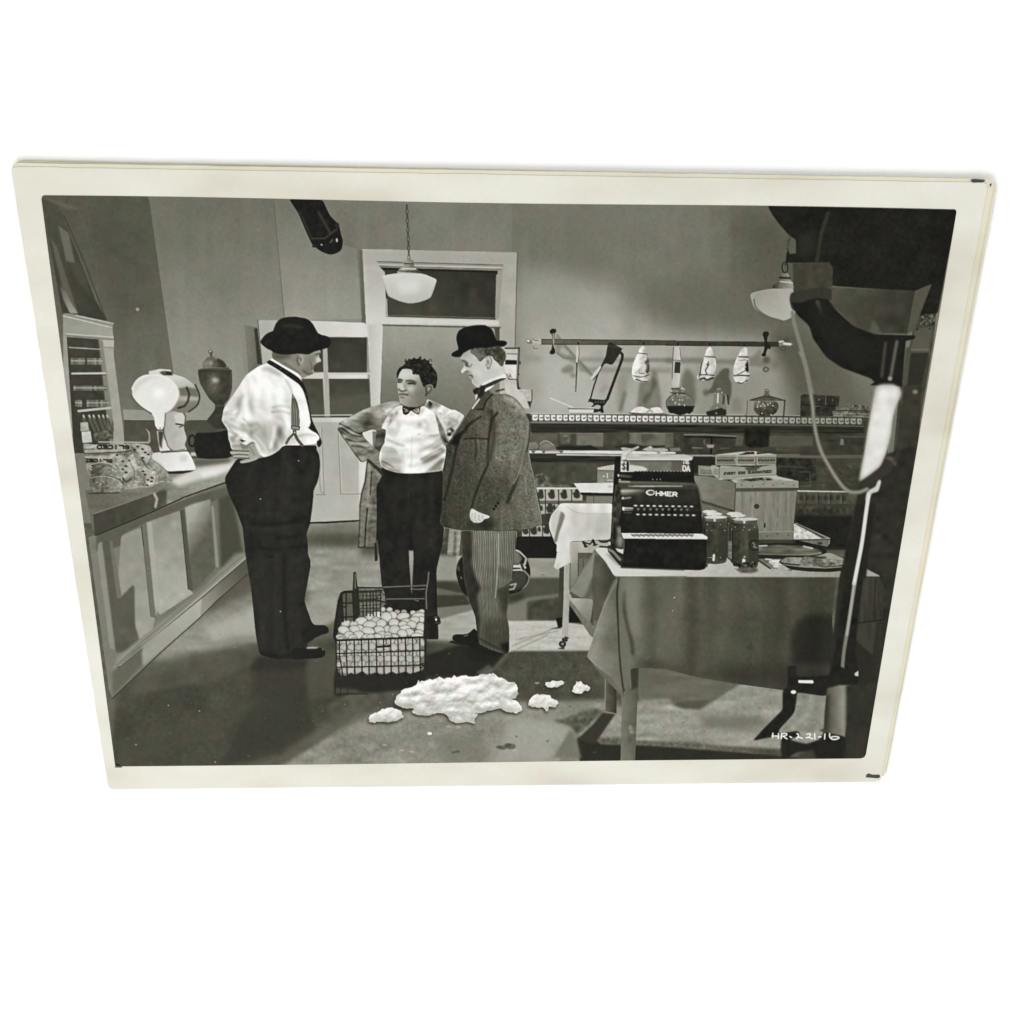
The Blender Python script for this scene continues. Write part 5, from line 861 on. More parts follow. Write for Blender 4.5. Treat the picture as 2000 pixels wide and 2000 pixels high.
# ---- right man: bowler hat, tweed jacket, striped trousers
reg('m3', 'person', 'printed figure of a slim man in a bowler hat, tweed jacket and striped trousers, seen in profile facing left')
for k, n in (('hat','bowler_hat'),('hair','hair'),('jack','jacket'),('trou','trousers'),('tie','bow_tie'),('shoe','shoe'),('hand','hand'),('coll','collar')): reg('m3.'+k, n, None, 'm3')
F(820, 1040, 300)
fl([(408,1330),(420,1295),(470,1280),(560,1282),(620,1270),(690,1200),(760,1300),(770,1400),(700,1430),(580,1420),(480,1395),(415,1355)], 34, 'm3.shoe', tex=(3,4)); fl([(365,1385),(410,1360),(560,1420),(480,1415)], 40, blur=.8); ln([(560,1300),(600,1290)], 3, 96, blur=1); fl([(740,1400),(1000,1500),(1060,1530),(900,1560),(720,1500),(600,1430)], 36, 'm3.shoe', blur=1); fl([(600,1430),(760,1420),(1060,1530),(960,1600),(700,1640),(600,1560)], 40, blur=4, clip='floor')
fl([(515,-20),(1228,-20),(1215,120),(1200,250),(1170,500),(1165,560),(1130,650),(1130,720),(1115,850),(1110,920),(1088,1050),(1120,1150),(1130,1300),(1130,1500),(1080,1530),(1020,1520),(900,1480),(750,1410),(740,1340),(720,1230),(700,1060),(650,930),(600,780),(560,600),(540,300)], (700,400,112,950,1200,76), 'm3.trou', tex=(3,12))
for i in range(26):
    x = 655+i*22.5; xb = 745+i*14.5
    ln([(x,-20),(x-8+(i-12)*.2,300),(x*.62+xb*.38,650),(xb-10,900),(xb,1200),(xb+i*1.2,1500)], 1.3, 172 if i % 3 else 150, clip='m3.trou', a=.62, sm=1)
    ln([(x+9,-20),(x+1,300),((x+9)*.62+(xb+6)*.38,650),(xb-3,900),(xb+7,1200),(xb+7+i*1.2,1500)], 1.5, 54, clip='m3.trou', a=.55, sm=1)
fl([(510,-30),(660,-30),(655,400),(700,560),(775,700),(720,800),(760,1100),(740,1400),(600,900),(540,500)], 52, blur=3, clip='m3.trou', tex=(4,8)); fl([(960,720),(1130,640),(1120,900),(1060,1100),(1000,900)], 62, blur=5, clip='m3.trou', a=.85); fl([(760,1100),(1130,1060),(1130,1540),(740,1420)], 60, blur=12, clip='m3.trou', a=.55); ln([(990,20),(985,400),(960,700),(950,820)], 2.5, 178, blur=.8, a=.7); fl([(990,420),(1160,500),(1150,590),(990,560)], 84, blur=4, clip='m3.trou', a=.6); ln([(1160,590),(1060,660),(980,690)], 2.5, 110, blur=1.5); ln([(750,1330),(900,1420),(1100,1500)], 3, 44, blur=2, a=.8, clip='m3.trou')
fl([(1000,1400),(1130,1380),(1130,1500),(1070,1535)], 38, blur=4, clip='m3.trou')
F(820, 820, 300)
J = [(940,-310),(1080,-330),(1190,-285),(1290,-180),(1350,-40),(1398,60),(1402,200),(1372,400),(1400,560),(1440,720),(1480,980),(1530,1220),(1543,1300),(1530,1330),(1380,1370),(1230,1392),(1000,1402),(700,1395),(500,1388),(290,1350),(250,1290),(285,1100),(290,800),(295,640),(335,400),(330,320),(420,210),(560,0),(620,-100),(720,-230),(720,-290),(860,-380)]
fl(J, (300,600,74,1400,500,106), 'm3.jack', tex=[(7,1.3),(4,3),(4,(5,20))])
fl([(940,-300),(1150,-300),(1250,-200),(1330,-60),(1340,200),(1300,400),(1200,600),(1000,560),(900,500),(960,200),(1000,-40),(960,-180)], 118, blur=7, clip='m3.jack', tex=[(12,2.5),(8,6)], a=.85); fl([(1060,-320),(1200,-250),(1330,-90),(1320,-20),(1200,-180),(1040,-260)], 156, blur=4, clip='m3.jack', tex=(8,3)); fl([(1290,480),(1380,450),(1450,800),(1530,1280),(1300,1340),(1200,1100),(1280,700)], 108, blur=6, clip='m3.jack', tex=[(12,2.5)], a=.8)
fl([(700,850),(900,700),(1150,760),(1060,1040),(850,1180),(690,1120),(650,1080)], 76, blur=8, clip='m3.jack', tex=(8,2.5), a=.8); fl([(300,700),(600,500),(700,700),(640,1150),(400,1300),(280,1250)], 70, blur=10, clip='m3.jack', tex=(8,2.5), a=.7); fl([(600,1280),(900,1250),(960,1330),(900,1390),(560,1380)], 50, blur=6, clip='m3.jack', a=.8)
for q, w, t in [([(905,-120),(900,0),(870,200),(857,400),(855,560),(800,680),(750,800),(690,960),(650,1110)],4.5,42), ([(650,30),(560,130),(480,280),(440,450),(400,650),(350,850),(310,1000)],5,42), ([(560,240),(700,232),(858,242)],3,40), ([(1230,700),(1190,830),(1130,960),(1100,1040)],7,52), ([(700,250),(710,420),(690,500)],3,52), ([(300,640),(320,460),(330,330)],2.5,30), ([(290,1350),(500,1388),(1000,1402),(1230,1392)],3,44), ([(860,-100),(905,-60),(930,200),(880,500)],9,64)]: ln(q, w, t, blur=w*.3, clip='m3.jack', sm=1, a=.85)
fl([(440,200),(560,130),(500,260),(490,330),(400,310),(400,290)], 34, blur=2, clip='m3.jack'); el(713,195,8,16,36)
for q, w, t in [([(1345,-20),(1360,60),(1335,280),(1300,450),(1270,600),(1230,700),(1180,800)],3.4,128), ([(1372,420),(1400,560),(1440,720),(1480,980),(1535,1240)],2.4,168), ([(1398,40),(1400,200),(1372,400)],2,150), ([(1330,720),(1340,940)],4,130), ([(1385,60),(1380,220),(1345,400)],3,60)]: ln(q, w, t, blur=.9, clip='m3.jack', sm=1, a=.85)
for x, y in [(985,1050),(960,1088),(935,1125)]: el(x, y, 17, 19, 30, blur=.5)
fl([(655,1115),(700,1140),(760,1172),(885,1213),(870,1238),(815,1250),(780,1290),(720,1302),(670,1290),(640,1255),(630,1200),(638,1150)], 208, 'm3.hand', tex=(4,5))
for q in [[(700,1170),(690,1240),(720,1290)],[(745,1195),(740,1250),(765,1270)],[(790,1210),(790,1250)],[(660,1180),(655,1240),(680,1285)]]: ln(q, 1.8, 158, blur=1, sm=1)
F(840, 620, 240)
fl([(660,1440),(780,1275),(900,1130),(1190,950),(1300,1000),(1180,1010),(1080,1060),(1000,1140),(880,1290),(840,1420),(740,1440),(680,1500)], 78, blur=2, clip='m3.jack', tex=(6,3)); ln([(1300,1060),(1150,1090),(1040,1160),(900,1290),(850,1400),(830,1440),(740,1445)], 3.4, 40, blur=.8, clip='m3.jack', sm=1); ln([(1160,1130),(1040,1160)], 3, 50, blur=1); ln([(1060,1500),(980,1600),(940,1800)], 4, 44, blur=1.5, clip='m3.jack', sm=1)
fl([(1190,960),(1290,1000),(1340,1070),(1180,1070),(1000,1160),(960,1120),(1080,1010)], 134, blur=2.5, clip='m3.jack', tex=(10,3)); ln([(800,1560),(700,1620),(600,1700),(540,1800)], 4, 46, blur=1.5, clip='m3.jack', sm=1)
fl([(800,1060),(900,985),(1180,885),(1205,955),(1060,1000),(1000,1090),(880,1170),(850,1160)], 232, 'm3.coll', tex=(3,5)); fl([(780,1275),(740,1320),(690,1390),(655,1440),(680,1440),(790,1290)], 214, 'm3.coll', blur=.6)
fl([(710,1225),(760,1200),(765,1215),(730,1290),(715,1300)], 190, 'm3.coll')
fl([(690,480),(1100,455),(1190,500),(1195,660),(1150,770),(1170,870),(1180,890),(1000,955),(900,990),(800,1060),(770,1105),(740,1110),(710,1080),(668,1040),(655,1010),(660,985),(625,955),(612,930),(615,905),(600,890),(606,870),(585,855),(548,872),(510,882),(488,868),(492,835),(515,810),(535,780),(530,725),(495,690),(480,650),(472,610),(500,560),(560,515)], (500,700,186,1100,800,204), 'm3', tex=[(4,10),(2,4)])
fl([(500,570),(600,510),(680,500),(640,580),(560,640),(490,640)], 160, blur=5, clip='m3'); fl([(490,670),(560,690),(600,740),(570,770),(540,740),(500,700)], 128, blur=3, clip='m3', a=.9); ln([(490,680),(545,690),(590,725)], 4, 92, blur=1.5, clip='m3', sm=1); ln([(570,755),(620,775),(655,740)], 3, 120, blur=1.5, clip='m3', sm=1); ln([(560,740),(590,765)], 3, 60, blur=1, clip='m3')
fl([(500,820),(545,790),(570,830),(530,870),(495,870)], 216, blur=2, clip='m3'); ln([(540,868),(570,850),(600,860)], 3, 96, blur=1.2, clip='m3', sm=1); ln([(600,840),(630,880),(660,920),(670,960)], 4, 128, blur=2.5, clip='m3', a=.7, sm=1); ln([(612,912),(650,915),(670,935)], 3, 84, blur=1.2, clip='m3', sm=1); fl([(660,990),(740,960),(760,1040),(700,1050)], 160, blur=4, clip='m3', a=.7); ln([(625,955),(660,960)], 3, 130, blur=1.5, clip='m3')
fl([(700,1000),(900,850),(1100,800),(1150,880),(900,985),(800,1055),(760,1090)], 188, blur=7, clip='m3', a=.8); el(760,880,60,50,212,blur=8,clip='m3')
fl([(640,520),(690,478),(1060,450),(1120,465),(1160,500),(1200,570),(1195,650),(1165,720),(1150,775),(1110,770),(1060,710),(1010,670),(980,620),(930,600),(880,620),(840,660),(800,705),(770,690),(740,640),(690,590),(640,560)], 92, 'm3.hair', tex=[(16,3),(8,8)])
fl([(860,480),(1100,470),(1180,560),(1170,700),(1080,680),(1000,600),(880,580)], 62, blur=5, clip='m3.hair', tex=(14,3)); fl([(640,520),(720,520),(790,600),(820,680),(760,650),(680,590)], 128, blur=3, clip='m3.hair', a=.8)
for i in range(22): x = 860+i*15; ln([(x,490),(x+40,560+i*4),(x+60-i*2,640+i*4)], 1.4, 112 if i % 2 else 54, a=.25, clip='m3.hair', sm=1)
for i in range(5): ln([(1110+i*12,470),(1170+i*8,520),(1195,590-i*6)], 1.6, 150, a=.6, clip='m3.hair', sm=1)
el(915,690,52,84,196,'m3',rot=.15); ln([(880,640),(905,610),(950,630),(965,700),(945,760),(905,810)], 2.2, 122, blur=1, sm=1); fl([(895,670),(930,660),(935,740),(900,750)], 120, blur=2.5); ln([(880,740),(900,790),(940,800)], 2, 130, blur=1)
fl([(335,595),(350,560),(400,530),(448,508),(440,455),(415,370),(415,295),(445,220),(500,180),(560,155),(640,135),(720,124),(820,120),(880,126),(940,160),(985,200),(1015,270),(1045,370),(1100,366),(1160,366),(1200,380),(1218,400),(1200,445),(1140,470),(1060,450),(980,470),(900,485),(700,480),(600,510),(520,560),(470,630),(400,632),(345,612)], 30, 'm3.hat', tex=(2,6)); fl([(480,220),(640,160),(760,180),(560,300)], 38, blur=7, clip='m3.hat'); ln([(470,620),(520,555),(610,505),(700,476)], 2, 16, blur=1)
fl([(850,1070),(1000,1000),(1100,965),(1195,955),(1195,972),(1080,1020),(1000,1070),(880,1115),(862,1160),(850,1200),(800,1272),(760,1270),(745,1200),(710,1222),(690,1200),(668,1150),(740,1102),(780,1110),(810,1075)], 44, 'm3.tie', tex=(7,2.5)); ln([(760,1110),(780,1160),(745,1200)], 2, 90, blur=.6, a=.6)
for i in range(14): x = 870+i*22; ln([(x,1060-i*8.5),(x+14,1095-i*8.5)], 1.3, 86, a=.8, clip='m3.tie')

# ---- left man: seen from behind, shirt sleeves and braces

reg('m1', 'person', 'printed figure of a stout man in a dark round hat, white shirt and braces, seen from behind with a hand on his hip')
for k, n in (('hat','hat'),('shirt','shirt'),('trou','trousers'),('brace','braces'),('strap','necktie'),('shoe','shoe'),('hand','hand')): reg('m1.'+k, n, None, 'm1')
F(400, 850, 300)
D = 1481
fl([(1290,1932+240),(1500,1932+455),(1565,1932+510),(1560,1932+550),(1360,1932+640),(1290,1932+690),(1190,1932+660)], 0, a=0)
reg('m1.shoe2', 'shoe', None, 'm1')
LT = [(410,295),(330,410),(262,520),(255,570),(300,740),(400,950),(478,1160),(495,1330),(512,1490),(545,1700),(585,1932),(570,300+D),(605,640+D),(640,1000+D),(680,1240+D),(712,1290+D),(900,1340+D),(1200,1340+D),(1300,1330+D),(1290,1200+D),(1290,1140+D),(1400,1075+D),(1400,920+D),(1350,880+D),(1320,790+D),(1282,690+D),(1255,600+D),(1282,450+D),(1325,220+D),(1338,110+D),(1300,20+D),(1300,1380),(1282,1240),(1330,1110),(1350,960),(1370,780),(1370,700),(1420,600),(1450,470),(1455,340),(1440,240),(1410,190),(1410,130),(1200,128),(1010,120),(960,145),(830,260),(700,290),(600,320)]
fl(LT, (300,300,36,1300,1800,42), 'm1.trou', tex=[(3,24),(2,6)])
fl([(500,430),(900,450),(1300,700),(1250,1000),(800,1100),(480,1000)], 47, blur=20, clip='m1.trou', a=.7, tex=(3,12)); fl([(560,1500),(1290,1440),(1300,2900),(760,2700)], 46, blur=12, clip='m1.trou', a=.8); ln([(530,1420),(900,1430),(1290,1390)], 6, 28, blur=4, a=.7, clip='m1.trou'); ln([(800,1530),(860,1525)], 3, 22, blur=1); 
for q in [[(640,340),(560,460),(520,620)],[(1000,150),(980,400),(940,700)],[(1350,250),(1380,420),(1300,640)],[(480,980),(700,1010),(960,980)],[(520,1160),(800,1180),(1200,1130)],[(900,1500),(880,2000),(900,2700)],[(1290,1500),(1200,1560),(1100,1560)],[(640,1900),(700,2300),(760,2700)]]: ln(q, 6, 54, blur=3, clip='m1.trou', a=.5, sm=1)
for q in [[(600,1100),(900,1120),(1250,1060)],[(1240,1240),(1100,1280),(900,1290)],[(1000,1480),(1000,2100),(1040,2700)],[(1280,2100),(1180,2140)],[(700,2760),(1000,2780),(1250,2700)]]: ln(q, 7, 24, blur=3, clip='m1.trou', a=.6, sm=1)
for x, y in [(1183,325),(702,805),(955,740+D)]: el(x, y, 10, 7, 165, blur=.4)
F(400, 1080, 300)
fl([(1330,890),(1400,912),(1500,905),(1550,935),(1565,970),(1560,1010),(1480,1030),(1380,1075),(1250,1140),(1200,1000)], 35, 'm1.shoe'); fl([(1250,1200),(1300,1200),(1420,1190),(1490,1200),(1520,1240),(1515,1295),(1470,1325),(1300,1335),(1100,1350),(1100,1200)], 34, 'm1.shoe2'); fl([(1275,1192),(1340,1185),(1440,1188),(1410,1205),(1290,1208)], 175, blur=1.4); el(1488,1215,8,8,170,blur=.8)
fl([(680,1290),(1300,1345),(1290,1420),(1100,1480),(600,1500),(560,1450)], 52, blur=6, clip='floor')
F(400, 600, 300)
fl([(845,560),(850,640),(900,690),(1000,750),(1100,810),(1190,850),(1235,900),(1260,885),(1310,862),(1370,842),(1380,815),(1368,785),(1378,760),(1372,735),(1395,725),(1430,712),(1440,690),(1465,690),(1468,665),(1448,640),(1438,612),(1465,560),(1440,535),(1290,580),(1040,585)], (860,650,112,1400,700,152), 'm1', tex=[(4,10),(2,4)])
fl([(850,590),(1100,600),(1060,640),(900,660)], 84, blur=5, clip='m1'); fl([(1240,760),(1370,740),(1370,830),(1250,870)], 108, blur=6, clip='m1', a=.8); fl([(1060,650),(1180,760),(1200,840),(1000,750)], 138, blur=6, clip='m1'); fl([(1395,640),(1440,630),(1462,680),(1420,700),(1395,690)], 205, blur=2, clip='m1'); ln([(1385,600),(1430,585),(1460,590)], 3, 76, blur=1.2, clip='m1'); ln([(1400,720),(1430,705)], 3, 70, blur=1, clip='m1'); ln([(1345,770),(1378,765)], 3, 80, blur=1, clip='m1'); fl([(1355,775),(1378,780),(1375,830),(1355,830)], 176, blur=2, clip='m1', a=.8)
fl([(1290,600),(1400,590),(1400,700),(1340,760),(1260,720)], 128, blur=5, clip='m1'); ln([(1240,800),(1300,840),(1360,835)], 4, 92, blur=2, clip='m1', sm=1); ln([(1330,690),(1345,740),(1350,790)], 3, 104, blur=1.5, clip='m1', sm=1); ln([(1000,700),(1100,770),(1190,830)], 4, 92, blur=2.5, clip='m1', a=.6, sm=1)
el(1200,668,34,62,150,'m1',rot=-.15); ln([(1175,620),(1165,680),(1190,730)], 2.6, 84, blur=1.2, sm=1); fl([(1195,635),(1220,630),(1222,680),(1205,690)], 96, blur=2); ln([(1215,610),(1235,660),(1215,710)], 2, 180, blur=1, a=.8, sm=1)
S1 = [(800,695),(840,650),(860,655),(1000,740),(1190,845),(1215,900),(1250,1020),(1290,1180),(1320,1290),(1335,1450),(1322,1530),(1400,1580),(1445,1630),(1440,1670),(1410,1720),(1250,1738),(1020,1738),(965,1762),(940,1800),(880,1840),(820,1870),(770,1882),(740,1888),(690,1850),(660,1760),(620,1710),(560,1700),(540,1780),(440,1800),(335,1790),(325,1720),(300,1660),(293,1540),(240,1470),(215,1425),(232,1340),(238,1290),(330,1150),(420,1020),(470,940),(520,860),(600,800),(690,738),(760,720)]
fl(S1, 238, 'm1.shirt', tex=[(3,16),(2,6)])
for q, t, bl in [([(570,1560),(620,1620),(700,1700),(780,1850),(880,1820),(960,1740),(960,1560),(860,1480),(700,1500)],172,6), ([(850,1620),(960,1560),(950,1740),(860,1800)],128,5), ([(590,1580),(680,1680),(790,1850),(830,1850),(760,1700),(660,1600)],146,3.5), ([(300,1640),(400,1600),(450,1660),(440,1700),(340,1720)],158,3.5), ([(340,1720),(460,1720),(540,1760),(540,1800),(340,1795)],178,3), ([(560,1440),(660,1420),(680,1500),(620,1530),(540,1520)],160,5), ([(380,1340),(430,1320),(410,1390),(385,1400)],140,2.5), ([(440,1120),(470,1100),(420,1280),(300,1340),(320,1280)],206,6), ([(560,1180),(620,1150),(640,1380),(580,1420)],208,7), ([(230,1420),(330,1440),(430,1520),(400,1540),(300,1500)],200,5), ([(700,780),(860,790),(980,870),(960,880),(820,820)],178,4), ([(820,1250),(960,1230),(1000,1320),(860,1330)],206,8), ([(860,1350),(1060,1370),(1060,1400),(900,1390)],214,5), ([(970,1560),(1090,1520),(1090,1600),(1000,1700),(960,1700)],214,6), ([(1160,1610),(1400,1600),(1400,1625),(1180,1630)],205,3), ([(470,1500),(560,1560),(600,1660),(540,1600)],214,4), ([(960,1180),(1080,1100),(1090,1220),(1000,1300)],222,8), ([(1060,1640),(1160,1640),(1180,1735),(1030,1735)],206,3)]: fl(q, t, blur=bl, clip='m1.shirt', a=.85)
for q in [[(480,1470),(560,1490),(640,1490)],[(300,1560),(420,1620),(470,1700)],[(340,1750),(440,1740),(520,1770)],[(480,1400),(560,1470),(600,1480)],[(1300,1510),(1340,1540),(1390,1560)]]: ln(q, 3, 150, blur=2, clip='m1.shirt', a=.7, sm=1)
fl([(600,1400),(760,1430),(960,1440),(1000,1600),(930,1780),(820,1860),(760,1860),(640,1660),(540,1540)], 176, blur=11, clip='m1.shirt', a=.75); fl([(240,1330),(420,1380),(520,1500),(420,1540),(240,1450)], 206, blur=8, clip='m1.shirt', a=.7); fl([(420,1000),(520,1040),(460,1240),(300,1300),(330,1150)], 212, blur=10, clip='m1.shirt', a=.7)
fl([(560,950),(760,900),(900,1000),(900,1300),(700,1350),(600,1200)], 249, blur=14, clip='m1.shirt', a=.8)
for q, w, t in [([(470,1120),(420,1220),(350,1300),(260,1330)],5,186), ([(560,1180),(590,1290),(640,1400)],5,196), ([(440,1150),(430,1300),(380,1400),(330,1420)],4,176), ([(240,1440),(320,1470),(420,1530),(500,1560)],4,172), ([(300,1500),(360,1580),(400,1610)],3,168), ([(610,1480),(660,1470),(680,1520),(640,1540)],5,138), ([(580,1560),(650,1650),(740,1760),(800,1860)],4,128), ([(700,1540),(780,1640),(840,1800)],6,160), ([(860,1260),(960,1240),(1060,1260)],3.5,196), ([(840,1320),(960,1310),(1070,1340)],3.5,190), ([(880,1380),(980,1420),(1000,1500)],4,196), ([(950,1520),(930,1640),(880,1760)],7,128), ([(1000,1600),(960,1700),(900,1800)],4,176), ([(980,870),(1060,980),(1100,1080)],3.5,190), ([(740,770),(850,780),(960,850)],4,176), ([(1180,1620),(1300,1600),(1400,1620)],3,190), ([(1060,1660),(1150,1655)],3,196), ([(1200,900),(1250,1060),(1290,1230)],3,206), ([(350,1660),(420,1640),(450,1690)],5,138), ([(470,1480),(520,1540),(600,1640)],5,158), ([(240,1350),(300,1340),(370,1360)],3.5,196)]: ln(q, w*1.4, t, blur=w*.75, clip='m1.shirt', a=.8, sm=1)
for q in [[(520,1120),(500,1250),(540,1400)],[(620,1600),(720,1720),(790,1840)],[(420,1560),(520,1620),(580,1690)],[(300,1440),(420,1490)],[(880,1500),(860,1640),(830,1760)],[(1010,1380),(1050,1500),(1030,1600)],[(400,1660),(470,1600)]]: ln(q, 5, 250, blur=3, clip='m1.shirt', a=.8, sm=1)
fl([(780,690),(820,662),(900,710),(1100,830),(1180,885),(1235,945),(1265,1010),(1295,1090),(1312,1200),(1328,1320),(1360,1440),(1400,1520),(1445,1610),(1478,1700),(1465,1745),(1440,1772),(1415,1740),(1408,1690),(1440,1670),(1448,1630),(1400,1582),(1350,1560),(1300,1515),(1322,1500),(1335,1450),(1318,1340),(1290,1210),(1262,1110),(1235,1040),(1190,975),(1120,925),(1040,870),(940,800),(850,745),(790,712)], 36, 'm1.strap', tex=(3,4))
for x, y in [(885,735),(960,775),(1030,820),(1280,1100),(1300,1180)]: el(x, y, 9, 7, 84, blur=.6)
fl([(1100,1080),(1130,1120),(1170,1200),(1192,1320),(1197,1480),(1185,1542),(1092,1528),(1086,1440),(1086,1240),(1096,1150)], 132, 'm1.brace', tex=(3,5))
for dx in (-28, 0, 30, 52): ln([(1110+dx*.5,1150),(1135+dx,1300),(1140+dx,1490)], 1.8, 84, clip='m1.brace', blur=.5, sm=1)
fl([(1088,1490),(1195,1505),(1185,1542),(1092,1530)], 150, 'm1.brace'); ln([(1088,1492),(1195,1506),(1185,1542),(1092,1530),(1088,1492)], 2, 74); fl([(1105,1540),(1160,1545),(1150,1600),(1110,1600)], 110, 'm1.brace'); el(1132,1578,16,14,220); ln(ell(1132,1578,18,16,n=12), 2, 74)
ln([(1110,1600),(1060,1650),(1025,1712)], 5, 92, 'm1.brace'); ln([(1135,1600),(1170,1670),(1225,1738)], 6, 88, 'm1.brace')
F(400, 850, 300)
fl([(440,100),(520,130),(600,80),(650,110),(650,170),(480,190)], 128, 'm1.hand', tex=(5,6)); fl([(452,55),(525,75),(480,88),(455,75)], 30, blur=.6)
fl([(545,135),(640,90),(660,150),(690,210),(705,250),(690,285),(620,320),(560,340),(460,357),(443,345),(450,325),(540,300),(560,290),(400,287),(355,278),(352,255),(400,245),(345,248),(320,228),(322,208),(400,198),(340,192),(360,178),(470,175),(560,178)], 158, 'm1.hand', sm=0, tex=(4,6))
for q in [[(340,196),(460,200),(555,200)],[(350,248),(440,242),(540,250)],[(380,284),(480,288),(560,290)]]: ln(q, 2.2, 78, blur=.8, sm=1)
for q in [[(345,222),(450,218),(550,222)],[(380,266),(460,262),(540,270)],[(480,340),(580,322),(660,290)]]: ln(q, 3, 186, blur=1.5, sm=1, a=.8)
ln([(640,110),(670,180),(700,240)], 4, 215, blur=1.5); ln([(560,140),(600,200),(620,250)], 3, 120, blur=1.5, a=.7)
F(400, 600, 300)
fl([(862,302),(866,285),(880,245),(905,190),(950,150),(1000,132),(1060,125),(1150,122),(1260,140),(1310,160),(1345,190),(1380,240),(1405,290),(1430,332),(1480,352),(1550,368),(1580,390),(1592,430),(1588,480),(1560,512),(1450,545),(1380,562),(1330,590),(1290,602),(1190,585),(1100,595),(1040,600),(940,595),(880,580),(850,560),(830,545),(790,530),(720,475),(700,440),(712,410),(760,350),(810,318)], 33, 'm1.hat', tex=(2.5,6)); fl([(960,230),(1080,215),(1220,240),(1250,270),(1100,270),(960,260)], 46, blur=4, clip='m1.hat'); ln([(1000,235),(1100,228),(1230,255)], 4, 56, blur=2, clip='m1.hat', a=.7); ln([(1440,350),(1460,450),(1470,510)], 2.5, 20, blur=1, clip='m1.hat'); ln([(860,560),(1040,580),(1240,560),(1440,500)], 2.5, 22, blur=1.5, clip='m1.hat', sm=1); ln([(868,300),(880,400),(850,480)], 3, 26, blur=2, clip='m1.hat')

relief('m1.shirt', [((12, 20), 3), ((6, 12), .8), (30, 6)], 30, 9, 10, L=(-.5, .8), seed=511, lim=1.1)
relief('m1.trou', [((14, 50), 3), (10, 1)], 8, 7, 5, L=(.7, .5), seed=520)
relief('m1.hat', [(14, 1.5)], 8, 6, 6, seed=525); relief('m3.hat', [(14, 1.5)], 8, 6, 6, seed=526)
relief('m2.shirt', [((22, 12), 2.6), ((12, 7), .9), (34, 4)], 30, 9, 12, L=(.3, 1), seed=533, lim=1.1)
relief('m2.coat', [((20, 10), 2.6), ((8, 5), 1), (3, .25)], 22, 5, 6, L=(.4, 1), seed=540)
relief('m2.trou', [((12, 50), 3), (10, 1)], 8, 7, 5, L=(.7, .5), seed=550)
relief('m3.jack', [((20, 60), 5), ((9, 20), .8), (2.4, .35)], 12, 8, 8, L=(-.9, .4), seed=560)
relief('m3.trou', [((14, 30), 3), ((24, 8), 1)], 16, 9, 8, L=(.8, .5), seed=570)
for k in ('m1', 'm2', 'm3'):
    F(0, 0, 2000, 2000)
relief('tb.cloth', [((34, 320), 8), ((14, 160), 1.0), (1.5, .12)], 9, 0, 0, L=(1, .25), seed=580)
relief('st.cloth', [((14, 60), 3), (16, 1)], 26, 6, 6, L=(.8, .5), seed=585)
relief('loaf', [(12, 3), (5, 1.1), (2.5, .3)], 19, 0, 0, seed=590)
for i, k in enumerate(('ham1', 'ham2', 'ham3')): relief(k, [((7, 12), 2), (4, .7)], 36, 5, 8, L=(.8, .5), seed=600+i)
# ---- wire basket of eggs
F(600, 1080, 300)
reg('bk', 'egg_basket', 'hinged wire basket heaped with white eggs on the floor'); reg('bk.eggs', 'eggs', 'heap of white eggs', 'bk'); reg('bk.wire', 'wire_frame', None, 'bk')
fl([(370,1480),(1490,1480),(1480,1700),(1200,1730),(900,1760),(350,1770),(352,1560)], 44, blur=3, clip='floor')
fl([(350,1700),(600,1715),(720,1760),(345,1778)], 78, blur=3, clip='floor'); 
for q in [[(345,1560),(350,1776),(760,1772)],[(420,1700),(418,1776)],[(510,1700),(508,1776)]]: ln(q, 1.8, 36, a=.8)
fl([(430,500),(600,490),(600,860),(450,860)], 92, 'bk', blur=1, tex=(3,8)); fl([(640,440),(930,440),(1000,640),(940,680),(720,800),(640,760)], 112, 'bk', blur=1, tex=[(12,4),(6,8)])
fl([(385,600),(425,510),(450,860),(400,950),(375,1080),(335,1090),(332,1050)], 46, 'bk', tex=(4,4))
fl([(580,460),(650,440),(670,780),(600,870)], 48, 'bk')
EG = [(375,1090),(372,1180),(365,1300),(372,1450),(430,1550),(640,1540),(760,1545),(900,1530),(1100,1520),(1300,1520),(1440,1500),(1478,1440),(1480,1200),(1470,1080),(1475,800),(1420,770),(1300,770),(1200,765),(1110,760),(1060,745),(1000,755),(900,742),(830,775),(770,770),(735,830),(620,830),(600,880),(460,860),(440,930),(400,960),(400,1010)]
fl(EG, 112, 'bk.eggs')
def egg(x, y, rx, ry, rot=0, t=188, low=0):
    el(x, y, rx+6, ry+6, 74, rot=rot, blur=1, a=.8, clip='bk.eggs,bk'); el(x, y, rx, ry, t, 'bk.eggs', rot=rot)
    el(x+rx*.12, y+ry*.14, rx*.72, ry*.66, t+16-low, rot=rot, blur=2.2); ln([ell(x,y,rx*.9,ry*.9,rot)[k] for k in range(2,12)], 2, t-52, blur=1.3, a=.8)
for x, y in [(950,712),(1040,715),(1135,745),(1220,745),(1335,755),(1410,755),(1445,740)]: egg(x, y, 36, 28, t=150 if x > 1100 and x < 1300 else 180)
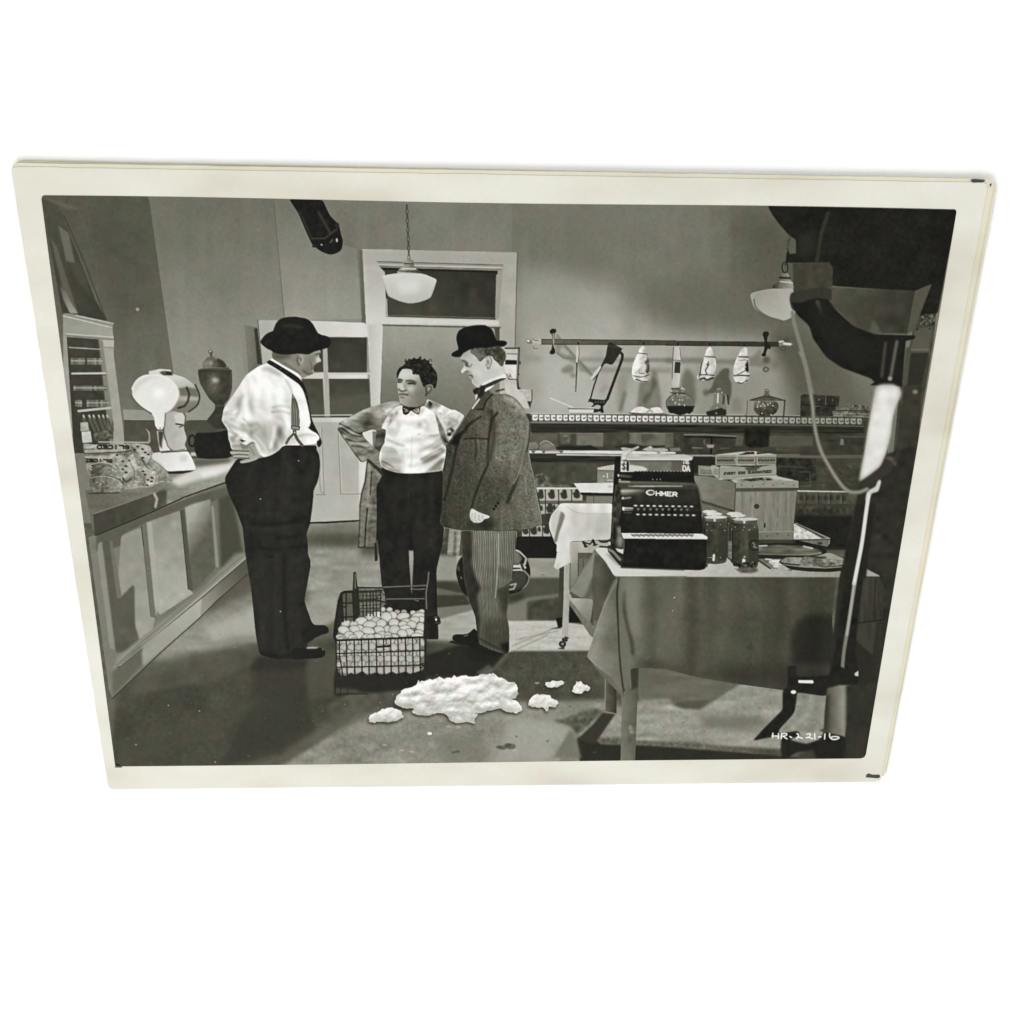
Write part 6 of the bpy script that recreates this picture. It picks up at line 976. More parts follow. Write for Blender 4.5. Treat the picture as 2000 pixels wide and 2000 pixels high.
E1 = [(790,810,50,42),(890,780,62,44),(1080,790,50,44),(1210,800,72,40),(1400,800,74,40),(1000,810,60,56),(680,862,70,44),(490,890,50,38),(590,905,44,42),(1240,870,60,36),(870,860,54,44),(1350,850,60,40),(1440,840,40,34),(790,905,74,42),(935,895,58,50),(1095,885,58,48),(1210,905,50,38),(1320,905,56,42),(1430,940,48,56),(465,975,66,46),(600,965,60,44),(660,960,60,44),(1010,965,42,44),(770,985,74,44),(910,975,60,46),(1100,970,62,50),(1230,955,70,38),(1290,1000,54,40),(1200,1015,56,42),(430,1070,60,36),(530,1050,58,54),(650,1045,64,54),(740,1060,50,30),(940,1040,60,46),(880,1060,56,34),(1020,1040,44,36),(800,1060,44,32),(1100,1055,44,28),(1030,1070,50,26),(1390,1050,70,34),(1410,1010,50,36),(580,1070,50,34)]
E1.sort(key=lambda e: e[1])
for x, y, rx, ry in E1: egg(x, y, rx*1.1, ry*1.1, rng.uniform(-.3, .3), 184+5*rng.standard_normal())
r2 = np.random.default_rng(3)
for j, y in enumerate(np.arange(1125, 1530, 72)):
    for x in np.arange(415+(j % 2)*44, 1460, 92):
        egg(x+r2.normal(0, 8), min(y+r2.normal(0, 8), 1482), r2.uniform(44, 56), r2.uniform(46, 54), r2.uniform(-.7, .7), 166-j*2+4*r2.standard_normal(), 4)
fl([(350,1495),(372,1450),(400,1545),(480,1562),(560,1500),(600,1545),(700,1480),(760,1550),(860,1500),(960,1545),(1070,1490),(1130,1530),(1240,1490),(1300,1530),(1400,1490),(1500,1470),(1500,1600),(350,1600)], 46, 'floor', blur=.8)
wr = dict(key='bk.wire')
ln([(360,1100),(700,1088),(1060,1075),(1480,1058)], 4, 34, **wr)
for i, x in enumerate([362,405,492,590,682,772,868,960,1050,1142,1235,1325,1415,1482]):
    xb = x+(700-x)*-.0+(14 if i == 2 else 10 if i > 2 and i < 13 else 4); ln([(x,1095-(x-360)*.03),(x+4,1300),(xb+(40 if i == 1 else 0),1545 if 0 < i < 13 else 1450)], 2.5, 36, **wr)
for y0, y1 in ((1265,1225),(1440,1408)): ln([(365,y0),(900,(y0+y1)/2+4),(1482,y1)], 2.6, 38, **wr)
for y in (1295,1330,1465): ln([(365,y),(410,y+3)], 2, 40, **wr)
for y in (1400,1440): ln([(1415,y),(1482,y-20)], 2, 40, **wr)
fl([(868,1172),(960,1165),(1055,1160),(1052,1186),(868,1200)], 26, 'bk.wire')
ln([(362,1100),(340,1040),(360,850),(400,600),(430,510),(470,490),(600,485)], 5, 38, **wr); ln([(432,520),(450,860)], 4, 40, **wr)
for q in [[(490,490),(490,850)],[(570,490),(590,860)],[(600,265),(590,260),(582,470)],[(605,260),(625,430),(640,760)],[(440,632),(590,628)],[(445,680),(490,676)],[(450,808),(600,800)],[(600,490),(950,470)],[(640,435),(960,440),(1240,420),(1500,405)],[(640,600),(860,590),(1000,625)]]: ln(q, 3, 42, **wr)
ln([(598,255),(592,470)], 6, 52, **wr); ln([(604,262),(604,440)], 1.6, 120)
for x in (700,745,790,830,865,920): ln([(x,480),(x+4,790)], 2.6, 52, **wr)
for y in (500,540,580,615,660,700,740): ln([(650,y),(930,y-8)], 2, 56, a=.8)
ln([(1000,580),(1490,575)], 2.4, 110, a=.9, **wr); ln([(960,430),(1250,418),(1505,408)], 2.2, 108, **wr); ln([(1305,455),(1420,458),(1490,450)], 2, 120, a=.8); el(1390,605,16,5,150,blur=.6); el(1360,597,9,4,150,blur=.6)
fl([(1485,440),(1510,440),(1500,700),(1510,960),(1490,1060),(1465,1060),(1475,800),(1482,600)], 44, 'bk.wire'); ln([(1528,245),(1520,350),(1495,500),(1502,700)], 2.6, 110, blur=.5, **wr); ln([(860,590),(905,520)], 2, 50); ln([(1490,1060),(1484,1450)], 4, 44, **wr); ln([(915,480),(980,540),(1000,640)], 2, 50, a=.8)
# ---- spilled cream
def cream(k, label, pts, tn=214):
    reg(k, 'cream_blob', label)
    c = np.mean(pts, axis=0)
    P = np.array(pts, float); Q = np.roll(P, -1, 0); r_ = np.random.default_rng(len(pts)*7)
    pts = np.stack([P, P*.66+Q*.34+r_.normal(0, 3.2, P.shape), P*.33+Q*.67+r_.normal(0, 3.2, P.shape)], 1).reshape(-1, 2)
    fl([(c[0]+(x-c[0])*1.0-6, c[1]+(y-c[1])*.98+15) for x, y in pts], 50, blur=3, clip='floor', a=.8)
    fl(pts, tn, k, tex=[(6,8),(4,3.5),(5,18)], sm=-1)
F(700, 1290, 500)
cream('cr1', 'largest heap of whipped white cream on the floor in front of the basket', [(280,330),(275,310),(300,260),(350,215),(440,185),(455,148),(462,165),(520,150),(580,140),(612,122),(650,142),(705,135),(722,110),(740,128),(800,115),(850,125),(900,120),(920,108),(960,110),(990,100),(1030,102),(1060,130),(1110,145),(1130,165),(1180,165),(1200,200),(1210,250),(1190,290),(1150,290),(1200,310),(1235,350),(1240,375),(1200,400),(1150,395),(1110,385),(1080,365),(1020,375),(960,390),(900,400),(885,400),(905,410),(880,440),(885,480),(820,465),(760,475),(700,460),(665,410),(640,400),(580,405),(520,418),(460,415),(415,400),(408,378),(420,365),(360,365),(320,350)])
relief('cr1', [((20, 12), 4.2), ((9, 6), 1.7), (4, .7), (2, .3)], 31, 6, 13, L=(.25, 1), lim=1.2)
for _ in range(40):
    x, y = rng.normal(760, 420), rng.normal(330, 110)
    el(x, y, rng.uniform(2, 6), rng.uniform(1.5, 3.5), rng.choice([150, 190, 215]), clip='floor', a=.75, blur=.4)
for q, t in [([(310,330),(420,365),(560,370),(640,330)],178), ([(660,360),(700,340),(760,350)],176), ([(880,350),(960,385),(1080,350),(1060,290)],170), ([(880,400),(820,340),(740,350)],182), ([(420,380),(540,410),(660,400)],168), ([(690,450),(780,470),(870,440)],172), ([(300,260),(285,320),(330,350)],176), ([(1100,300),(1120,350),(1200,390)],190)]: ln(q, 7, t, blur=3.5, clip='cr1', a=.7, sm=1)
cream('cr2', 'low cream blob at the left of the largest heap', [(80,440),(90,415),(130,395),(170,380),(185,365),(230,358),(270,365),(325,380),(330,400),(343,430),(310,445),(290,460),(200,465),(140,465),(125,475),(80,465)])
cream('cr3', 'cream blob at the right of the largest heap, with a bent drip', [(1285,335),(1290,305),(1330,262),(1350,253),(1370,262),(1400,258),(1450,265),(1465,290),(1500,300),(1508,330),(1490,355),(1440,350),(1430,385),(1415,380),(1400,360),(1350,358),(1300,350)])
cream('cr4', 'flat oval smear of cream behind the bent-drip blob', [(1410,185),(1430,165),(1480,155),(1540,153),(1562,165),(1540,185),(1500,205),(1440,205)], 220)
cream('cr5', 'small knobbly cream blob farthest right, near the table leg', [(1612,235),(1625,205),(1640,185),(1645,160),(1665,165),(1680,155),(1700,180),(1730,185),(1750,210),(1740,235),(1700,235),(1690,250),(1640,250)])
for k in ('cr2','cr3','cr4','cr5'): relief(k, [(8, 1.5), (4, .6), (2, .2)], 42, 4, 6, L=(.3, 1))
# ---- right background seen past the stage lamp
F(1480, 300, 500)
reg('sh', 'back_shelf', 'dim shelf unit at the right edge behind the stage lamp')
fl([(1200,1180),(1352,1160),(1330,1400),(1230,2000),(1180,2500),(1000,2500),(1080,1700),(1160,1400)], 78, 'sh', tex=(4,12)); fl([(1240,1215),(1350,1215),(1335,1300),(1225,1295)], 80, clip='sh', tex=(26,4), blur=.6); fl([(1195,1320),(1325,1310),(1290,1500),(1150,1500)], 92, clip='sh', blur=1.5); fl([(1160,1510),(1290,1505),(1240,1750),(1120,1760)], 56, clip='sh', blur=1.5); ln([(1160,1480),(1290,1478)], 2, 112, blur=.6); el(1205,1328,10,8,50); el(1300,1325,8,6,50)
fl([(1110,1760),(1240,1750),(1200,2500),(1000,2500)], 64, clip='sh', blur=2, tex=(3,12)); el(1190,1800,20,16,128, blur=2)
F(0, 0, 2000, 2000)
fl([(1690,900),(1790,870),(1700,1510),(1600,1510),(1640,1130)], 54, 'sh', tex=(4,12), blur=2); fl([(1640,1120),(1720,1120),(1690,1490),(1610,1490)], 50, blur=8, clip='sh')
fl([(1660,1120),(1725,1145),(1715,1200),(1705,1280),(1660,1240)], 68, 'tb.cloth', blur=1.5, tex=(3,(6,30)))
F(1340, 1080, 420)
fl([(1560,120),(1610,140),(1742,206),(1740,214),(1560,214)], 158, 'tb', blur=.8); fl([(1560,216),(1742,214),(1790,330),(1760,620),(1560,640)], (1560,300,74,1760,400,60), 'tb.cloth', blur=1, tex=(3,(4,40)))
ln([(1700,240),(1690,600)], 2, 46, blur=1); ln([(1540,630),(1770,600)], 1.6, 36)
# ---- stage lamp in the right foreground, out of focus
reg('sl', 'stage_lamp', 'large black stage lamp on a metal stand, blurred in the right foreground'); reg('sl.hood', 'lamp_housing', None, 'sl'); reg('sl.ring', 'yoke', None, 'sl'); reg('sl.pole', 'pole', None, 'sl'); reg('sl.cable', 'cable', None, 'sl'); reg('sl.base', 'stand_base', None, 'sl')
reg('lamp2', 'pendant_lamp', 'white glass pendant lamp half hidden behind the black stage lamp'); reg('lamp2.sh', 'lamp_shade', None, 'lamp2')
F(1480, 300, 500)
for i in range(7):
    y = 640+i*30; ln([(245-i*4,y),(232-i*4,y+22)], 2.4, 52, 'lamp2')
ln(ell(205,860,22,40,n=14)+[ell(205,860,22,40,n=14)[0]], 2.4, 50, 'lamp2'); fl([(180,905),(235,905),(240,940),(262,975),(275,1000),(275,1025),(105,1020),(120,990),(160,965),(165,930)], (110,1000,64,250,1000,150), 'lamp2', tex=(6,3)); ln([(165,935),(240,940)], 4, 52); ln([(170,965),(262,975)], 2, 190)
fl([(-60,1060),(0,1040),(100,1022),(270,1018),(290,1200),(250,1245),(190,1265),(140,1255),(0,1190),(-30,1160)], (0,1050,158,200,1240,172), 'lamp2.sh'); 
F(1000, 300, 500)
fl([(1825,1110),(1832,1070),(1880,1045),(1932,1035),(2010,1030),(2010,1255),(1932,1230),(1870,1190),(1835,1150)], (1840,1050,150,1980,1230,172), 'lamp2.sh'); ln([(1826,1100),(1835,1150),(1870,1190),(1932,1230),(2040,1262)], 2.4, 96, blur=1, sm=1)
F(1480, 300, 500)
fl([(75,395),(1515,425),(1440,780),(1400,1000),(1360,1210),(1250,1215),(1200,1240),(1310,990),(1180,1045),(560,1000),(480,830),(215,825),(220,740),(290,740),(290,650),(240,620),(160,530),(110,460)], 40, 'sl.hood', blur=1, tex=[(2.5,30),(2,6)]); fl([(245,640),(285,650),(290,755),(240,760),(230,700)], 96, 'wall', blur=1.2)
ln([(530,450),(480,600),(445,820)], 7, 62, blur=2.5, clip='sl.hood'); fl([(300,640),(440,560),(430,760),(300,790)], 50, blur=6, clip='sl.hood')
fl([(265,830),(540,820),(570,860),(565,1010),(420,1040),(275,1050)], 72, 'sl', blur=1.2, tex=(3,8)); 
fl([(550,1010),(1180,1035),(1130,1360),(870,1360),(720,1300),(600,1180),(480,1060)], (600,1050,86,1100,1300,64), 'sl', blur=1.5, tex=(3,20)); fl([(840,1360),(870,1250),(920,1320),(940,1370)], 92, blur=3, clip='sl'); fl([(1180,1045),(1315,985),(1180,1340),(1110,1370)], 90, 'sl', blur=1.2); ln([(1180,1040),(1120,1360)], 2, 50, blur=1)
fl([(250,1050),(480,1010),(560,1020),(560,1110),(480,1120),(330,1130),(300,1200),(260,1180),(240,1110)], 62, 'sl', blur=1.5)
fl([(250,1120),(320,1130),(440,1090),(530,1100),(600,1190),(720,1300),(880,1365),(1195,1375),(1180,1400),(1100,1420),(1080,1560),(1060,1740),(900,1750),(860,1700),(640,1620),(520,1540),(420,1400),(390,1300),(300,1220)], 38, 'sl.hood', blur=1.5, tex=(3,14)); ln([(450,1120),(490,1220),(560,1290)], 7, 84, blur=2.5, clip='sl.hood', sm=1); fl([(400,1130),(560,1200),(700,1340),(900,1420),(960,1640),(700,1580),(480,1380)], 42, blur=10, clip='sl.hood')
fl([(870,1370),(1190,1380),(1180,1400),(1120,1410),(1090,1760),(850,1750),(920,1700)], 40, 'sl.pole', blur=1.2)
ln([(965,1430),(935,1680)], 6, 74, blur=2); ln([(1050,1420),(1000,1700)], 6.5, 96, blur=2); el(1000,1700,16,16,150,blur=2); ln([(1135,1480),(1110,1730)], 10, 84, blur=1.5)
F(1500, 700, 360)
fl([(1130,300),(1200,270),(1330,275),(1400,330),(1400,400),(1350,480),(1310,620),(1290,800),(1240,1000),(1180,1140),(1060,1230),(960,1300),(960,1250),(1010,1000),(1050,740),(1090,520)], 186, 'sl.pole', blur=4)
fl([(1170,310),(1330,300),(1370,350),(1310,560),(1280,760),(1230,980),(1170,1110),(1060,1200),(985,1260),(1030,980),(1070,700),(1120,480)], 226, blur=5, clip='sl.pole', tex=(5,14))
fl([(960,1300),(1080,1240),(1180,1150),(1250,1040),(1330,1040),(1300,1180),(1180,1280),(1060,1350),(1000,1370)], 62, 'sl.ring', blur=2); ln([(1250,1040),(1310,1060),(1330,1110)], 5, 120, blur=3, a=.8); ln([(1400,500),(1420,700),(1380,950),(1320,1080)], 6, 66, blur=4, a=.8)
fl([(1150,1290),(1180,1270),(1190,1300),(1160,1400),(1085,1415),(1060,1500),(1020,1500),(1040,1390),(1130,1350)], 196, 'sl.pole', blur=1.6)
F(1340, 1080, 420)
fl([(1460,-120),(1620,-120),(1600,200),(1560,500),(1520,900),(1560,1080),(1540,1180),(1290,1210),(1320,1000),(1370,640),(1420,280),(1445,0)], 42, 'sl.pole', blur=2, tex=(3,8))
F(0, 0, 2000, 2000)
fl([(1672,985),(1712,985),(1700,1060),(1692,1130),(1654,1130),(1660,1060)], 46, 'sl.pole', blur=2)
ln([(1697,965),(1692,998),(1683.5,1060),(1675,1105),(1664,1176),(1655,1232),(1648,1276),(1644,1325)], 7, 122, 'sl.pole', blur=1.2, sm=1)
ln([(1697,965),(1692,998),(1683.5,1060),(1675,1105),(1668,1140)], 7, 212, blur=1.2, sm=1); ln([(1668,1140),(1660,1200),(1654,1240)], 4, 170, blur=2)
F(1340, 1080, 420)
fl([(1380,1120),(1415,1120),(1420,1160),(1440,1180),(1430,1200),(1375,1200)], 200, 'sl.pole', blur=1); fl([(960,1020),(990,1010),(1000,1120),(1290,1100),(1330,1000),(1550,1090),(1545,1180),(1480,1190),(1300,1220),(1250,1290),(1000,1255),(990,1380),(975,1440),(830,1600),(860,1640),(600,1690),(700,1580),(870,1410),(870,1240),(915,1200),(915,1020)], 42, 'sl.base', blur=1.5, tex=(3,8))
fl([(1010,1145),(1140,1145),(1150,1165),(1140,1175),(1012,1170)], 222, 'sl.base', blur=.8); el(967,1252,24,17,222,'sl.base',blur=.8); fl([(1515,1085),(1550,1060),(1550,1110),(1520,1105)], 196, 'sl.base', blur=1)
fl([(1270,1215),(1380,1190),(1480,1190),(1470,1400),(1430,1660),(1200,1600),(1250,1400)], (1270,1400,84,1400,1400,138), 'sl.base', blur=2.5, tex=(3,14)); fl([(1250,1290),(1290,1280),(1270,1600),(1230,1580)], 64, blur=4, clip='sl.base')
fl([(1000,1260),(1250,1300),(1240,1580),(1130,1620),(1020,1600),(850,1600),(980,1440)], 138, 'floor', blur=1.6, tex=[(6,12),(3,4)])
fl([(860,1620),(1010,1600),(1030,1640),(930,1680),(1080,1720),(1200,1680),(1240,1620),(1430,1650),(1440,1870),(1000,1870),(1100,1790),(1000,1790),(870,1870),(850,1760),(860,1680)], 42, 'sl.base', blur=2.5, tex=(3,10)); fl([(1020,1800),(1140,1770),(1180,1870),(1000,1870)], 70, blur=4)
fl([(1440,1190),(1700,1180),(1600,1870),(1440,1870)], 58, 'sh', blur=3, tex=(3,14))
# cable
F(1500, 700, 360)
CB = [(340,-60),(385,40),(430,260),(465,480),(480,640),(510,820),(560,980),(640,1130),(720,1260),(800,1360),(870,1400),(960,1400),(1040,1370)]
ln(CB, 8, 118, 'sl.cable', blur=1.8, sm=1); ln(CB, 3, 146, blur=1.5, sm=1)
F(1480, 300, 500); ln([(262,1200),(280,1300),(320,1440),(370,1640),(405,1800)], 7.5, 128, 'sl.cable', blur=1.6, sm=1)
# hand-lettered code on the negative
F(1480, 1380, 300)
def hl(q): ln(q, 2.6, 232, blur=.35, sm=1)
for q in [[(190,335),(185,390)],[(180,370),(262,370)],[(262,338),(258,400)],[(300,345),(296,400)],[(300,345),(350,338),(366,352),(340,368),(310,372)],[(318,372),(345,392),(366,405)],[(405,378),(425,388)],[(492,345),(505,342),(512,372),(490,402)],[(505,380),(540,392),(560,402)],[(620,350),(650,340),(662,352),(640,385),(610,392),(640,388),(690,405)],[(716,342),(718,410)],[(765,382),(795,380)],[(845,345),(840,408)],[(905,338),(905,380),(935,410),(990,410),(1022,392),(1000,380),(950,378),(915,390)]]: hl(q)

# acutance of the print
cv += .4*(cv-box(cv, 1.6))+.08*(cv-box(cv, 8))
# ---- overall print grain, mottling and slightly lifted blacks
cv += 1.2*noise(CH, CW, 1.6, 91)+1.4*noise(CH, CW, 5, 92)+.9*noise(CH, CW, 26, 93)
cv = cv-6*np.exp(-((cv-72)/42)**2)+4*np.exp(-((cv-185)/36)**2)
cv = np.clip(cv, 20, 251)
# ------------------------------------------------------------------ helpers
def material(name):
    m = bpy.data.materials.new(name); m.use_nodes = True
    return m, m.node_tree, m.node_tree.nodes['Principled BSDF']
def node(nt, typ, **k):
    n = nt.nodes.new(typ)
    for a_, v in k.items(): setattr(n, a_, v)
    return n
def lin(c):
    c = np.clip(np.asarray(c, float)/255, 0, 1)
    return np.where(c <= .04045, c/12.92, ((c+.055)/1.055)**2.4)
def paper_mat(name, base, dirt, edge=False):
    m, nt, p = material(name)
    tc = node(nt, 'ShaderNodeTexCoord')
    n1 = node(nt, 'ShaderNodeTexNoise'); n1.inputs['Scale'].default_value = 22; n1.inputs['Detail'].default_value = 2
    mp = node(nt, 'ShaderNodeMapping'); mp.inputs['Scale'].default_value = (1, 2.2, 1)
    n2 = node(nt, 'ShaderNodeTexNoise'); n2.inputs['Scale'].default_value = 620; n2.inputs['Detail'].default_value = 4
    cr = node(nt, 'ShaderNodeValToRGB'); e = cr.color_ramp.elements
    cols = [tuple(lin(c)/E_ILL)+(1,) for c in dirt]
    e[0].position, e[0].color = .30, cols[0]; e[1].position, e[1].color = .70, cols[-1]
    for i, c in enumerate(cols[1:-1]):
        x = cr.color_ramp.elements.new(.30+.40*(i+1)/(len(cols)-1)); x.color = c
    mx = node(nt, 'ShaderNodeMix', data_type='RGBA', blend_type='MULTIPLY'); mx.inputs[0].default_value = .10
    nt.links.new(tc.outputs['Object'], mp.inputs[0]); nt.links.new(mp.outputs[0], n1.inputs['Vector']); nt.links.new(tc.outputs['Object'], n2.inputs['Vector'])
    nt.links.new(n1.outputs['Fac'], cr.inputs[0]); nt.links.new(cr.outputs[0], mx.inputs[6]); nt.links.new(n2.outputs['Color'], mx.inputs[7])
    nt.links.new(mx.outputs[2], p.inputs['Base Color'])
    p.inputs['Roughness'].default_value = .55; p.inputs['Specular IOR Level'].default_value = .12
    return m
M_TOP = paper_mat('baryta_paper', None, [(225,219,203), (233,230,216), (239,237,224), (243,241,231)])
M_BACK = paper_mat('aged_paper', None, [(222,214,190), (234,230,208), (244,232,210)])
m, nt, p = material('white_table'); M_TABLE = m
nz = node(nt, 'ShaderNodeTexNoise'); nz.inputs['Scale'].default_value = 6
rp = node(nt, 'ShaderNodeValToRGB'); rp.color_ramp.elements[0].color = (.955, .955, .955, 1); rp.color_ramp.elements[1].color = (.97, .97, .97, 1)
nt.links.new(nz.outputs['Fac'], rp.inputs[0]); nt.links.new(rp.outputs[0], p.inputs['Base Color'])
p.inputs['Roughness'].default_value = .8; p.inputs['Specular IOR Level'].default_value = .1
m, nt, p = material('silver_gelatin'); M_PRINT = m
at = node(nt, 'ShaderNodeAttribute', attribute_name='silver')
nz = node(nt, 'ShaderNodeTexNoise'); nz.inputs['Scale'].default_value = 260; nz.inputs['Detail'].default_value = 2
bp = node(nt, 'ShaderNodeBump'); bp.inputs['Strength'].default_value = .03; bp.inputs['Distance'].default_value = .0002
tc = node(nt, 'ShaderNodeTexCoord'); nt.links.new(tc.outputs['Object'], nz.inputs['Vector'])
nt.links.new(nz.outputs['Fac'], bp.inputs['Height']); nt.links.new(bp.outputs[0], p.inputs['Normal'])
nt.links.new(at.outputs['Color'], p.inputs['Base Color'])
p.inputs['Roughness'].default_value = .42; p.inputs['Specular IOR Level'].default_value = .06
m, nt, p = material('black_ink'); M_INK = m
nz = node(nt, 'ShaderNodeTexNoise'); nz.inputs['Scale'].default_value = 900
rp = node(nt, 'ShaderNodeValToRGB'); rp.color_ramp.elements[0].color = (.012, .012, .012, 1); rp.color_ramp.elements[1].color = (.05, .05, .046, 1)
nt.links.new(nz.outputs['Fac'], rp.inputs[0]); nt.links.new(rp.outputs[0], p.inputs['Base Color']); p.inputs['Roughness'].default_value = .6

def mesh_obj(name, verts, faces, mat, parent=None):
    me = bpy.data.meshes.new(name); me.from_pydata(verts, [], faces); me.update()
    me.materials.append(mat)
    o = bpy.data.objects.new(name, me); COL.objects.link(o)
    if parent: o.parent = parent
    return o
def empty(name, label, cat, group=None):
    o = bpy.data.objects.new(name, None); COL.objects.link(o); o.empty_display_size = .02
    o['label'] = label; o['category'] = cat
    if group: o['group'] = group
    return o

# ------------------------------------------------------------------ white table top
t_ = mesh_obj('table_surface', [(-3, -3, 0), (3, -3, 0), (3, 3, 0), (-3, 3, 0)], [(0, 1, 2, 3)], M_TABLE)
t_['kind'] = 'structure'; t_['label'] = 'plain white table surface under the stack of photographs'

# image px (2000 frame) -> point on the plane of the print's face
HI = np.linalg.inv(HM)
def plane(x, y):
    v = HI @ np.stack([np.asarray(x, float), np.asarray(y, float), np.ones_like(np.asarray(x, float))])
    return v[0]/v[2], v[1]/v[2]

def sheet(name, corners, z0, th, mat, parent, curl=0, seed=1, rad=.0018):
    """paper sheet with slightly worn corners, wavy cut edges and real thickness"""
    r = np.random.default_rng(seed); P = []
    C = [np.array(c, float) for c in corners]; n = 60
    for i in range(4):
        A, B, D_ = C[i], C[(i+1) % 4], C[(i+2) % 4]
        u = (B-A)/np.linalg.norm(B-A); v = (D_-B)/np.linalg.norm(D_-B); L = np.linalg.norm(B-A); nrm = np.array([u[1], -u[0]])
        rr = rad*r.uniform(.5, 1.2)
        for k in range(n):
            s = rad+(L-rad-rr)*k/(n-1)
            P.append(A+u*s+nrm*r.normal(0, .00004))
        P.append(B-u*rr*.29+v*rr*.29)
    P = np.array(P); m_ = len(P)
    cx, cy = P.mean(0)
    def zc(p): return curl*((p[0]/(W/2))**2*.6+(p[1]/(Hh/2))**4*.4)
    ins = np.array([P+(np.array([cx, cy])-P)*f for f in (0, .03, .1, .3, .6)])
    vs, fs = [], []
    for ring in ins:
        for q in ring: vs.append((q[0], q[1], z0+th+zc(q)))
    vs.append((cx, cy, z0+th)); ci = len(vs)-1
    for k in range(len(ins)-1):
        for i in range(m_):
            j = (i+1) % m_; fs.append((k*m_+i, k*m_+j, (k+1)*m_+j, (k+1)*m_+i))
    k = len(ins)-1
    for i in range(m_): fs.append((k*m_+i, k*m_+(i+1) % m_, ci))
    b0 = len(vs)
    for q in P: vs.append((q[0], q[1], z0+zc(q)))
    for i in range(m_):
        j = (i+1) % m_; fs.append((i, b0+i, b0+j, j))
    fs.append(tuple(b0+i for i in range(m_)))
    o = mesh_obj(name, vs, fs, mat, parent)
    bm_fix(o.data)
    return o
def bm_fix(me):
    import bmesh
    bm = bmesh.new(); bm.from_mesh(me); bmesh.ops.recalc_face_normals(bm, faces=bm.faces); bm.to_mesh(me); bm.free()

def px_corners(q): return [tuple(np.array(plane(x, y))) for x, y in q]
# prints lying under the top one; offsets as seen beyond its top and right edges
GRP = 'photographic prints stacked in one pile'
back = [([(22,319),(1944,350),(1728,1519),(213,1530)], .00150, 'second photographic print in the stack, its cream edge showing along the top'),
        ([(24,317),(1951,362),(1731,1519),(214,1528)], .00085, 'third photographic print in the stack, jutting out farthest along the right edge'),
        ([(30,316),(1942,354),(1724,1516),(222,1530)], .00020, 'lowest photographic print, lying directly on the white surface')]
for i, (q, z, lb) in enumerate(back):
    e_ = empty('photograph_print', lb, 'photograph', GRP)
    sheet('paper', px_corners(q), z, .00042, M_BACK, e_, seed=5+i)
root = empty('photograph_print', 'topmost print of the stack, black-and-white film still of three men in a grocery store', 'photograph', GRP)
TH = .0005
sheet('paper', CORN, TOPZ-TH-.00006, TH, M_TOP, root, seed=2)

# ------------------------------------------------------------------ picture area as coloured meshes
NX, NY = 1500, 930
PICQ = [(80, 382), (1869, 409), (1690, 1481), (225, 1497)]
cpx, cpy = plane([p[0] for p in PICQ], [p[1] for p in PICQ])
u = np.linspace(0, 1, NX)[None, :]; v = np.linspace(0, 1, NY)[:, None]
def bil(c): return (1-v)*((1-u)*c[0]+u*c[1])+v*((1-u)*c[3]+u*c[2])
GX, GY = bil(cpx), bil(cpy)
# the picture edge is not ruler straight
GY = GY+(1-v)**12*.00022*np.sin(u*9+.4)*np.ones_like(GY)-v**12*.00012*np.sin(u*7)
q = np.stack([GX.ravel(), GY.ravel(), np.ones(GX.size)])
im = HM @ q; ix, iy = im[0]/im[2]-X0, im[1]/im[2]-Y0
ix = np.clip(ix, 0, CW-1.01); iy = np.clip(iy, 0, CH-1.01)
xi, yi = ix.astype(int), iy.astype(int); fx, fy = ix-xi, iy-yi
tone = (cv[yi, xi]*(1-fx)+cv[yi, xi+1]*fx)*(1-fy)+(cv[yi+1, xi]*(1-fx)+cv[yi+1, xi+1]*fx)*fy
def smp(a_): return a_[yi, xi]
# warm olive-grey toning of the old print with blotchy green / mauve casts
c1 = smp(noise(CH, CW, 30, 301))+.6*smp(noise(CH, CW, 12, 302)); cast = np.tanh(c1*1.6)
mid = np.sin(np.pi*np.clip(tone/255, 0, 1)**.75)
rr = tone+1.4-(1-mid)*np.clip(1-tone/90, 0, 1)*5+cast*2.2*np.clip(tone/80, .35, 1)
gg = tone+.4-cast*.7*np.clip(tone/80, .35, 1)
bb = tone-10*mid-2+np.clip(1-tone/75, 0, 1)*10+cast*.8*(1-tone/255)
rgb = lin(np.stack([rr, gg, bb], 1))/E_ILL-.006
rgb = np.clip(rgb, .003, 1)
col4 = np.concatenate([rgb, np.ones((rgb.shape[0], 1))], 1).astype(np.float32)
jj, ii = np.mgrid[0:NY-1, 0:NX-1]
cxm = (ix.reshape(NY, NX)[:-1, :-1]+ix.reshape(NY, NX)[1:, 1:])/2; cym = (iy.reshape(NY, NX)[:-1, :-1]+iy.reshape(NY, NX)[1:, 1:])/2
fl_lab = lab[cym.astype(int), cxm.astype(int)]
fl_lab[fl_lab == 0] = IDS.index('floor')
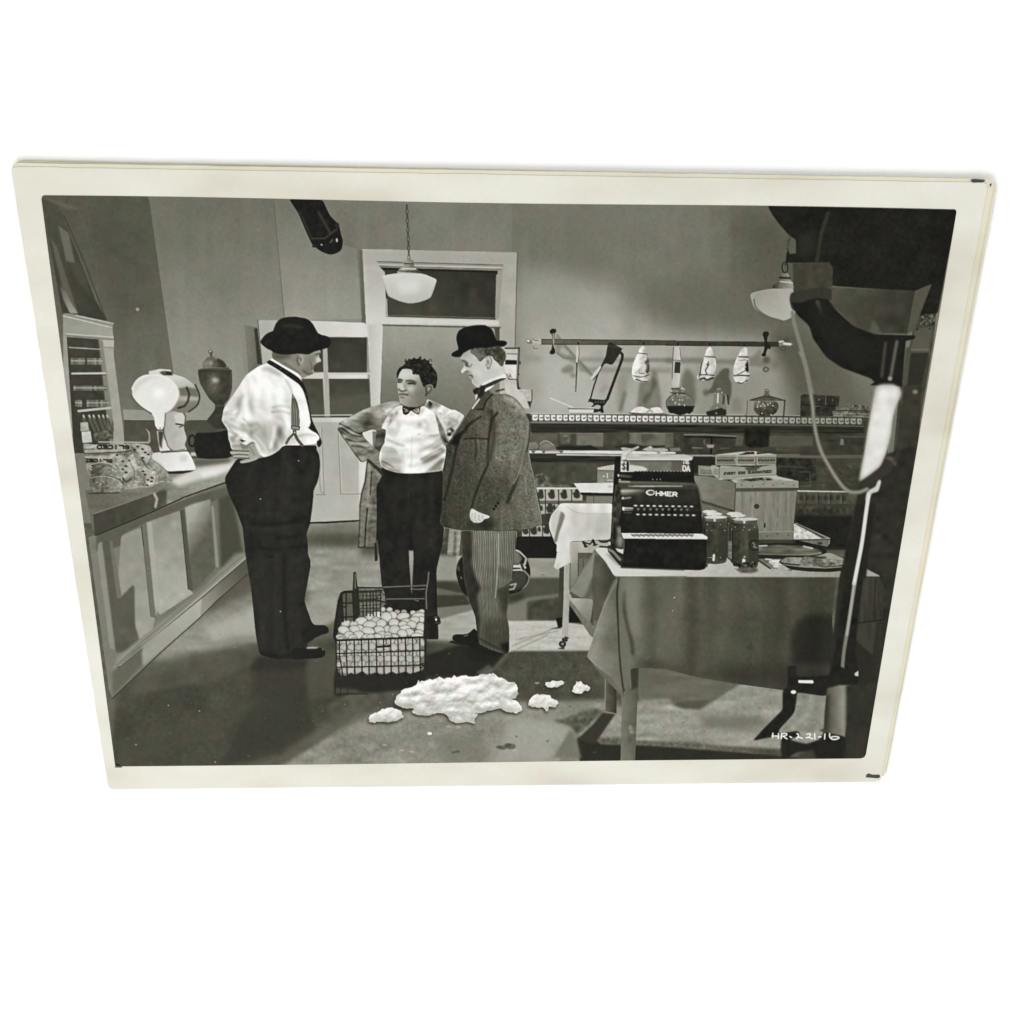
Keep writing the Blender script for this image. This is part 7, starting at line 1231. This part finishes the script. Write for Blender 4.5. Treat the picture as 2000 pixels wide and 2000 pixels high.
# rounded picture corners
keep = np.ones_like(fl_lab, bool)
for (cj, ci2, sj, si, rr_) in ((0, 0, 1, 1, 4), (0, NX-2, 1, -1, 3), (NY-2, NX-2, -1, -1, 8), (NY-2, 0, -1, 1, 3)):
    dj = (jj-cj)*sj; di = (ii-ci2)*si
    keep &= ~((dj < rr_) & (di < rr_) & ((dj-rr_)**2+(di-rr_)**2 > rr_*rr_))
V0 = (jj*NX+ii).ravel(); lf = fl_lab.ravel(); kf = keep.ravel()
PZ = TOPZ
OB = {}
def region(key):
    name, label, parent = REG[key]
    idx = IDS.index(key); f = V0[(lf == idx) & kf]
    if len(f) == 0:
        if any(k.startswith(key+'.') and len(V0[(lf == IDS.index(k)) & kf]) for k in REG):
            o = bpy.data.objects.new(name, None); COL.objects.link(o); o.empty_display_size = .01
        else: return
    else:
        quad = np.stack([f, f+NX, f+NX+1, f+1], 1)
        uq, inv = np.unique(quad.ravel(), return_inverse=True)
        me = bpy.data.meshes.new(name)
        me.vertices.add(len(uq)); me.loops.add(len(f)*4); me.polygons.add(len(f))
        cop = np.stack([GX.ravel()[uq], GY.ravel()[uq], np.full(len(uq), PZ)], 1).astype(np.float32)
        me.vertices.foreach_set('co', cop.ravel())
        me.loops.foreach_set('vertex_index', inv.ravel().astype(np.int32))
        me.polygons.foreach_set('loop_start', np.arange(0, len(f)*4, 4, dtype=np.int32))
        me.polygons.foreach_set('loop_total', np.full(len(f), 4, dtype=np.int32))
        me.update(calc_edges=True); me.validate()
        ca = me.color_attributes.new('silver', 'FLOAT_COLOR', 'POINT')
        ca.data.foreach_set('color', col4[uq].ravel())
        me.materials.append(M_PRINT)
        o = bpy.data.objects.new(name, me); COL.objects.link(o)
    o.parent = OB.get(parent, root) if parent else root
    if label: o['label'] = label
    OB[key] = o
for k in REG: region(k)

# ------------------------------------------------------------------ ink marks on the paper
def mark(q, z, name, parent, seed=0):
    r = np.random.default_rng(seed); vs = []
    for x, y in q:
        X, Y = plane(x+r.normal(0, .3), y+r.normal(0, .3)); vs.append((float(X), float(Y), z))
    o = mesh_obj(name, vs, [tuple(range(len(vs)))], M_INK, parent); bm_fix(o.data); return o
mark([(1692,1513),(1696,1511),(1704,1513),(1718,1513),(1719,1517),(1716,1520),(1700,1519),(1691,1518)], TOPZ+.00004, 'ink_mark', root, 1)
mark([(1895,352),(1902,350),(1921,351),(1925,353),(1920,356),(1900,357)], TOPZ+.00004, 'ink_mark', root, 2)
mark([(1933,360),(1937,359),(1936,363),(1934,366)], TOPZ+.0000, 'ink_mark', root, 3)
mark([(225,1495),(236,1496),(239,1499),(225,1499)], TOPZ+.00004, 'ink_mark', root, 4)
